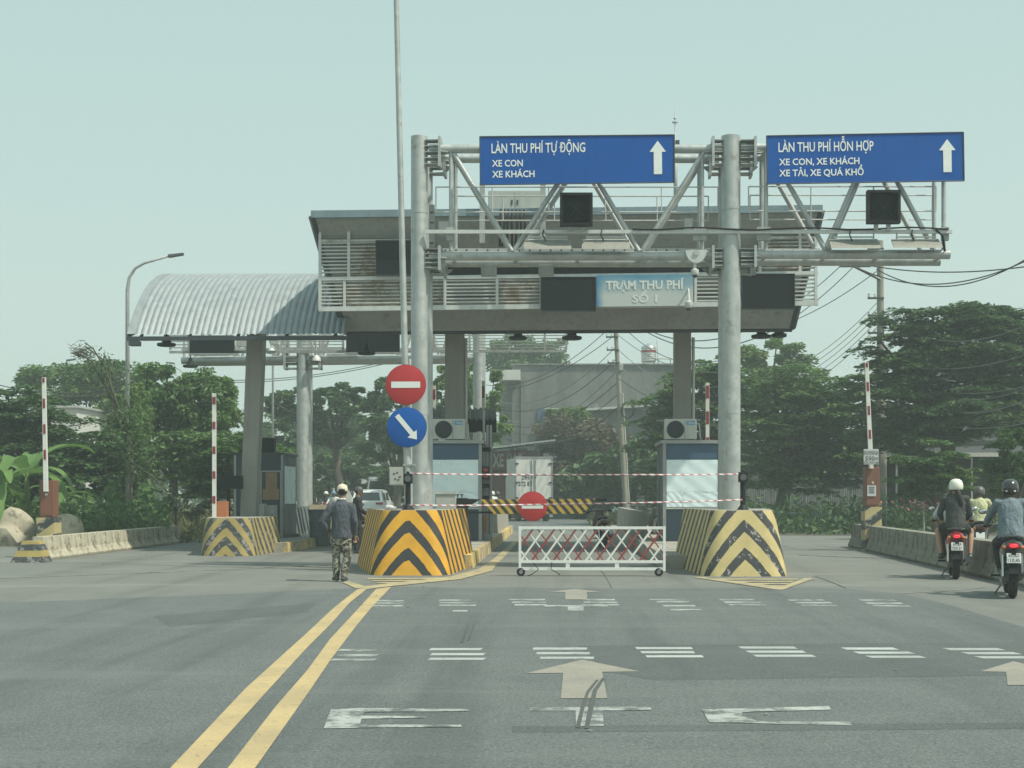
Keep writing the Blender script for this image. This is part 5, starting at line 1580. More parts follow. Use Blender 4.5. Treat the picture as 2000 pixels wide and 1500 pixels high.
# ================================================================ motor scooters
def make_scooter(label, loc, rz, bm, plate, lit=True, group='motor scooters', lean=0., full=True, accent=None):
    s = thing('motor_scooter', label, 'motorbike', loc, rz, group)
    s.rotation_euler = (0, lean, rz)
    B = lambda mb, nm, m, p=s, sm=False: mb.build(nm, m, p, sm, w=False)
    for y in (-.62, .64):
        wd = .055 if y < 0 else .045
        t = B(MB().lathe([(.20, -wd * .8), (.25, -wd), (.275, -wd * .5), (.28, 0), (.275, wd * .5), (.25, wd), (.20, wd * .8)], (0, y, .28), 24, 'x'), 'wheel', MT['rubber'], s, 40)
        B(MB().lathe([(.03, -.05), (.19, -.03), (.205, -.035), (.205, .035), (.19, .03), (.03, .05)], (0, y, .28), 20, 'x'), 'rim', MT['rim'], t, 40)
    # rear mudguard, swing arm, shocks
    arc = [(-.62 + .33 * math.cos(a), .28 + .33 * math.sin(a)) for a in [R(100 + 12 * k) for k in range(8)]]
    mb = MB()
    for i in range(len(arc) - 1):
        (y0, z0_), (y1, z1_) = arc[i], arc[i + 1]
        mb.hexa([(-.07, y0, z0_ - .012), (.07, y0, z0_ - .012), (.07, y1, z1_ - .012), (-.07, y1, z1_ - .012)], [(-.07, y0, z0_), (.07, y0, z0_), (.07, y1, z1_), (-.07, y1, z1_)])
    B(mb, 'rear_mudguard', MT['black'])
    B(MB().hexa([(-.075, -.97, .36), (.075, -.97, .36), (.075, -.955, .36), (-.075, -.955, .36)], [(-.06, -.9, .56), (.06, -.9, .56), (.06, -.88, .56), (-.06, -.88, .56)]), 'mud_flap', MT['black'] if lit else MT['bike_dark'])
    for x in (-.12, .12):
        B(MB().tube((x, -.62, .30), (x, -.48, .66), .028, n=8), 'shock_absorber', MT['chrome'] if x < 0 else MT['bike_grey'], s, 40)
    B(MB().bbox((-.08, -.35, .3), .14, .52, .2, .04), 'engine_block', MT['bike_grey'])
    B(MB().path([(.12, .1, .26), (.15, -.2, .25), (.17, -.45, .28), (.18, -.86, .36)], [.03, .04, .06, .055], 12), 'exhaust', MT['bike_dark'], s, 40)
    B(MB().path([(.155, -.4, .34), (.235, -.5, .36), (.235, -.8, .42)], .018, 6), 'heat_guard', MT['chrome'], s, 40)
    # body shell
    rings = []
    for y, w_, z, h in ((-.86, .05, .76, .05), (-.78, .12, .74, .09), (-.6, .155, .70, .13), (-.35, .165, .64, .17), (-.08, .15, .56, .19), (.12, .10, .45, .14), (.22, .08, .38, .08)):
        rings.append([(w_ * math.cos(a), y, z + h * math.sin(a)) for a in [2 * math.pi * k / 14 for k in range(14)]])
    B(MB().loft(rings), 'body_shell', bm, s, 50)
    rings = []
    for y, w_, z, h in ((-.74, .08, .845, .02), (-.66, .125, .835, .045), (-.45, .14, .82, .055), (-.2, .135, .795, .055), (.0, .11, .77, .045), (.08, .07, .74, .03)):
        rings.append([(w_ * math.cos(a), y, z + h * math.sin(a)) for a in [2 * math.pi * k / 14 for k in range(14)]])
    B(MB().loft(rings), 'seat', MT['black'], s, 50)
    B(MB().path([(-.12, -.5, .86), (-.135, -.72, .87), (-.07, -.84, .88), (.07, -.84, .88), (.135, -.72, .87), (.12, -.5, .86)], .014, 8), 'grab_rail', MT['bike_grey'], s, 40)
    # tail lamp and indicators
    tl_ = B(MB().bbox((0, -.86, .745), .16, .05, .08, .02), 'tail_lamp', MT['tail_red'] if lit else MT['bike_maroon'])
    if lit: B(MB().ball((0, -.888, .745), (.055, .012, .026)), 'bulb_glow', MT['lamp_red'], tl_, True)
    for x in (-.12, .12): B(MB().ball((x, -.83, .72), (.04, .035, .028)), 'indicator', MT['orange_box'] if full else MT['bike_dark'], s, True)
    # number plate
    pl = B(MB().bbox((0, -.935, .575), .19, .008, .14, .003, Euler((R(-12), 0, 0))), 'number_plate', MT['plate_white'])
    B(MB().box(-.03, .03, -.93, -.86, .56, .68), 'plate_bracket', MT['black'])
    zd_ = Vector((0, .2, 1)).normalized()
    if plate:
        lettering(plate[0], (-.072, -.945, .590), (1, 0, 0), zd_, .144, .045, MT['ink'], pl, .02, .004, w=False, name='plate_lettering')
        lettering(plate[1], (-.082, -.957, .524), (1, 0, 0), zd_, .164, .045, MT['ink'], pl, .02, .004, w=False, name='plate_lettering')
    # front: leg shield, fork, bars, mirrors, headlamp
    rings = []
    for z, w_, y, dy in ((.30, .10, .30, .05), (.45, .19, .34, .07), (.65, .21, .36, .08), (.85, .15, .36, .08), (.98, .09, .36, .07)):
        rings.append([(w_ * math.cos(a), y + dy * math.sin(a) * (1 if math.sin(a) > 0 else .3), z) for a in [2 * math.pi * k / 14 for k in range(14)]])
    B(MB().loft(rings), 'leg_shield', bm, s, 50)
    B(MB().bbox((0, .12, .285), .26, .5, .06, .02), 'footboard', MT['black'])
    for x in (-.07, .07): B(MB().tube((x, .64, .28), (x, .44, .72), .022, n=8), 'fork_leg', MT['bike_grey'], s, 40)
    B(MB().path([(-.06, .86, .45), (-.06, .7, .585), (-.06, .5, .58)], .05, 6, True, (1.6, .3)), 'front_mudguard', bm, s, 40)
    hb_ = B(MB().path([(-.34, .30, 1.0), (-.2, .36, 1.02), (0, .38, 1.01), (.2, .36, 1.02), (.34, .30, 1.0)], .016, 8), 'handlebar', MT['bike_grey'], s, 40)
    for x in (-1, 1):
        B(MB().tube((x * .24, .345, 1.015), (x * .35, .295, 1.0), .022, n=8), 'grip', MT['black'], hb_, 40)
        mr = B(MB().path([(x * .2, .36, 1.02), (x * .24, .38, 1.12), (x * .33, .36, 1.2)], .008, 6), 'mirror', MT['black'], s, 40)
        B(MB().ball((x * .36, .345, 1.21), (.065, .018, .042)), 'mirror_shell', MT['black'], mr, True)
        B(MB().ball((x * .36, .333, 1.21), (.055, .012, .034)), 'mirror_glass', MT['chrome'], mr, True)
        B(MB().tube((x * .1, -.18, .30), (x * .27, -.2, .30), .016, n=8), 'foot_peg', MT['rubber'], s, 40)
    B(MB().bbox((0, .43, 1.0), .22, .16, .14, .04), 'headlamp_cowl', bm)
    B(MB().path([(-.14, -.25, .16), (-.2, -.3, .08), (-.22, -.34, .04)], .012, 6), 'side_stand', MT['bike_grey'])
    return s

# ================================================================ people
def frame_loft(mb, rings):
    """rings: (centre, side axis*rx, front axis*ry)"""
    out = []
    for c, sx, fy in rings: out.append([c + sx * math.cos(a) + fy * math.sin(a) for a in [2 * math.pi * k / 16 for k in range(16)]])
    mb.loft(out)

def hand(mb, el, wr, side, curl):
    el, wr = Vector(el), Vector(wr)
    d = (wr - el).normalized()
    sx = Vector((1, 0, 0)) - d * d.x
    if sx.length < .2: sx = Vector((0, 1, 0)) - d * d.y
    sx.normalize()
    nn = d.cross(sx).normalized()
    if nn.z > 0: nn = -nn
    acr = d.cross(nn).normalized()
    mb.capsule(wr - d * .02, wr + d * .065, .028, .034, 10, (.6, 1.1) if abs(acr.z) > .5 else (1.1, .6))
    for i, L in enumerate((.062, .072, .068, .052)):
        b = wr + d * .075 + acr * (i - 1.5) * .02
        m_ = b + (d * math.cos(curl) + nn * math.sin(curl)) * L * .5
        e = m_ + (d * math.cos(curl * 2.2) + nn * math.sin(curl * 2.2)) * L * .5
        mb.capsule(b, m_, .0098, .0092, 6); mb.capsule(m_, e, .0092, .0082, 6)
    b = wr + d * .02 + acr * .032 * side
    m_ = b + (d * .7 + acr * side * .55 + nn * .3).normalized() * .04
    mb.capsule(b, m_, .012, .0105, 6); mb.capsule(m_, m_ + (d * .9 + nn * .4).normalized() * .03, .0105, .0095, 6)

def remesh(o, v, it=6):
    r_ = o.modifiers.new('surface', 'REMESH'); r_.mode = 'VOXEL'; r_.voxel_size = v; r_.use_smooth_shade = True
    sm = o.modifiers.new('soften', 'SMOOTH'); sm.factor = .5; sm.iterations = it

def make_person(label, loc, rz, J, top, bottom, shoes='shoe', skin='skin', sleeves='long', legs='long', headgear=None, hair='short', hairmat='hair', sc=1.0, look=0., group=None, collar=None, vox=1.0, belly=1.0):
    s = thing('person', label, 'person', loc, rz, group)
    s.scale = (sc, sc, sc)
    J = {k: Vector(v) for k, v in J.items()}
    B = lambda mb, nm, m, p=s: mb.build(nm, m, p, True, w=False)
    P, N, H = J['pelvis'], J['neck'], J['head']
    up = (N - P).normalized()
    side = (J['shR'] - J['shL']).normalized()
    front = up.cross(side).normalized()
    hq = Euler((0, 0, look)).to_quaternion()
    hf = front.copy(); hf.z = 0; hf.normalize(); hf.rotate(hq)
    hs = hf.cross(Vector((0, 0, 1))).normalized()
    rot = Matrix((hs, hf, Vector((0, 0, 1)))).transposed().to_euler()
    # skin: head, neck, arms, hands, legs in one surface
    mb = MB()
    mb.ball(H + V(0, 0, .02), (.077, .094, .10), 14, 10, rot)
    mb.ball(H + hf * .025 - V(0, 0, .05), (.058, .07, .065), 12, 8, rot)
    mb.capsule(N - up * .05, H - V(0, 0, .05), .058, .052)
    mb.ball(H + hf * .098 - V(0, 0, .012), (.013, .018, .022), 8, 6, rot)              # nose
    mb.ball(H + hf * .088 - V(0, 0, .052), (.024, .012, .010), 8, 6, rot)              # lips
    for k in (-1, 1): mb.ball(H + hs * k * .08 - hf * .005, (.012, .022, .032), 8, 6, rot)   # ears
    for sd_ in ('L', 'R'):
        k = -1 if sd_ == 'L' else 1
        mb.capsule(J['sh' + sd_], J['el' + sd_], .047, .039)
        mb.capsule(J['el' + sd_], J['wr' + sd_], .039, .026)
        hand(mb, J['el' + sd_], J['wr' + sd_], -k, J.get('curl', Vector((.5, 0, 0))).x)
        mb.capsule(J['hp' + sd_], J['kn' + sd_], .074, .052)
        mid = J['kn' + sd_].lerp(J['an' + sd_], .3)
        mb.capsule(J['kn' + sd_], mid, .05, .054); mb.capsule(mid, J['an' + sd_], .054, .034)
        mb.capsule(J['an' + sd_], J['an' + sd_] - V(0, 0, .04), .034, .034)
    frame_loft(mb, [(P - up * .06, side * .13, front * .09), (P + up * .05, side * .14, front * .10), (P.lerp(N, .5), side * .13, front * .09), (P.lerp(N, .85), side * .15, front * .09), (N, side * .06, front * .06)])
    bo_ = B(mb, 'body', MT[skin]); remesh(bo_, .0085 * vox, 5)
    for k in (-1, 1): B(MB().ball(H + hf * .083 + hs * k * .031 + V(0, 0, .012), (.013, .008, .008), 8, 6, rot), 'eye', MT['black'])
    # top garment
    mb = MB()
    T = (N - P).length
    bw = belly
    frame_loft(mb, [(P - up * J.get('hem', V(.07, 0, 0)).x, side * .168 * bw, front * .122 * bw), (P + up * .08, side * .165 * bw, front * .122 * bw), (P.lerp(N, .45), side * .160 * bw, front * .118 * bw), (P.lerp(N, .72), side * .182, front * .124),
                    (P.lerp(N, .9), side * .165, front * .105), (N + up * .0, side * .085, front * .08), (N + up * .03, side * .064, front * .064)])
    for sd_ in ('L', 'R'):
        a, b, c = J['sh' + sd_], J['el' + sd_], J['wr' + sd_]
        mb.capsule(a, b, .066, .053)
        mb.capsule(a.lerp(N, .45) - up * .03, a, .07, .066)
        if sleeves == 'long': mb.capsule(b, b.lerp(c, .86), .053, .042)
        elif sleeves == 'rolled': mb.capsule(b, b.lerp(c, .45), .055, .05)
    g_ = B(mb, 'shirt', MT[top]); remesh(g_, .0125 * vox, 4)
    if collar:
        B(MB().path([N + up * .035 + (side * math.cos(a) * .066 + front * math.sin(a) * .066) for a in [2 * math.pi * i / 16 for i in range(17)]], .014, 6), 'collar', MT[collar], g_)
    # bottoms
    mb = MB()
    frame_loft(mb, [(P - up * .13, side * .13, front * .10), (P - up * .03, side * .16, front * .116), (P + up * .06, side * .152, front * .11), (P + up * .10, side * .148, front * .105)])
    for sd_ in ('L', 'R'):
        h, k_, a = J['hp' + sd_], J['kn' + sd_], J['an' + sd_]
        if legs == 'long':
            mb.capsule(h, k_, .092, .070); mb.capsule(k_, k_.lerp(a, .35), .070, .070); mb.capsule(k_.lerp(a, .35), a.lerp(k_, .04), .070, .06)
        else:
            mb.capsule(h, h.lerp(k_, .55), .095, .088)
    t_ = B(mb, 'trousers' if legs == 'long' else 'shorts', MT[bottom]); remesh(t_, .0125 * vox, 4)
    for sd_ in ('L', 'R'):
        a, to = J['an' + sd_], J['to' + sd_]
        mb = MB(); d = (to - a); d.z = 0; d.normalize()
        mb.capsule(a - V(0, 0, .045) - d * .05, a - V(0, 0, .05) + d * .13, .038, .036, 10, (1.1, .9))
        mb.capsule(a - V(0, 0, .045) - d * .03, a + V(0, 0, .0), .04, .042)
        sh = B(mb, 'shoe', MT[shoes]); remesh(sh, .012 * vox, 2)
    # hair and headgear
    if hair:
        mb = MB()
        mb.ball(H - hf * .014 + V(0, 0, .03), (.084, .096, .10), 14, 10, rot)
        if hair == 'pony':
            q = H - hf * .10 - V(0, 0, .05)
            mb.path([q + V(0, 0, .03), q, q - hf * .035 - V(0, 0, .10) + hs * .02, q - hf * .04 - V(0, 0, .22) + hs * .04, q - hf * .02 - V(0, 0, .34) + hs * .05], [.035, .045, .05, .045, .02], 10)
        if hair == 'loose':
            for k in range(9):
                a = (k - 4) * .22
                q = H - hf * .07 * math.cos(a) + hs * .085 * math.sin(a)
                mb.path([q, q - hf * .03 - V(0, 0, .09), q * .5 + (H - hf * .1) * .5 - V(0, 0, .2 + .03 * (k % 3))], [.02, .024, .012], 6)
        hr = B(mb, 'hair', MT[hairmat])
        if hair in ('short',): remesh(hr, .012 * vox, 2)
    if headgear:
        kind, m_ = headgear
        mb = MB()
        if kind == 'cap':
            for k in range(6):
                pass
            n = 20; rings = []
            for r_, z in ((.095, .015), (.098, .03), (.096, .06), (.085, .10), (.055, .128), (.01, .138)):
                rings.append([H + hs * math.cos(a) * r_ * .93 + hf * math.sin(a) * r_ * 1.08 + V(0, 0, z) for a in [2 * math.pi * i / n for i in range(n)]])
            mb.loft(rings)
            cp = B(mb, 'cap', MT[m_])
            br_ = MB().prism([H + hs * math.cos(a) * .085 + hf * (.07 + math.sin(a) * .12) + V(0, 0, .022) for a in [math.pi * i / 10 for i in range(11)]], V(0, 0, .008))
            B(br_, 'brim', MT[m_], cp)
            B(MB().ball(H + V(0, 0, .138), .012, 8, 6), 'button', MT[m_], cp)
            B(MB().ball(H - hf * .098 + V(0, 0, .033), (.034, .012, .018), 10, 6, rot), 'strap_gap', MT['hair'], cp)
        else:
            n = 22; rings = []
            for r_, z in ((.112, -.045), (.122, -.02), (.128, .02), (.122, .07), (.10, .115), (.06, .142), (.01, .15)):
                rings.append([H - hf * .008 + hs * math.cos(a) * r_ * .92 + hf * math.sin(a) * r_ * 1.08 + V(0, 0, z + (.03 if math.sin(a) > .3 and z < 0 else 0)) for a in [2 * math.pi * i / n for i in range(n)]])
            mb.loft(rings)
            hl = B(mb, 'helmet', MT[m_])
            B(MB().path([H - hf * .008 + hs * math.cos(a) * .114 * .94 + hf * math.sin(a) * .114 * 1.1 + V(0, 0, -.045 + (.03 if math.sin(a) > .3 else 0)) for a in [2 * math.pi * i / n for i in range(n + 1)]], .008, 6), 'rim', MT['black'], hl)
            if kind == 'helmet_vents':
                for k in (-1, 0.2, 1): B(MB().ball(H - hf * .115 + hs * (k * .045) + V(0, 0, .05 - .01 * abs(k)), (.012, .014, .016), 8, 6, rot), 'vent', MT['black'], hl)
            if kind == 'helmet_marks':
                for k in (-1, 1): B(MB().cbox(H - hf * .128 + hs * k * .055 - V(0, 0, .025), .028, .008, .022, rot), 'reflector', MT['sign_white'], hl)
            B(MB().path([H + hs * .095 - V(0, 0, .02), H + hs * .07 + hf * .03 - V(0, 0, .11), H + hf * .05 - V(0, 0, .135), H - hs * .07 + hf * .03 - V(0, 0, .11), H - hs * .095 - V(0, 0, .02)], .006, 5), 'chin_strap', MT['black'], hl)
    return s

def J_driver(dz=0.):
    return dict(pelvis=(0, -.16, .87), neck=(0, -.03, 1.36), head=(0, .02, 1.50), shL=(-.175, -.05, 1.31), shR=(.175, -.05, 1.31), elL=(-.30, .08, 1.10), elR=(.30, .08, 1.10),
                wrL=(-.31, .26, 1.03), wrR=(.31, .26, 1.03), hpL=(-.09, -.13, .84), hpR=(.09, -.13, .84), knL=(-.17, .24, .76), knR=(.17, .24, .76), anL=(-.12, .14, .40), anR=(.12, .14, .40),
                toL=(-.13, .3, .34), toR=(.13, .3, .34), curl=(.9, 0, 0), hem=(.05, 0, 0))
def J_pass():
    return dict(pelvis=(0, -.50, .93), neck=(0, -.46, 1.40), head=(0.01, -.43, 1.535), shL=(-.17, -.47, 1.345), shR=(.17, -.47, 1.345), elL=(-.25, -.42, 1.10), elR=(.24, -.42, 1.10),
                wrL=(-.2, -.22, 1.0), wrR=(.19, -.22, 1.0), hpL=(-.09, -.48, .89), hpR=(.09, -.48, .89), knL=(-.27, -.14, .80), knR=(.27, -.14, .80), anL=(-.22, -.28, .40), anR=(.25, -.28, .40),
                toL=(-.24, -.14, .36), toR=(.27, -.14, .36), curl=(.9, 0, 0), hem=(.08, 0, 0))

# --- two riders on the red scooter
pA = gp(1869, 1133); rzA = R(-11)
offA = Vector((0, .9, 0)); offA.rotate(Euler((0, 0, rzA)))
lA = pA + offA
make_scooter('red scooter carrying two people, left of the denim-jacket rider', lA, rzA, MT['bike_red'], ('60-B9', '720.27'))
make_person('rider in pale blue shirt steering the red scooter, mostly hidden by the passenger', lA, rzA, J_driver(), 'cloth_lightblue', 'cloth_black', sleeves='rolled', headgear=('helmet', 'helmet_grey'), belly=1.12)
make_person('passenger in dark grey jacket and shorts with white helmet and ponytail', lA, rzA, J_pass(), 'cloth_charcoal', 'cloth_black', shoes='shoe', skin='skin_light', legs='short', sc=1.03, headgear=('helmet_vents', 'helmet_white'), hair='pony', look=R(12))
# --- rider in denim jacket
pB = gp(1980, 1171); rzB = R(-13)
offB = Vector((0, .9, 0)); offB.rotate(Euler((0, 0, rzB)))
lB = pB + offB
make_scooter('dark grey scooter at the right edge with lit tail lamp', lB, rzB, MT['bike_dark'], ('60-AD', '110.45'))
jb = J_driver()
for k in jb:
    if k not in ('curl', 'hem'): jb[k] = (jb[k][0], jb[k][1] - .1 if k[:2] in ('pe', 'ne', 'he', 'sh', 'hp') else jb[k][1], jb[k][2] + (.03 if k[:2] in ('ne', 'he', 'sh') else 0))
make_person('rider in denim jacket and black helmet on the dark scooter', lB, rzB, jb, 'cloth_denim', 'cloth_black', skin='skin_light', headgear=('helmet_marks', 'helmet_black'), hair='loose', hairmat='hair_brown', belly=1.08)
# --- rider in lime shirt beyond the barrier
lC = gp(1913, 1095) ; lC = at(1913, 1090, 34.5); lC.z = 0
make_scooter('dark scooter beyond the grey barrier, under the lime-shirt rider', lC, R(-14), MT['bike_dark'], None, lit=False)
make_person('rider in lime yellow shirt and grey helmet beyond the grey barrier', lC, R(-14), J_driver(), 'cloth_lime', 'cloth_black', sleeves='rolled', headgear=('helmet', 'helmet_grey'))
# --- parked scooters
lD = gp(1179, 1073); make_scooter('parked dark red scooter standing alone behind the white lattice gate', lD + V(0, .7, 0), R(4), MT['bike_maroon'], ('61-C1', '204.58'), lit=False, lean=R(-4))
lE = gp(1281, 1062); make_scooter('dark scooter parked against the left side of the right booth', lE + V(.12, 1.2, 0), R(6), MT['bike_dark'], None, lit=False)
lF = at(712, 1060, 38.2); lF.z = 0
make_scooter('dark scooter parked left of the yellow nose beside a man in black', lF, R(60), MT['bike_dark'], None, lit=False)

# --- worker seen from behind
k = 25.6 / FPX
bW = gp(664, 1136)
def w_(px, py, y=0.): return ((px - 664) * k, y, 1.45 - (py - HOR) * k)
jw = dict(pelvis=w_(667, 1050), neck=w_(667, 979, .02), head=(w_(668, 958)[0], .05, 1.50), shL=w_(646, 990), shR=w_(688, 990), elL=w_(629, 1019, -.06), elR=w_(694, 1020, -.03), wrL=w_(643, 1041, .04), wrR=w_(693, 1046, .06),
          hpL=(-.07, 0, .74), hpR=(.11, 0, .74), knL=(-.07, .05, .43), knR=(.13, -.03, .42), anL=(-.06, .0, .095), anR=(.075, -.10, .095), toL=(-.12, .12, .03), toR=(.10, .05, .03), curl=(.6, 0, 0), hem=(.03, 0, 0))
make_person('man in slate shirt, camouflage trousers and cream cap walking away', bW, 0, jw, 'cloth_slate', 'camo', headgear=('cap', 'cap_cream'), collar='cloth_white', belly=1.06)
# --- man in black by the parked scooter
bM_ = at(697, 1066, 38.0); bM_.z = 0
jm = dict(pelvis=(0, 0, .88), neck=(0, .02, 1.38), head=(0, .05, 1.53), shL=(-.18, 0, 1.33), shR=(.18, 0, 1.33), elL=(-.25, -.02, 1.08), elR=(.24, .05, 1.08), wrL=(-.2, .18, .95), wrR=(.18, .24, .98),
          hpL=(-.09, 0, .85), hpR=(.09, 0, .85), knL=(-.1, .05, .48), knR=(.12, .06, .48), anL=(-.1, 0, .095), anR=(.14, -.04, .095), toL=(-.12, .14, .03), toR=(.16, .1, .03), curl=(.8, 0, 0))
make_person('man in black clothes and dark cap standing left of the yellow nose', bM_, R(-70), jm, 'cloth_black', 'cloth_black', headgear=('cap', 'helmet_grey'), look=R(-15), belly=1.08)
# --- far riders on the road behind
for (px, Y, top, hg, bm, lb) in ((652, 74, 'cloth_white', 'helmet_blue', 'bike_dark', 'far rider in white shirt and blue helmet left of the white car'), (637, 78, 'cloth_charcoal', 'helmet_white', 'bike_red', 'far rider in dark shirt just left of the blue-helmet rider'), (962, 76, 'cloth_white', 'helmet_white', 'bike_dark', 'far rider in white shirt left of the box truck'), (972, 80, 'cloth_black', 'helmet_grey', 'bike_dark', 'far rider in black beside the box truck'), (566, 70, 'cloth_white', 'helmet_white', 'bike_dark', 'far rider in white helmet behind the boarded booth')):
    l = at(px, 1000, Y); l.z = 0
    make_scooter(lb.replace('far rider', 'scooter of the far rider'), l, R(180 if px < 700 else 5), MT[bm], None, lit=False, full=False)
    make_person(lb, l, R(180 if px < 700 else 5), J_driver(), top, 'cloth_black', headgear=('helmet', hg), vox=2.0)

# ================================================================ box truck
kT = 85.0
lT = at(1042, 1018, kT); lT.z = 0
tk = thing('box_truck', 'white box truck with painted number on its rear doors, driving away', 'truck', lT, R(7.5))
B = lambda mb, nm, m, p=tk, sm=False: mb.build(nm, m, p, sm, w=False)
B(MB().box(-1.03, 1.03, 0, 4.6, .95, 3.5), 'cargo_box', MT['truck_white'])
for x in (-1.05, 1.01): B(MB().box(x, x + .07, -.04, .05, .9, 3.55), 'corner_post', MT['truck_steel'])
B(MB().box(-1.05, 1.08, -.04, .05, 3.45, 3.58), 'header_beam', MT['truck_steel']); B(MB().box(-1.05, 1.08, -.05, .05, .82, .96), 'sill_beam', MT['truck_steel'])
for sx in (-1, 1):
    d_ = B(MB().box(min(sx * .03, sx * .97), max(sx * .03, sx * .97), -.03, -.003, .98, 3.43), 'door', MT['truck_white'])
    for z in (1.25, 2.1, 3.15): B(MB().box(min(sx * .84, sx * 1.04), max(sx * .84, sx * 1.04), -.075, -.045, z, z + .08), 'hinge', MT['dark_trim'], d_)
    B(MB().tube((sx * .1, -.07, .9), (sx * .1, -.07, 3.4), .025, n=6), 'lock_rod', MT['truck_steel'], d_)
    for z in (1.5, 2.4): B(MB().box(sx * .1 - .05, sx * .1 + .05, -.09, -.05, z, z + .07), 'rod_keeper', MT['dark_trim'], d_)
    B(MB().lathe([(.25, -.16), (.43, -.15), (.45, -.1), (.45, .1), (.43, .15), (.25, .16)], (sx * .78, .75, .45), 20, 'x'), 'wheel', MT['rubber'])
    B(MB().lathe([(.25, -.12), (.4, -.11), (.42, -.06), (.42, .06), (.4, .11), (.25, .12)], (sx * .82, 5.3, .45), 20, 'x'), 'wheel', MT['rubber'])
    B(MB().box(min(sx * .5, sx * .9), max(sx * .5, sx * .9), -.02, .02, .62, .74), 'tail_lamp', MT['tail_red'])
lettering('29H', (-.66, -.03, 2.30), (1, 0, 0), (0, 0, 1), .42, .25, MT['ink'], tk, .028, .006, w=False)
lettering('372 87', (-.84, -.03, 1.95), (1, 0, 0), (0, 0, 1), .76, .25, MT['ink'], tk, .028, .006, w=False)
B(MB().box(-.9, .9, .2, 6.0, .68, .8), 'chassis', MT['black'])
B(MB().bbox((0, 5.45, 1.6), 1.9, 1.5, 1.9, .15), 'cab', MT['truck_white'])
B(MB().box(-.25, .25, -.06, -.03, .62, .78), 'number_plate', MT['plate_white'])

# ================================================================ white car and minibus on the far road
def make_car(name, label, cat, loc, rz, m, W, L, prof_body, prof_cab, lamp):
    s = thing(name, label, cat, loc, rz)
    B = lambda mb, nm, mm, p=s, sm=False: mb.build(nm, mm, p, sm, w=False)
    def shell(prof, w0, w1):
        n = len(prof); zs = [z for y, z in prof]; z0, z1 = min(zs), max(zs)
        def wd(z): f = (z - z0) / (z1 - z0); return w0 + (w1 - w0) * f
        rings = []
        for sx in (-1, -.94, .94, 1):
            ins = .05 if abs(sx) == 1 else 0
            cy = sum(y for y, z in prof) / n; cz = (z0 + z1) / 2
            rings.append([(sx * wd(z), y + (cy - y) * ins, z + (cz - z) * ins) for y, z in prof])
        return MB().loft(rings)
    B(shell(prof_body, W / 2, W / 2 * .96), 'body', m, s, 40)
    cb = B(shell(prof_cab, W / 2 * .95, W / 2 * .78), 'cabin', m, s, 40)
    (ya, za), (yb, zb_) = prof_cab[0], prof_cab[1]
    def rear(f): return ya + (yb - ya) * f - .012, za + (zb_ - za) * f
    (y0, z0), (y1, z1) = rear(.12), rear(.86)
    B(MB().hexa([(-W * .40, y0, z0), (W * .40, y0, z0), (W * .40, y0 + .02, z0), (-W * .40, y0 + .02, z0)], [(-W * .34, y1, z1), (W * .34, y1, z1), (W * .34, y1 + .02, z1), (-W * .34, y1 + .02, z1)]), 'rear_window', MT['glass_dark'], cb)
    zc0, zc1 = za + .08, zb_ - .1
    for sx in (-1, 1):
        for (p0, p1) in ((.08, .46), (.5, .9)):
            yy0 = prof_cab[0][0] + .25 + (prof_cab[-1][0] - prof_cab[0][0] - .8) * p0; yy1 = prof_cab[0][0] + .25 + (prof_cab[-1][0] - prof_cab[0][0] - .8) * p1
            w0 = W / 2 * (.95 - .17 * .15) + .006; w1 = W / 2 * (.95 - .17 * .82) + .006
            B(MB().hexa([(sx * w0 - .01, yy0, zc0), (sx * w0 + .01, yy0, zc0), (sx * w0 + .01, yy1, zc0), (sx * w0 - .01, yy1, zc0)], [(sx * w1 - .01, yy0 + .15, zc1), (sx * w1 + .01, yy0 + .15, zc1), (sx * w1 + .01, yy1, zc1), (sx * w1 - .01, yy1, zc1)]), 'side_window', MT['glass_dark'], cb)
        for yw in (.8, L - .85):
            t = B(MB().lathe([(.2, -.1), (.32, -.1), (.345, -.06), (.345, .06), (.32, .1), (.2, .1)], (sx * (W / 2 - .1), yw, .345), 20, 'x'), 'wheel', MT['rubber'], s, 40)
            B(MB().lathe([(.02, -.11), (.21, -.105), (.21, .105), (.02, .11)], (sx * (W / 2 - .1), yw, .345), 14, 'x'), 'rim', MT['rim'], t)
        x0, x1 = sorted((sx * W * .28, sx * W * .485))
        B(MB().box(x0, x1, prof_body[1][0] - .03, prof_body[1][0] + .08, lamp[0], lamp[1]), 'tail_lamp', MT['tail_red'])
    B(MB().box(-W * .46, W * .46, -.05, .08, .35, .55), 'bumper', MT['bike_dark'])
    B(MB().box(-.25, .25, prof_body[1][0] - .035, prof_body[1][0] - .005, .72, .85), 'number_plate', MT['plate_white'])
    return s
lS = at(716, 1008, 84); lS.z = 0
make_car('suv', 'white car seen from behind, left of the sign pole', 'car', lS, R(-3), MT['car_white'], 1.85, 4.5, [(.05, .4), (0, .6), (.05, 1.1), (3.3, 1.1), (4.3, .95), (4.5, .6), (4.4, .35)], [(.08, 1.08), (.45, 1.68), (1.0, 1.76), (2.3, 1.72), (3.2, 1.08)], (.93, 1.05))
lV = at(745, 1000, 97); lV.z = 0
make_car('minibus', 'silver minibus behind the white car', 'minibus', lV, R(8), MT['van_silver'], 2.1, 5.4, [(.05, .45), (0, .7), (.03, 1.4), (4.6, 1.4), (5.3, 1.15), (5.4, .6), (5.3, .4)], [(.05, 1.38), (.22, 2.5), (.6, 2.62), (4.0, 2.55), (4.8, 1.38)], (.95, 1.3))

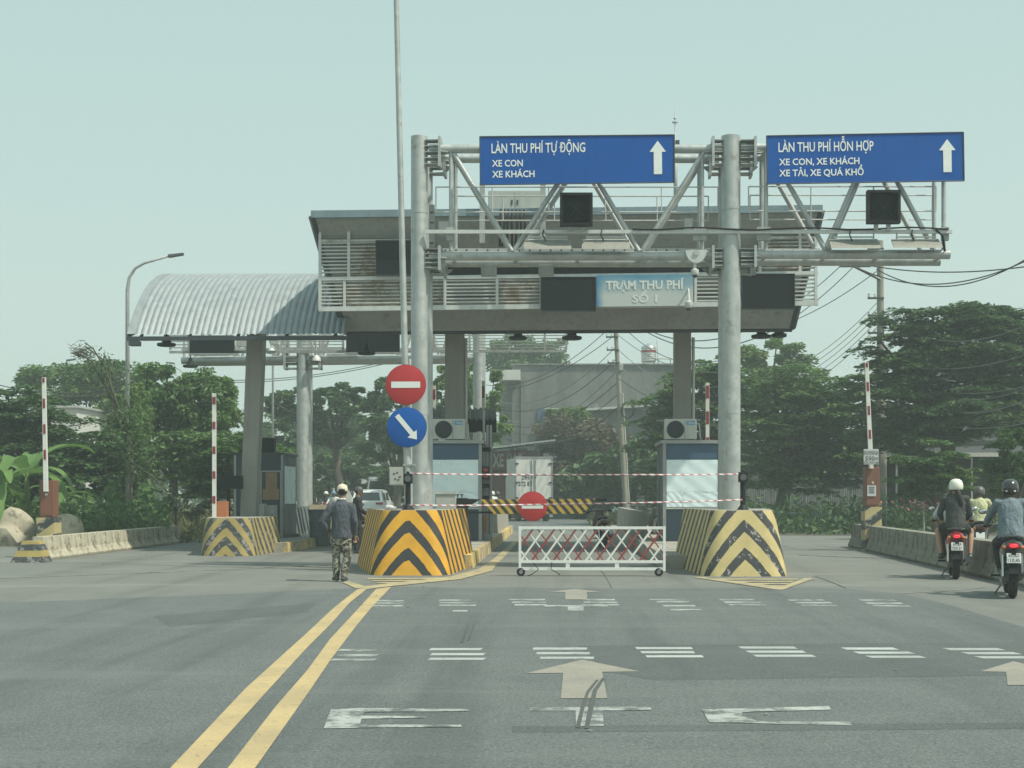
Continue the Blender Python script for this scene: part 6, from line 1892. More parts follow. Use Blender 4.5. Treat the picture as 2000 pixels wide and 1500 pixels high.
# ================================================================ vegetation
RNG = np.random.default_rng(11)
def leaf_mesh(name, pos, nrm_up, size, m, parent, droop=0., aspect=.42, dirs=None):
    n = len(pos)
    d = RNG.normal(size=(n, 3)) if dirs is None else dirs + RNG.normal(size=(n, 3)) * .35
    d[:, 2] = d[:, 2] * (1 - nrm_up * .75) - droop
    d /= np.linalg.norm(d, axis=1)[:, None] + 1e-9
    u = RNG.normal(size=(n, 3)); u[:, 2] += nrm_up * 2.5
    sd_ = np.cross(d, u); sd_ /= np.linalg.norm(sd_, axis=1)[:, None] + 1e-9
    L = size * RNG.uniform(.65, 1.3, size=(n, 1)); W = L * aspect * .5
    v = np.empty((n, 4, 3))
    v[:, 0] = pos - d * L * .5; v[:, 1] = pos + sd_ * W + d * L * .05; v[:, 2] = pos + d * L * .5; v[:, 3] = pos - sd_ * W + d * L * .05
    me = bpy.data.meshes.new(name)
    me.vertices.add(4 * n); me.vertices.foreach_set('co', v.reshape(-1))
    me.loops.add(4 * n); me.loops.foreach_set('vertex_index', np.arange(4 * n, dtype=np.int32))
    me.polygons.add(n); me.polygons.foreach_set('loop_start', np.arange(0, 4 * n, 4, dtype=np.int32))
    me.update(calc_edges=True)
    me.materials.append(m)
    o = bpy.data.objects.new(name, me); COL.objects.link(o)
    if parent is not None: o.parent = parent
    return o

def clumps(ells, n, shell=.55, seed=None):
    """clump centres spread through a set of ellipsoids (centre, radii)"""
    vol = np.array([e[1][0] * e[1][1] * e[1][2] for e in ells]) ** .8
    which = RNG.choice(len(ells), size=n, p=vol / vol.sum())
    q = RNG.normal(size=(n, 3)); q /= np.linalg.norm(q, axis=1)[:, None]
    r_ = shell + (1 - shell) * RNG.random(n) ** .7
    c = np.array([e[0] for e in ells]); rr = np.array([e[1] for e in ells])
    return c[which] + q * r_[:, None] * rr[which]

def tree(name, label, px, Y, ells, nclump, nleaf, leaf, m, style='round', trunk=.18, bark='bark', group='roadside trees', fork=2.0, base_z=0., limbs=9, cat='tree', lean=0.):
    """ells: crown lobes as (photo x, photo y, half width px, half height px, depth factor)"""
    nclump = int(nclump * 1.35); nleaf = int(nleaf * 2.1); leaf *= 1.12
    b = at(px, HOR, Y); base = V(b.x, Y, base_z)
    s = thing(name, label, cat, base, group=group)
    k = Y / FPX
    E = []
    for (ex, ey, rx, ry, df) in ells:
        c = at(ex, ey, Y)
        E.append((np.array([c.x - base.x, c.y - base.y + RNG.uniform(-.3, .3), c.z - base.z]), np.array([rx * k, max(rx, ry) * k * df, ry * k])))
    cs = clumps(E, nclump)
    if style == 'layer':
        st = .54
        cs[:, 2] = np.round(cs[:, 2] / st) * st + RNG.normal(size=nclump) * .07 + .12 * np.sin(cs[:, 0] * 1.7)
    per = max(4, nleaf // nclump)
    mean_r = float(np.mean([e[1][0] for e in E]))
    if style == 'layer': rc, fl, nu, dr = mean_r * .34, .10, .8, .08
    elif style == 'droop': rc, fl, nu, dr = mean_r * .26, .8, .2, .55
    else: rc, fl, nu, dr = mean_r * .25, .62, .35, .1
    rcs = rc * RNG.uniform(.55, 1.35, size=nclump)
    g_ = np.clip(RNG.normal(size=(nclump, per, 3)), -1.7, 1.7) * .55
    g_[:, :, 2] *= fl
    if style == 'layer': g_[:, :, 2] -= (g_[:, :, 0] ** 2 + g_[:, :, 1] ** 2) * .22
    pos = (cs[:, None, :] + g_ * rcs[:, None, None]).reshape(-1, 3)
    pos[:, 2] = np.maximum(pos[:, 2], .05)
    dirs = (g_ * np.array([1, 1, .4])).reshape(-1, 3)
    dirs /= np.linalg.norm(dirs, axis=1)[:, None] + 1e-6
    if style == 'layer':
        c2 = clumps([(e[0] - np.array([0, 0, e[1][2] * .1]), e[1] * .68) for e in E], max(8, nclump // 2), .05)
        p2 = (c2[:, None, :] + np.clip(RNG.normal(size=(len(c2), per, 3)), -1.5, 1.5) * mean_r * np.array([.17, .17, .10])).reshape(-1, 3)
        p2[:, 2] = np.maximum(p2[:, 2], .05)
        pos = np.concatenate([pos, p2]); d2 = RNG.normal(size=p2.shape); d2[:, 2] *= .4
        dirs = np.concatenate([dirs, d2 / np.linalg.norm(d2, axis=1)[:, None]])
    leaf_mesh('crown', pos, nu, leaf, m, s, dr, dirs=dirs)
    # trunk with limbs
    cen = np.mean([e[0] for e in E], axis=0)
    low = min(e[0][2] - e[1][2] for e in E)
    fz = max(.5, min(fork, low + .8))
    mid = V(lean + cen[0] * .15, 0, fz)
    mb = MB().path([(0, 0, -.05), (lean * .5, .03, fz * .5), tuple(mid)], [trunk * 1.25, trunk, trunk * .85], 9)
    tr_ = mb.build('trunk', MT[bark], s, True, w=False)
    idx = RNG.choice(nclump, size=min(limbs, nclump), replace=False)
    for i in idx:
        t = Vector(cs[i])
        h = mid.lerp(t, .5) + V(0, 0, (t - mid).length * .08)
        MB().path([mid, h, t], [trunk * .6, trunk * .34, trunk * .10], 6).build('limb', MT[bark], tr_, True, w=False)
    return s

# --- left side
tree('rain_tree', 'dark layered tree at the far left behind the banana plants', 60, 56, [(20, 830, 110, 75, .9), (140, 900, 140, 80, .9), (40, 930, 120, 60, .8), (220, 935, 90, 55, .8)], 150, 17000, .20, MT['leaf_dark'], 'layer', .2)
tree('leafy_tree', 'tall pale hazy tree behind the leaning dead tree', 170, 84, [(110, 760, 75, 48, .8), (220, 745, 70, 45, .8), (180, 800, 110, 50, .8)], 70, 9000, .26, MT['leaf_mid'], 'round', .2)
tree('leafy_tree', 'big bushy drooping tree right of the left lamp post', 335, 63, [(322, 760, 62, 48, .9), (395, 800, 70, 70, .9), (300, 850, 75, 80, .9), (400, 885, 75, 70, .9), (345, 820, 60, 60, .9), (430, 830, 40, 55, .9)], 130, 21000, .20, MT['leaf_mid'], 'droop', .22)
tree('leafy_tree', 'slim feathery green tree directly behind the left lamp post', 245, 60, [(250, 800, 45, 60, .8), (240, 870, 45, 70, .8)], 45, 7000, .17, MT['leaf_light'], 'droop', .14)
tree('rain_tree', 'low layered tree behind the dull chevron nose and its display board', 470, 58, [(430, 870, 95, 38, .9), (500, 900, 85, 40, .9), (420, 930, 90, 45, .9), (520, 945, 70, 40, .8)], 95, 12000, .19, MT['leaf_mid'], 'layer', .17)
tree('leafy_tree', 'open-crowned tree with visible forked trunk behind the far gantry post', 662, 92, [(570, 790, 58, 32, .8), (650, 785, 52, 34, .8), (700, 800, 50, 40, .8), (560, 850, 48, 35, .8), (640, 840, 40, 25, .8)], 75, 9500, .26, MT['leaf_dark'], 'round', .26, fork=4.2, limbs=14)
tree('leafy_tree', 'dense dark feathery tree behind the round no-entry sign', 775, 88, [(790, 750, 52, 36, .8), (770, 810, 70, 60, .9), (755, 870, 55, 35, .8), (810, 830, 40, 80, .8)], 75, 12000, .24, MT['leaf_dark'], 'droop', .24)
tree('leafy_tree', 'yellowish green tree right of the left toll booth', 945, 82, [(955, 760, 36, 40, .8), (900, 740, 40, 50, .8), (960, 820, 36, 50, .8), (870, 790, 40, 60, .8)], 60, 9000, .22, MT['leaf_light'], 'droop', .2)
tree('leafy_tree', 'tree crown rising above the stained concrete building', 1040, 138, [(1000, 690, 60, 34, .8), (1065, 690, 45, 36, .8), (1030, 720, 80, 30, .8)], 55, 6000, .36, MT['leaf_mid'], 'round', .3, fork=6)
for i, (px, Y, rx, ry, yy, lb) in enumerate(((620, 98, 40, 36, 925, 'rounded hedge shrub behind the grey drum'), (700, 100, 55, 32, 915, 'rounded hedge shrub behind the minibus'), (560, 90, 40, 30, 950, 'rounded hedge shrub behind the far rider with white helmet'), (780, 97, 40, 38, 930, 'rounded hedge shrub behind the sign pole'))):
    tree('shrub', lb, px, Y, [(px, yy, rx, ry, .9), (px + 15, yy + 22, rx, ry * .8, .9)], 34, 4200, .22, MT['leaf_dark'], 'round', .1, group='hedge shrubs', cat='shrub', fork=.6)

tree('leafy_tree', 'hazy continuous tree mass behind the far gantry post', 610, 118, [(560, 835, 70, 42, .8), (640, 850, 80, 50, .8), (720, 850, 70, 55, .8), (520, 880, 60, 45, .8), (600, 910, 120, 40, .8)], 90, 9000, .32, MT['leaf_mid'], 'round', .3, fork=2)
# --- right side
tree('rain_tree', 'layered tree behind the right toll booth', 1372, 74, [(1385, 730, 90, 40, .9), (1330, 790, 90, 50, .9), (1300, 855, 70, 40, .8), (1400, 850, 110, 60, .9), (1400, 920, 100, 50, .8), (1440, 770, 80, 60, .9), (1340, 930, 70, 40, .8)], 150, 20000, .21, MT['leaf_mid'], 'layer', .24)
tree('leafy_tree', 'rounded treetop rising right of the right gantry post', 1500, 90, [(1505, 700, 62, 46, .9), (1545, 740, 60, 45, .9), (1470, 740, 50, 45, .9)], 60, 9000, .24, MT['leaf_light'], 'round', .25, fork=5)
tree('rain_tree', 'wide layered tree with dark forked trunk between gantry post and right boom', 1528, 68, [(1560, 760, 110, 45, .9), (1620, 810, 110, 55, .9), (1520, 830, 100, 50, .9), (1640, 880, 110, 55, .9), (1530, 900, 90, 45, .9), (1700, 840, 80, 60, .9), (1600, 930, 90, 35, .9)], 190, 26000, .20, MT['leaf_mid'], 'layer', .3, fork=2.2, limbs=16)
tree('rain_tree', 'huge spreading layered tree at the right edge of the picture', 1850, 60, [(1790, 640, 90, 35, .9), (1900, 625, 110, 40, .9), (1990, 640, 100, 50, .9), (1800, 700, 110, 45, .9), (1930, 710, 130, 55, .9), (1740, 760, 110, 45, .9), (1870, 790, 140, 55, .9), (1990, 790, 100, 60, .9), (1780, 840, 110, 40, .9)], 260, 36000, .19, MT['leaf_dark'], 'layer', .32, fork=3.4, limbs=22)
tree('shrub', 'round clipped green tree behind the helmeted riders', 1826, 50, [(1825, 905, 72, 36, .9), (1800, 935, 58, 32, .9), (1865, 935, 50, 30, .9)], 60, 9500, .12, MT['leaf_mid'], 'layer', .1, cat='tree', group='garden trees', fork=1.0)
tree('shrub', 'round green garden tree cut by the right edge of the picture', 1985, 46, [(1985, 890, 56, 60, .9), (1965, 945, 40, 40, .9)], 45, 8000, .12, MT['leaf_mid'], 'round', .1, cat='tree', group='garden trees', fork=1.2)
tree('shrub', 'yellowish leafy shrub in front of the stained concrete building', 1105, 104, [(1110, 815, 50, 22, .8), (1075, 838, 30, 20, .8)], 30, 3500, .24, MT['leaf_light'], 'round', .12, cat='shrub', group='wall plants', fork=4)
tree('dry_shrub', 'brown dried creeper heap over the shop roof', 1120, 98, [(1120, 850, 85, 34, .8), (1080, 895, 80, 42, .8), (1165, 890, 65, 50, .8), (1110, 930, 95, 35, .8)], 120, 11000, .26, MT['dry'], 'round', .12, 'twig', cat='shrub', group='wall plants', fork=3)
for i, (px, Y, yy, lb) in enumerate(((1190, 92, 915, 'dark spiky shrub left of the leaning concrete pole'), (1255, 90, 905, 'dark spiky shrub right of the leaning concrete pole'), (1140, 94, 950, 'dark spiky shrub behind the parked red scooter'), (1290, 88, 930, 'dark spiky shrub beside the right toll booth'))):
    tree('shrub', lb, px, Y, [(px, yy, 45, 45, .8), (px + 5, yy + 35, 45, 40, .8)], 34, 3600, .42, MT['leaf_dark'], 'droop', .12, cat='shrub', group='spiky shrubs', fork=1.0)

# flowers and pots at the right
mbf = []
p0 = at(1815, 985, 52)
s = thing('flower_bush', 'low bush with pink flowers behind the riders', 'bush', (p0.x, 52, 0), group='garden plants')
q = RNG.normal(size=(1500, 3)) * np.array([.75, .5, .22]) + np.array([0, 0, .75]); q[:, 2] = np.maximum(q[:, 2], .05)
leaf_mesh('foliage', q, .3, .12, MT['leaf_dark'], s)
q = RNG.normal(size=(110, 3)) * np.array([.75, .45, .10]) + np.array([0, -.15, 1.12])
leaf_mesh('blossom', q, .4, .09, MT['flower'], s, aspect=.9)

# banana plants: every leaf its own part
def banana(px, Y, h, n, label, sz=1.7):
    b = at(px, HOR, Y); s = thing('banana_plant', label, 'banana plant', (b.x, Y, 0), group='banana plants')
    MB().path([(0, 0, -.02), (.03, 0, h * .5), (0, 0, h)], [.13, .1, .06], 9).build('stem', MT['leaf_light'], s, True, w=False)
    for i in range(n):
        a = 2 * math.pi * i / n + random.uniform(-.4, .4)
        L = sz * random.uniform(.75, 1.15); el = random.uniform(.25, 1.15)
        W = L * .095
        d = V(math.cos(a), math.sin(a), 0); sd_ = V(-math.sin(a), math.cos(a), 0)
        rings, cv_ = [], []
        m_ = 12
        p = V(0, 0, h - .05); ang = el
        vs, fs = [], []
        for j in range(m_ + 1):
            f = j / m_
            w_j = W * (math.sin(math.pi * min(1, f * .92 + .06)) ** .6) * (1 if j % 3 else .86) if f > .12 else .03
            fold = .35
            vs += [p + sd_ * w_j + V(0, 0, w_j * fold), p, p - sd_ * w_j + V(0, 0, w_j * fold)]
            p = p + (d * math.cos(ang) + V(0, 0, math.sin(ang))) * (L / m_)
            ang -= random.uniform(.10, .20)
        for j in range(m_):
            fs += [(3 * j, 3 * j + 1, 3 * j + 4, 3 * j + 3), (3 * j + 1, 3 * j + 2, 3 * j + 5, 3 * j + 4)]
        MB().add(vs, fs).build('leaf', MT['leaf_banana'], s, True, w=False, fix=False)
banana(52, 45, 2.0, 9, 'tall banana plant left of the left brown boom machine', 2.5)
banana(0, 43.5, 1.7, 8, 'banana plant cut by the left edge of the picture', 2.2)
banana(118, 47, 1.4, 7, 'lower banana plant behind the left brown boom machine', 1.7)
banana(205, 50, .6, 6, 'small banana plant at the foot of the leaning dead tree', 1.3)

# leaning dead tree tangled with creepers
YD = 51
def dp(px, py, dy=0.): 
    p = at(px, py, YD); return V(p.x, YD + dy, p.z)
bD = dp(252, 1040); bD.z = 0
s = thing('dead_tree', 'leaning dry tree with bare arching branches behind the left barrier row', 'tree', bD)
trunk_ = MB().path([bD, dp(252, 960), dp(256, 900), dp(252, 850)], [.16, .13, .11, .09], 8).build('trunk', MT['bark_pale'], s, True)
br = [[(252, 850), (236, 800), (215, 740), (195, 700), (165, 675)], [(254, 870), (232, 810), (200, 745), (180, 705), (150, 690)], [(250, 860), (226, 790), (205, 720), (180, 680), (160, 668)],
      [(252, 880), (240, 820), (216, 770), (190, 730), (170, 700), (140, 690)], [(255, 850), (250, 800), (240, 770)], [(252, 890), (225, 850), (210, 840)], [(254, 900), (215, 890), (205, 910), (215, 950)], [(254, 895), (290, 905), (300, 890)],
      [(254, 900), (300, 930), (330, 960), (345, 985)], [(252, 905), (232, 940), (222, 985)], [(250, 840), (218, 760), (214, 715), (205, 690)], [(253, 880), (280, 950), (285, 1000)]]
for pts in br:
    pp = [dp(x + random.uniform(-2, 2), y, random.uniform(-.3, .3)) for x, y in pts]
    MB().path(pp, [.034 * (1 - .8 * i / len(pp)) + .007 for i in range(len(pp))], 6).build('branch', MT['twig'], trunk_, True)
tw = MB()
for k_ in range(130):
    pts = random.choice(br[:4] + br[6:])
    i = random.randrange(1, len(pts) - 1) if len(pts) > 2 else 0
    x, y = pts[i]
    x += random.uniform(-14, 14); y += random.uniform(-16, 16)
    a = dp(x, y, random.uniform(-.4, .4)); e_ = a + V(random.uniform(-.5, .3), random.uniform(-.3, .3), random.uniform(-.5, .25))
    mm_ = a.lerp(e_, .5) + V(0, 0, .08)
    tw.path([a, mm_, e_], [.012, .009, .004], 4, False)
o = tw.build('twigs', MT['twig'], s); o['kind'] = 'stuff'
pts = []
for k_ in range(900):
    bp_ = random.choice(br); i = random.randrange(0, len(bp_) - 1); f = random.random()
    x = bp_[i][0] + (bp_[i + 1][0] - bp_[i][0]) * f + random.gauss(0, 6); y = bp_[i][1] + (bp_[i + 1][1] - bp_[i][1]) * f + random.gauss(0, 7)
    p = dp(x, y, random.gauss(0, .3)) - bD; pts.append(tuple(p))
for k_ in range(1500):
    p = dp(random.gauss(272, 14), random.gauss(850, 45), random.gauss(0, .4)) - bD; pts.append(tuple(p))
leaf_mesh('creeper_leaves', np.array(pts), .2, .13, MT['leaf_mid'], s, .4)
mbn = MB()
for k_ in range(120):
    a = dp(158 + random.gauss(0, 9), 688 + random.gauss(0, 5), random.gauss(0, .15)); mbn.tube(a, a + V(random.uniform(-.25, .25), random.uniform(-.1, .1), random.uniform(-.12, .12)), .008, n=4)
o = mbn.build('twig_bundle', MT['bark'], s); o['kind'] = 'stuff'

# undergrowth and grass
def patch(name, pxa, pxb, Ya, Yb, n, hmax, size, m, label, up=.1, droop=-.4, asp=.18):
    px = RNG.uniform(pxa, pxb, n); Yv = RNG.uniform(Ya, Yb, n)
    X = np.array([at(a, HOR, b).x for a, b in zip(px, Yv)])
    hh = RNG.random(n) ** 1.5 * hmax * (.6 + .4 * np.sin(px * .05) * np.sin(px * .013 + Yv))
    pos = np.stack([X, Yv, np.maximum(hh, .06)], 1)
    o = leaf_mesh(name, pos, up, size, m, None, droop, asp)
    return tag(o, label, kind='stuff')
patch('undergrowth', -60, 330, 44.5, 60, 16000, 2.0, .26, MT['leaf_mid'], 'tangled green undergrowth behind the left barrier row', .3, .1, .4)
patch('grass', 150, 420, 46, 64, 9000, .9, .42, MT['grass'], 'dry straw-coloured grass behind the left barrier row', 0, -1.2, .08)
patch('undergrowth', 320, 560, 58, 70, 8000, 1.5, .26, MT['leaf_olive'], 'brownish bushes behind the dull chevron nose', .3, .1, .4)
patch('weeds', 1150, 1330, 72, 96, 4500, .7, .3, MT['leaf_olive'], 'weedy ground beyond the parked red scooter', .2, -.3, .3)
patch('undergrowth', 1450, 2050, 56, 92, 15000, 1.6, .28, MT['leaf_dark'], 'dark undergrowth beneath the right trees', .3, .1, .4)
# distant wood closing the view
px = RNG.uniform(-200, 2250, 26000); Yv = RNG.uniform(150, 190, 26000)
X = np.array([at(a, HOR, b).x for a, b in zip(px, Yv)])
top_ = 6.5 + 2.0 * np.sin(px * .021) + 1.4 * np.sin(px * .057 + 1) + .8 * np.sin(px * .13)
zz = RNG.random(26000) ** .8 * top_
tag(leaf_mesh('distant_wood', np.stack([X, Yv, zz + .2], 1), .3, 1.1, MT['leaf_dark'], None, .1, .5), 'hazy far wood along the horizon', kind='stuff')

# rocks on the left verge
for (px, py, r_, lb) in ((20, 1040, .75, 'pale boulder at the left edge beside the banana plants'), (118, 1040, .6, 'pale slanting boulder behind the left brown boom machine')):
    Y = 43.5 if px < 50 else 41
    c = at(px, py, Y); rk = MB()
    bm = bmesh.new(); bmesh.ops.create_icosphere(bm, subdivisions=3, radius=1)
    bmesh.ops.recalc_face_normals(bm, faces=bm.faces[:])
    for v in bm.verts:
        n_ = 1 + .18 * math.sin(v.co.x * 3.1 + px) + .14 * math.sin(v.co.y * 4.3 + v.co.z * 3) + .09 * math.sin(v.co.z * 7 + v.co.x * 5)
        v.co = Vector((v.co.x * r_ * n_ * (1.0 if px < 50 else .8), v.co.y * r_ * .8 * n_, v.co.z * r_ * .8 * n_ * (1 if px < 50 else 1.25)))
    bm.verts.index_update()
    rk.add([(v.co.x + c.x, v.co.y + Y, v.co.z + .32) for v in bm.verts], [[v.index for v in f.verts] for f in bm.faces]); bm.free()
    solo(rk, 'boulder', MT['rock'], lb, 'rock', smooth=40)

# ================================================================ street lamps
def street_lamp(px, ytop, ybase, Y, xh, label, r_=.07, head=(.9)):
    b = at(px, HOR, Y); t = at(px, ytop, Y)
    s = thing('street_lamp', label, 'street lamp', (b.x, Y, 0), group='street lamps')
    k = Y / FPX
    zt = t.z; dx = (xh - px) * k
    sg = 1 if dx > 0 else -1
    H = zt
    bend = [V(b.x, Y, 0), V(b.x, Y, H - 1.3), V(b.x + sg * .06, Y, H - .85), V(b.x + sg * .28, Y, H - .5), V(b.x + sg * .6, Y, H - .32), V(b.x + dx - sg * .45, Y, H - .06)]
    MB().path(bend, [r_ * 1.3, r_, r_ * .8, r_ * .7, r_ * .65, r_ * .55], 10).build('pole', MT['galv_dull'], s, True)
    e_ = bend[-1]
    MB().hexa([e_ + V(-.02 * sg, -.12, -.06), e_ + V(.5 * sg, -.14, .03), e_ + V(.5 * sg, .14, .03), e_ + V(-.02 * sg, .12, -.06)], [e_ + V(-.02 * sg, -.08, .05), e_ + V(.52 * sg, -.1, .10), e_ + V(.52 * sg, .1, .10), e_ + V(-.02 * sg, .08, .05)]).build('lamp_head', MT['dark_trim'], s)
    MB().lathe([(.2, 0), (.2, .03)], (b.x, Y, 0), 12).build('base_plate', MT['galv_dull'], s)
street_lamp(249, 497, 1030, 55, 356, 'tall street lamp with arm over the left end of the curved roof')
street_lamp(109, 702, 1000, 92, 146, 'distant street lamp left of the leaning dead tree', .06)
street_lamp(362, 708, 1000, 95, 326, 'distant street lamp among the trees right of the tall lamp', .06)
street_lamp(401, 640, 1000, 100, 440, 'distant lamp pole rising behind the drooping tree under the curved roof', .06)
street_lamp(533, 640, 1000, 88, 575, 'distant lamp pole between the leaning column and the far gantry post', .06)
# short black bollard post
p = gp(331, 1058); s = thing('marker_post', 'short black post at the far end of the left barrier row', 'post', p + V(.1, .4, 0))
q0 = p + V(.1, .4, 0)
MB().tube(q0, q0 + V(0, 0, .95), .035, n=8).build('stake', MT['black'], s, 40); MB().bbox(q0 + V(0, 0, 1.02), .12, .1, .16, .02).build('head', MT['black'], s)

# ================================================================ utility poles and wires
def util_pole(px0, y0, px1, y1, Y, label, r0=.17, r1=.11, arms=()):
    a, b = at(px0, y0, Y), at(px1, y1, Y)
    a = V(a.x, Y, 0); b = V(b.x, Y, b.z)
    s = thing('utility_pole', label, 'utility pole', a, group='concrete utility poles')
    MB().path([a, a.lerp(b, .5), b], [r0, (r0 + r1) / 2, r1], 10).build('shaft', MT['pole_concrete'], s, 40)
    for f in arms:
        c = a.lerp(b, f)
        MB().box(c.x - .55, c.x + .12, Y - .16, Y - .1, c.z - .04, c.z + .04).build('bracket', MT['dark_trim'], s)
        for dx in (-.5, -.25): MB().lathe([(.03, 0), (.05, .04), (.03, .08), (.05, .12), (.02, .16)], (c.x + dx, Y - .13, c.z + .04), 10).build('insulator', MT['pale_wall'], s, 40)
    MB().bbox(a.lerp(b, .72) + V(.16, -.1, 0), .22, .2, .36, .03).build('junction_box', MT['cabinet'], s)
    MB().tube(a + V(.2, -.02, 0), a.lerp(b, .6) + V(.17, -.05, 0), .04, n=8).build('conduit', MT['alu_light'], s)
    return a, b
U1 = util_pole(1224, 1000, 1200, 600, 82, 'leaning concrete utility pole in the middle of the lane gap', arms=(.98, .86, .8, .74))
U2 = util_pole(1721, 1000, 1719, 470, 64, 'concrete utility pole behind the right brown boom machine', .2, .13, arms=(.97, .8, .74, .68))
s_ = at(1718, 535, 64)
_wc = {}
ORD = ['topmost', 'second', 'third', 'fourth', 'fifth', 'sixth', 'seventh', 'eighth', 'ninth']
def wire(p, q, sag, label, m='wire', r_=.018, n=24):
    p, q = Vector(p), Vector(q)
    pts = [p.lerp(q, i / n) - ZD * sag * 4 * (i / n) * (1 - i / n) for i in range(n + 1)]
    k_ = _wc.get(label, 0); _wc[label] = k_ + 1
    label = f'{ORD[k_]} {label}'
    mb = MB().path(pts, r_, 5)
    return solo(mb, 'overhead_wire', MT[m], label, 'wire', 'overhead wires')
sb = thing('pole_strut', 'slanting steel strut on the right utility pole below the gantry arm', 'bracket', s_ - V(0, 0, .4))
MB().path([at(1719, 546, 63.7), at(1668, 520, 63.7)], .06, 6).build('arm', MT['dark_trim'], sb)
MB().box(at(1640, 521, 63.7).x, at(1700, 519, 63.7).x, 63.65, 63.75, at(1640, 522, 63.7).z, at(1640, 518, 63.7).z).build('cross_arm', MT['dark_trim'], sb)
T1 = 'overhead wire running from the right utility pole past the canopy corner'
for (x0, y0), (x1, y1), sg in (((1640, 521), (1560, 592), .2), ((1668, 520), (1560, 620), .25), ((1712, 530), (1555, 615), .3)):
    wire(at(x0, y0, 63.7), at(x1 - 60, y1 + 30, 74), sg, T1)
T2 = 'thick overhead wire from the right utility pole out of the right edge'
for (x0, y0), (x1, y1), sg in (((1668, 520), (2060, 480), 1.0), ((1712, 526), (2060, 468), 1.1), ((1700, 519), (2060, 512), .3)):
    wire(at(x0, y0, 63.6), at(x1, y1, 52), sg, T2, r_=.024)
T3 = 'thin wire fanning down left from the right utility pole'
for i in range(5): wire(at(1712, 592 + i * 12, 63.7), at(1545, 718 + i * 12, 80), .35, T3, 'wire_pale', .014)
T4 = 'thin wire sagging in front of the huge right tree'
for i, (y0, y1, sg) in enumerate(((620, 605, 1.0), (700, 672, .6), (735, 730, .9), (752, 745, 1.1), (745, 738, .5), (775, 760, .7), (808, 812, .5))):
    wire(at(1722 if i < 2 else 1760, y0, 63.4), at(2060, y1, 50), sg, T4, 'wire_pale', .013)
T5 = 'wire hanging between the leaning utility pole and the shop side on the left'
for i in range(9): 
    f = .93 - i * .055
    wire(U1[0].lerp(U1[1], f), at(950 + i * 4, 752 + i * 14, 100), random.uniform(.6, 1.6), T5, random.choice(['wire', 'wire_pale']), .02)
T6 = 'wire running right from the leaning utility pole into the layered tree'
for i in range(6):
    f = .95 - i * .07
    wire(U1[0].lerp(U1[1], f), at(1420, 700 + i * 26, 70), random.uniform(.4, 1.2), T6, random.choice(['wire', 'wire_pale']), .018)
T7 = 'thick wire crossing the sky gap under the canopy'
for y0, y1 in ((640, 655), (648, 680)): wire(U1[0].lerp(U1[1], .99) + V(0, 0, .1), at(1500, y1 - 30, 66), 1.3, T7, r_=.026)
T8 = 'long level wire crossing behind the left canopy'
for y0, y1 in ((746, 716), (742, 712), (806, 792), (828, 806)): wire(at(410 if y0 < 800 else 470, y0, 90), at(830, y1 - 26 if y0 < 800 else y1, 84), .5, T8, r_=.022)
T9 = 'wire at the far left edge above the banana plants'
for y0, y1 in ((735, 752), (742, 760), (830, 800)): wire(at(-60, y0, 62), at(250, y1, 66), .5, T9, r_=.02)
# coil of cable on the leaning pole
cc = U1[0].lerp(U1[1], .52) + V(.35, -.2, 0)
MB_ = MB()
for k_ in range(3): MB_.path([cc + V(.32 * math.cos(a) + .03 * k_, .03 * k_, .42 * math.sin(a)) for a in [2 * math.pi * i / 22 for i in range(23)]], .02, 5)
solo(MB_, 'cable_coil', MT['wire'], 'coil of black cable hung on the leaning utility pole', 'cable')

# ================================================================ buildings behind
YK = 112
def kb(px0, py0, px1, py1, Y, dep, m, name, parent):
    a, b = at(px0, py1, Y), at(px1, py0, Y)
    return MB().box(a.x, b.x, Y, Y + dep, max(a.z, 0) if py1 < 990 else 0, b.z).build(name, m, parent)
s = thing('concrete_building', 'big windowless stained concrete building behind the leaning utility pole', 'building', (at(1140, 990, YK).x, YK, 0))
kb(1000, 713, 1330, 1000, YK, 14, MT['stained_wall'], 'wall', s)
kb(998, 709.5, 1334, 713, YK - .15, 14.3, MT['concrete_dark'], 'parapet', s)
kb(962, 722, 1016, 742, YK - 1.2, 1.15, MT['pale_wall'], 'balcony_slab', s)
kb(975, 742, 1000, 1000, YK + .5, 8, MT['concrete_dark'], 'side_wall', s)
kb(1018, 712, 1018 + 2, 960, YK - .1, .09, MT['concrete_dark'], 'pipe', s)
wd = kb(1050, 800, 1064, 850, YK - .12, .1, MT['blue_shutter'], 'window', s)
kb(1064, 797, 1106, 803, YK - .9, .85, MT['alu_light'], 'window_canopy', s)
kb(1064, 805, 1100, 835, YK - .12, .1, MT['house_dark'], 'window', s)
a, b = at(1115, 800, YK - .6), at(1330, 786, YK - .6)
MB().hexa([(a.x, YK - .9, a.z - .15), (b.x, YK - .9, b.z - .15), (b.x, YK - .02, b.z - .15), (a.x, YK - .02, a.z - .15)], [(a.x, YK - .9, a.z), (b.x, YK - .9, b.z), (b.x, YK - .02, b.z), (a.x, YK - .02, a.z)]).build('ledge', MT['alu_light'], s)
s = thing('water_tank', 'banded steel water tank on the roof of the concrete building', 'water tank', (at(1267, 710, YK + 4).x, YK + 4, at(1267, 713, YK).z))
p = at(1267, 700, YK + 4); zt0 = at(1267, 711, YK).z
prof = [(.35, .45)]
for i in range(7): prof += [(.54, .5 + i * .16), (.57, .55 + i * .16), (.57, .6 + i * .16), (.54, .65 + i * .16)]
prof += [(.5, 1.68), (.2, 1.82), (.12, 1.9)]
MB().lathe(prof, (p.x, p.y, zt0), 20).build('tank', MT['tank_steel'], s, 40)
MB().lathe([(.585, 1.2), (.585, 1.36)], (p.x, p.y, zt0), 20).build('red_band', MT['boom_red'], s)
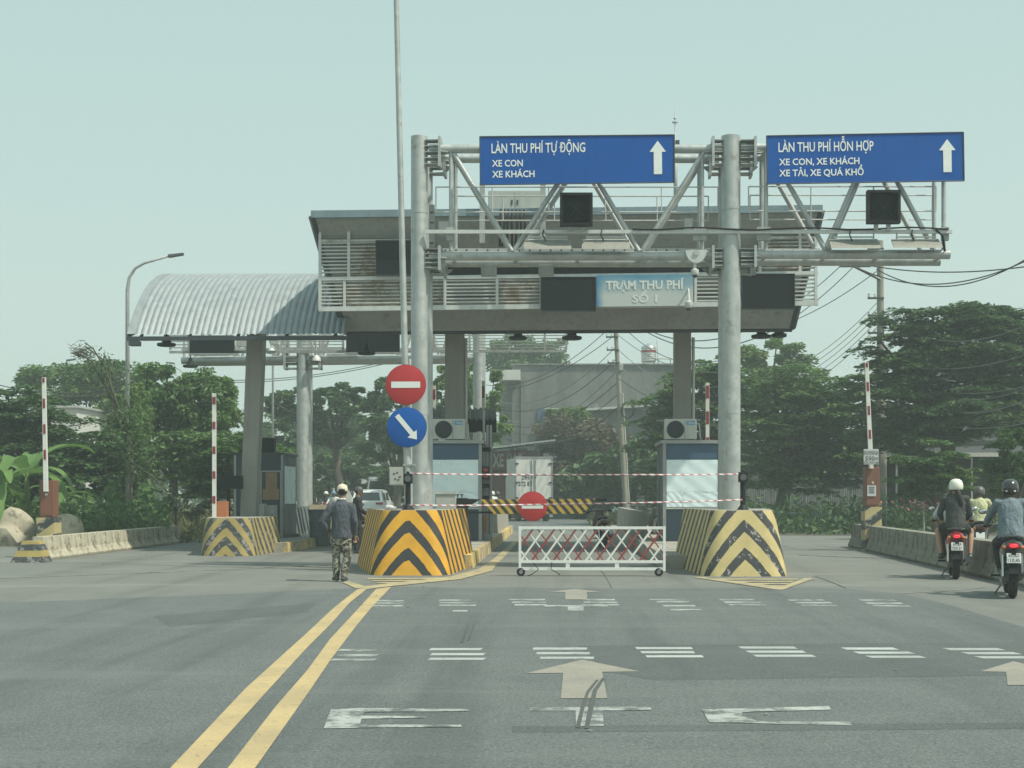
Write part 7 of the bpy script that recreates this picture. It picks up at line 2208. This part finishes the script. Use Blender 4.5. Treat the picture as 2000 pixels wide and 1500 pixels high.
for dx, dy in ((-.4, -.4), (.4, -.4), (.4, .4), (-.4, .4)): MB().tube((p.x + dx, p.y + dy, zt0 - .4), (p.x + dx, p.y + dy, zt0 + .5), .04, n=6).build('leg', MT['galv_dull'], s)
MB().tube((p.x + .75, p.y, zt0), (p.x + .6, p.y, zt0 + 2.1), .03, n=6).build('pipe', MT['galv_dull'], s)
s = thing('roof_shelter', 'low tin shelter on the concrete building beside the water tank', 'shelter', (at(1300, 712, YK + 3).x, YK + 3, zt0))
a, b = at(1283, 702, YK + 3), at(1312, 700, YK + 3)
MB().hexa([(a.x, YK + 2.6, a.z), (b.x, YK + 2.6, b.z - .1), (b.x, YK + 4, b.z), (a.x, YK + 4, a.z + .1)], [(a.x, YK + 2.6, a.z + .06), (b.x, YK + 2.6, b.z - .04), (b.x, YK + 4, b.z + .06), (a.x, YK + 4, a.z + .16)]).build('roof_sheet', MT['pale_wall'], s)
for x in (a.x + .1, b.x - .1): MB().tube((x, YK + 3, zt0 - .5), (x, YK + 3, a.z), .04, n=6).build('post', MT['galv_dull'], s)

# shop with red sign, left of the truck
YS = 96
s = thing('roadside_shop', 'dark open shop with red sign board behind the box truck', 'shop', (at(990, 990, YS).x, YS, 0))
kb(940, 880, 1060, 1000, YS + .6, 5, MT['house_dark'], 'wall', s)
a, b = at(945, 875, YS - 1.2), at(1085, 858, YS - 1.2)
MB().hexa([(a.x, YS - 1.4, a.z - .1), (b.x, YS - 1.4, b.z - .1), (b.x, YS + 5, b.z), (a.x, YS + 5, a.z)], [(a.x, YS - 1.4, a.z), (b.x, YS - 1.4, b.z), (b.x, YS + 5, b.z + .1), (a.x, YS + 5, a.z + .1)]).build('roof', MT['galv'], s)
sg_ = kb(952, 880, 1052, 917, YS, .12, MT['shop_red'], 'sign_board', s)
kk = YS / FPX
lettering('XE', at(962, 911, YS - .01), (1, 0, 0), (0, 0, 1), 22 * kk, 25 * kk, MT['cabinet'], sg_, .03, .01)
lettering('ĐẠP', at(988, 911, YS - .01), (1, 0, 0), (0, 0, 1), 32 * kk, 25 * kk, MT['cabinet'], sg_, .03, .01)
kb(955, 922, 1000, 1000, YS + .45, .12, MT['shop_red'], 'shutter', s)
for x in (953, 1050): kb(x, 880, x + 3, 1000, YS + .2, .1, MT['alu_light'], 'post', s)

# green-grey wall behind the truck
s = thing('garden_wall', 'pale green stained wall right of the box truck', 'wall', (at(1140, 990, 100).x, 100, 0))
kb(1080, 912, 1230, 1000, 100, .25, MT['cyan_sheet'], 'panel', s); kb(1079, 908, 1231, 912, 99.95, .35, MT['concrete_dark'], 'coping', s)

# pale hall far behind the centre trees
s = thing('far_hall', 'pale far building glimpsed between the tree trunks on the left', 'building', (at(690, 985, 135).x, 135, 0))
kb(615, 868, 800, 1000, 135, 8, MT['pale_wall'], 'wall', s); kb(610, 862, 806, 868, 134.8, 8.4, MT['dark_trim'], 'roof', s)
for x in (630, 668, 706, 744, 776): kb(x, 905, x + 16, 930, 134.9, .09, MT['glass_dark'], 'window', s)
s = thing('far_house', 'pale grey house wall among the left trees', 'building', (at(125, 985, 78).x, 78, 0))
kb(100, 795, 150, 1000, 78, 6, MT['pale_wall'], 'wall', s); kb(96, 792, 154, 796, 77.8, 6.4, MT['alu_light'], 'roof', s)

# concrete spools stacked beside the leaning pole
ORD2 = ['first', 'second', 'third', 'fourth', 'fifth', 'sixth']; SN = {1237: 'left', 1251: 'middle', 1263: 'right'}
for cx_, rows in ((1237, 4), (1251, 6), (1263, 4)):
    for r_ in range(rows):
        c = at(cx_, 1002, 78); c = V(c.x, 78 + (cx_ % 3) * .1, r_ * .235)
        mb = MB().lathe([(.2, 0), (.2, .06), (.11, .08), (.11, .16), (.2, .18), (.2, .232)], c, 12)
        solo(mb, 'concrete_spool', MT['pallet'], f'{ORD2[r_]} concrete spool from the ground in the {SN[cx_]} stack by the leaning utility pole', 'spool', 'stacked concrete spools', 40)

# fence of tin sheets under the right trees, house behind
YF = 84
s = thing('tin_fence', 'dark fence of upright tin sheets beneath the right trees', 'fence', (at(1600, 990, YF).x, YF, 0))
xa, xb = at(1440, 900, YF).x, at(1800, 900, YF).x
n = 16
for i in range(n):
    x0 = xa + (xb - xa) * i / n; x1 = xa + (xb - xa) * (i + 1) / n - .03
    h = 2.6 + random.uniform(-.15, .15); vs = []; m_ = 12
    for z in (.05, h):
        for j in range(m_ + 1): vs.append((x0 + (x1 - x0) * j / m_, YF + random.uniform(0, .004) + (.03 if j % 2 else 0) + .04 * (i % 2), z))
    MB().add(vs, [(j, j + 1, m_ + 2 + j, m_ + 1 + j) for j in range(m_)]).build('tin_sheet', MT['asbestos'], s)
for i in range(5): 
    x = xa + (xb - xa) * i / 4; MB().box(x - .05, x + .05, YF + .12, YF + .2, 0, 2.5).build('post', MT['bark'], s)
YH = 66
s = thing('roadside_house', 'dark house with pale eave behind the garden trees on the right', 'house', (at(1930, 990, YH).x, YH, 0))
kb(1740, 860, 2120, 1000, YH, 6, MT['house_dark'], 'wall', s)
a, b = at(1720, 900, YH - 2), at(2140, 880, YH - 2)
MB().hexa([(a.x, YH - 2, a.z - .05), (b.x, YH - 2, b.z - .05), (b.x, YH + 6, b.z + 1.4), (a.x, YH + 6, a.z + 1.4)], [(a.x, YH - 2, a.z + .1), (b.x, YH - 2, b.z + .1), (b.x, YH + 6, b.z + 1.55), (a.x, YH + 6, a.z + 1.55)]).build('roof', MT['house_dark'], s)
kb(1880, 884, 1955, 892, YH - 2.1, .08, MT['pale_wall'], 'eave_board', s)
for x in (1897, 1990, 1750): kb(x, 890, x + 3, 1000, YH - 1.9, .1, MT['alu_light'], 'post', s)
kb(1770, 930, 1800, 1000, YH - .06, .05, MT['glass_dark'], 'door', s); kb(1830, 925, 1870, 960, YH - .06, .05, MT['glass_dark'], 'window', s)
# banner board
s = thing('banner_board', 'tilted white and blue banner behind the riders', 'sign', at(1816, 975, 50))
a = at(1800, 968, 50); 
xd = Vector((1, 0, .11)).normalized(); zd = Vector((-.06, 0, 1)).normalized()
kk = 50 / FPX
def pq(u, v, y=0.): return a + xd * u * kk + zd * v * kk + V(0, y, 0)
MB().hexa([pq(0, 0), pq(32, 0), pq(32, 0, .03), pq(0, 0, .03)], [pq(0, 22), pq(32, 22), pq(32, 22, .03), pq(0, 22, .03)]).build('board', MT['banner_white'], s)
MB().hexa([pq(1, 1, -.006), pq(31, 1, -.006), pq(31, 1, -.002), pq(1, 1, -.002)], [pq(1, 5, -.006), pq(31, 5, -.006), pq(31, 5, -.002), pq(1, 5, -.002)]).build('blue_band', MT['banner_blue'], s)
lettering('RƯỜNG', pq(3, 11), xd, zd, 26 * kk, 7 * kk, MT['banner_text'], s, .03, .006)
for u in (5, 27): MB().tube(pq(u, 0, .04), (pq(u, 0).x, 50.04, 0), .03, n=6).build('post', MT['galv_dull'], s)

# plastic table and chairs under the trees
def chair(px, Y, rz, label):
    b = at(px, HOR, Y); s = thing('plastic_chair', label, 'chair', (b.x, Y, 0), rz, 'plastic garden furniture')
    B = lambda mb, nm: mb.build(nm, MT['plastic_chair'], s, False, w=False)
    B(MB().bbox((0, 0, .44), .46, .44, .03, .01), 'seat')
    for x in (-.2, .2):
        for y in (-.19, .19): B(MB().tube((x, y, .43), (x * 1.15, y * 1.15, 0), .02, .016, 6), 'leg')
    for j in range(5): B(MB().tube((-.16 + j * .08, .2, .46), (-.19 + j * .095, .3, .88), .016, n=6), 'back_slat')
    B(MB().tube((-.22, .3, .9), (.22, .3, .9), .025, n=6), 'top_rail')
chair(1590, 62, R(200), 'pale plastic chair under the layered tree right of the weathered nose')
b = at(1548, HOR, 62.5); s = thing('plastic_table', 'pale plastic table beside the plastic chair under the trees', 'table', (b.x, 62.5, 0), 0, 'plastic garden furniture')
MB().bbox((0, 0, .72), 1.1, .75, .04, .01).build('table_top', MT['plastic_chair'], s, w=False)
for x in (-.48, .48):
    for y in (-.3, .3): MB().tube((x, y, .7), (x, y, 0), .028, n=6).build('leg', MT['plastic_chair'], s, w=False)

# ================================================================ the hazy air
hb = MB().box(-320, 320, -30, 540, -1.1, 15.5)
ho = hb.build('haze', None)
hm = bpy.data.materials.new('haze'); hm.use_nodes = True
hn = hm.node_tree
for n_ in list(hn.nodes):
    if n_.type != 'OUTPUT_MATERIAL': hn.nodes.remove(n_)
pv = hn.nodes.new('ShaderNodeVolumePrincipled')
pv.inputs['Color'].default_value = (.86, .95, .95, 1)
pv.inputs['Density'].default_value = .0017
pv.inputs['Anisotropy'].default_value = .25
hn.links.new(pv.outputs[0], hn.nodes['Material Output'].inputs['Volume'])
ho.data.materials.clear(); ho.data.materials.append(hm)
tag(ho, 'thin pale haze hanging over the whole road', kind='stuff')
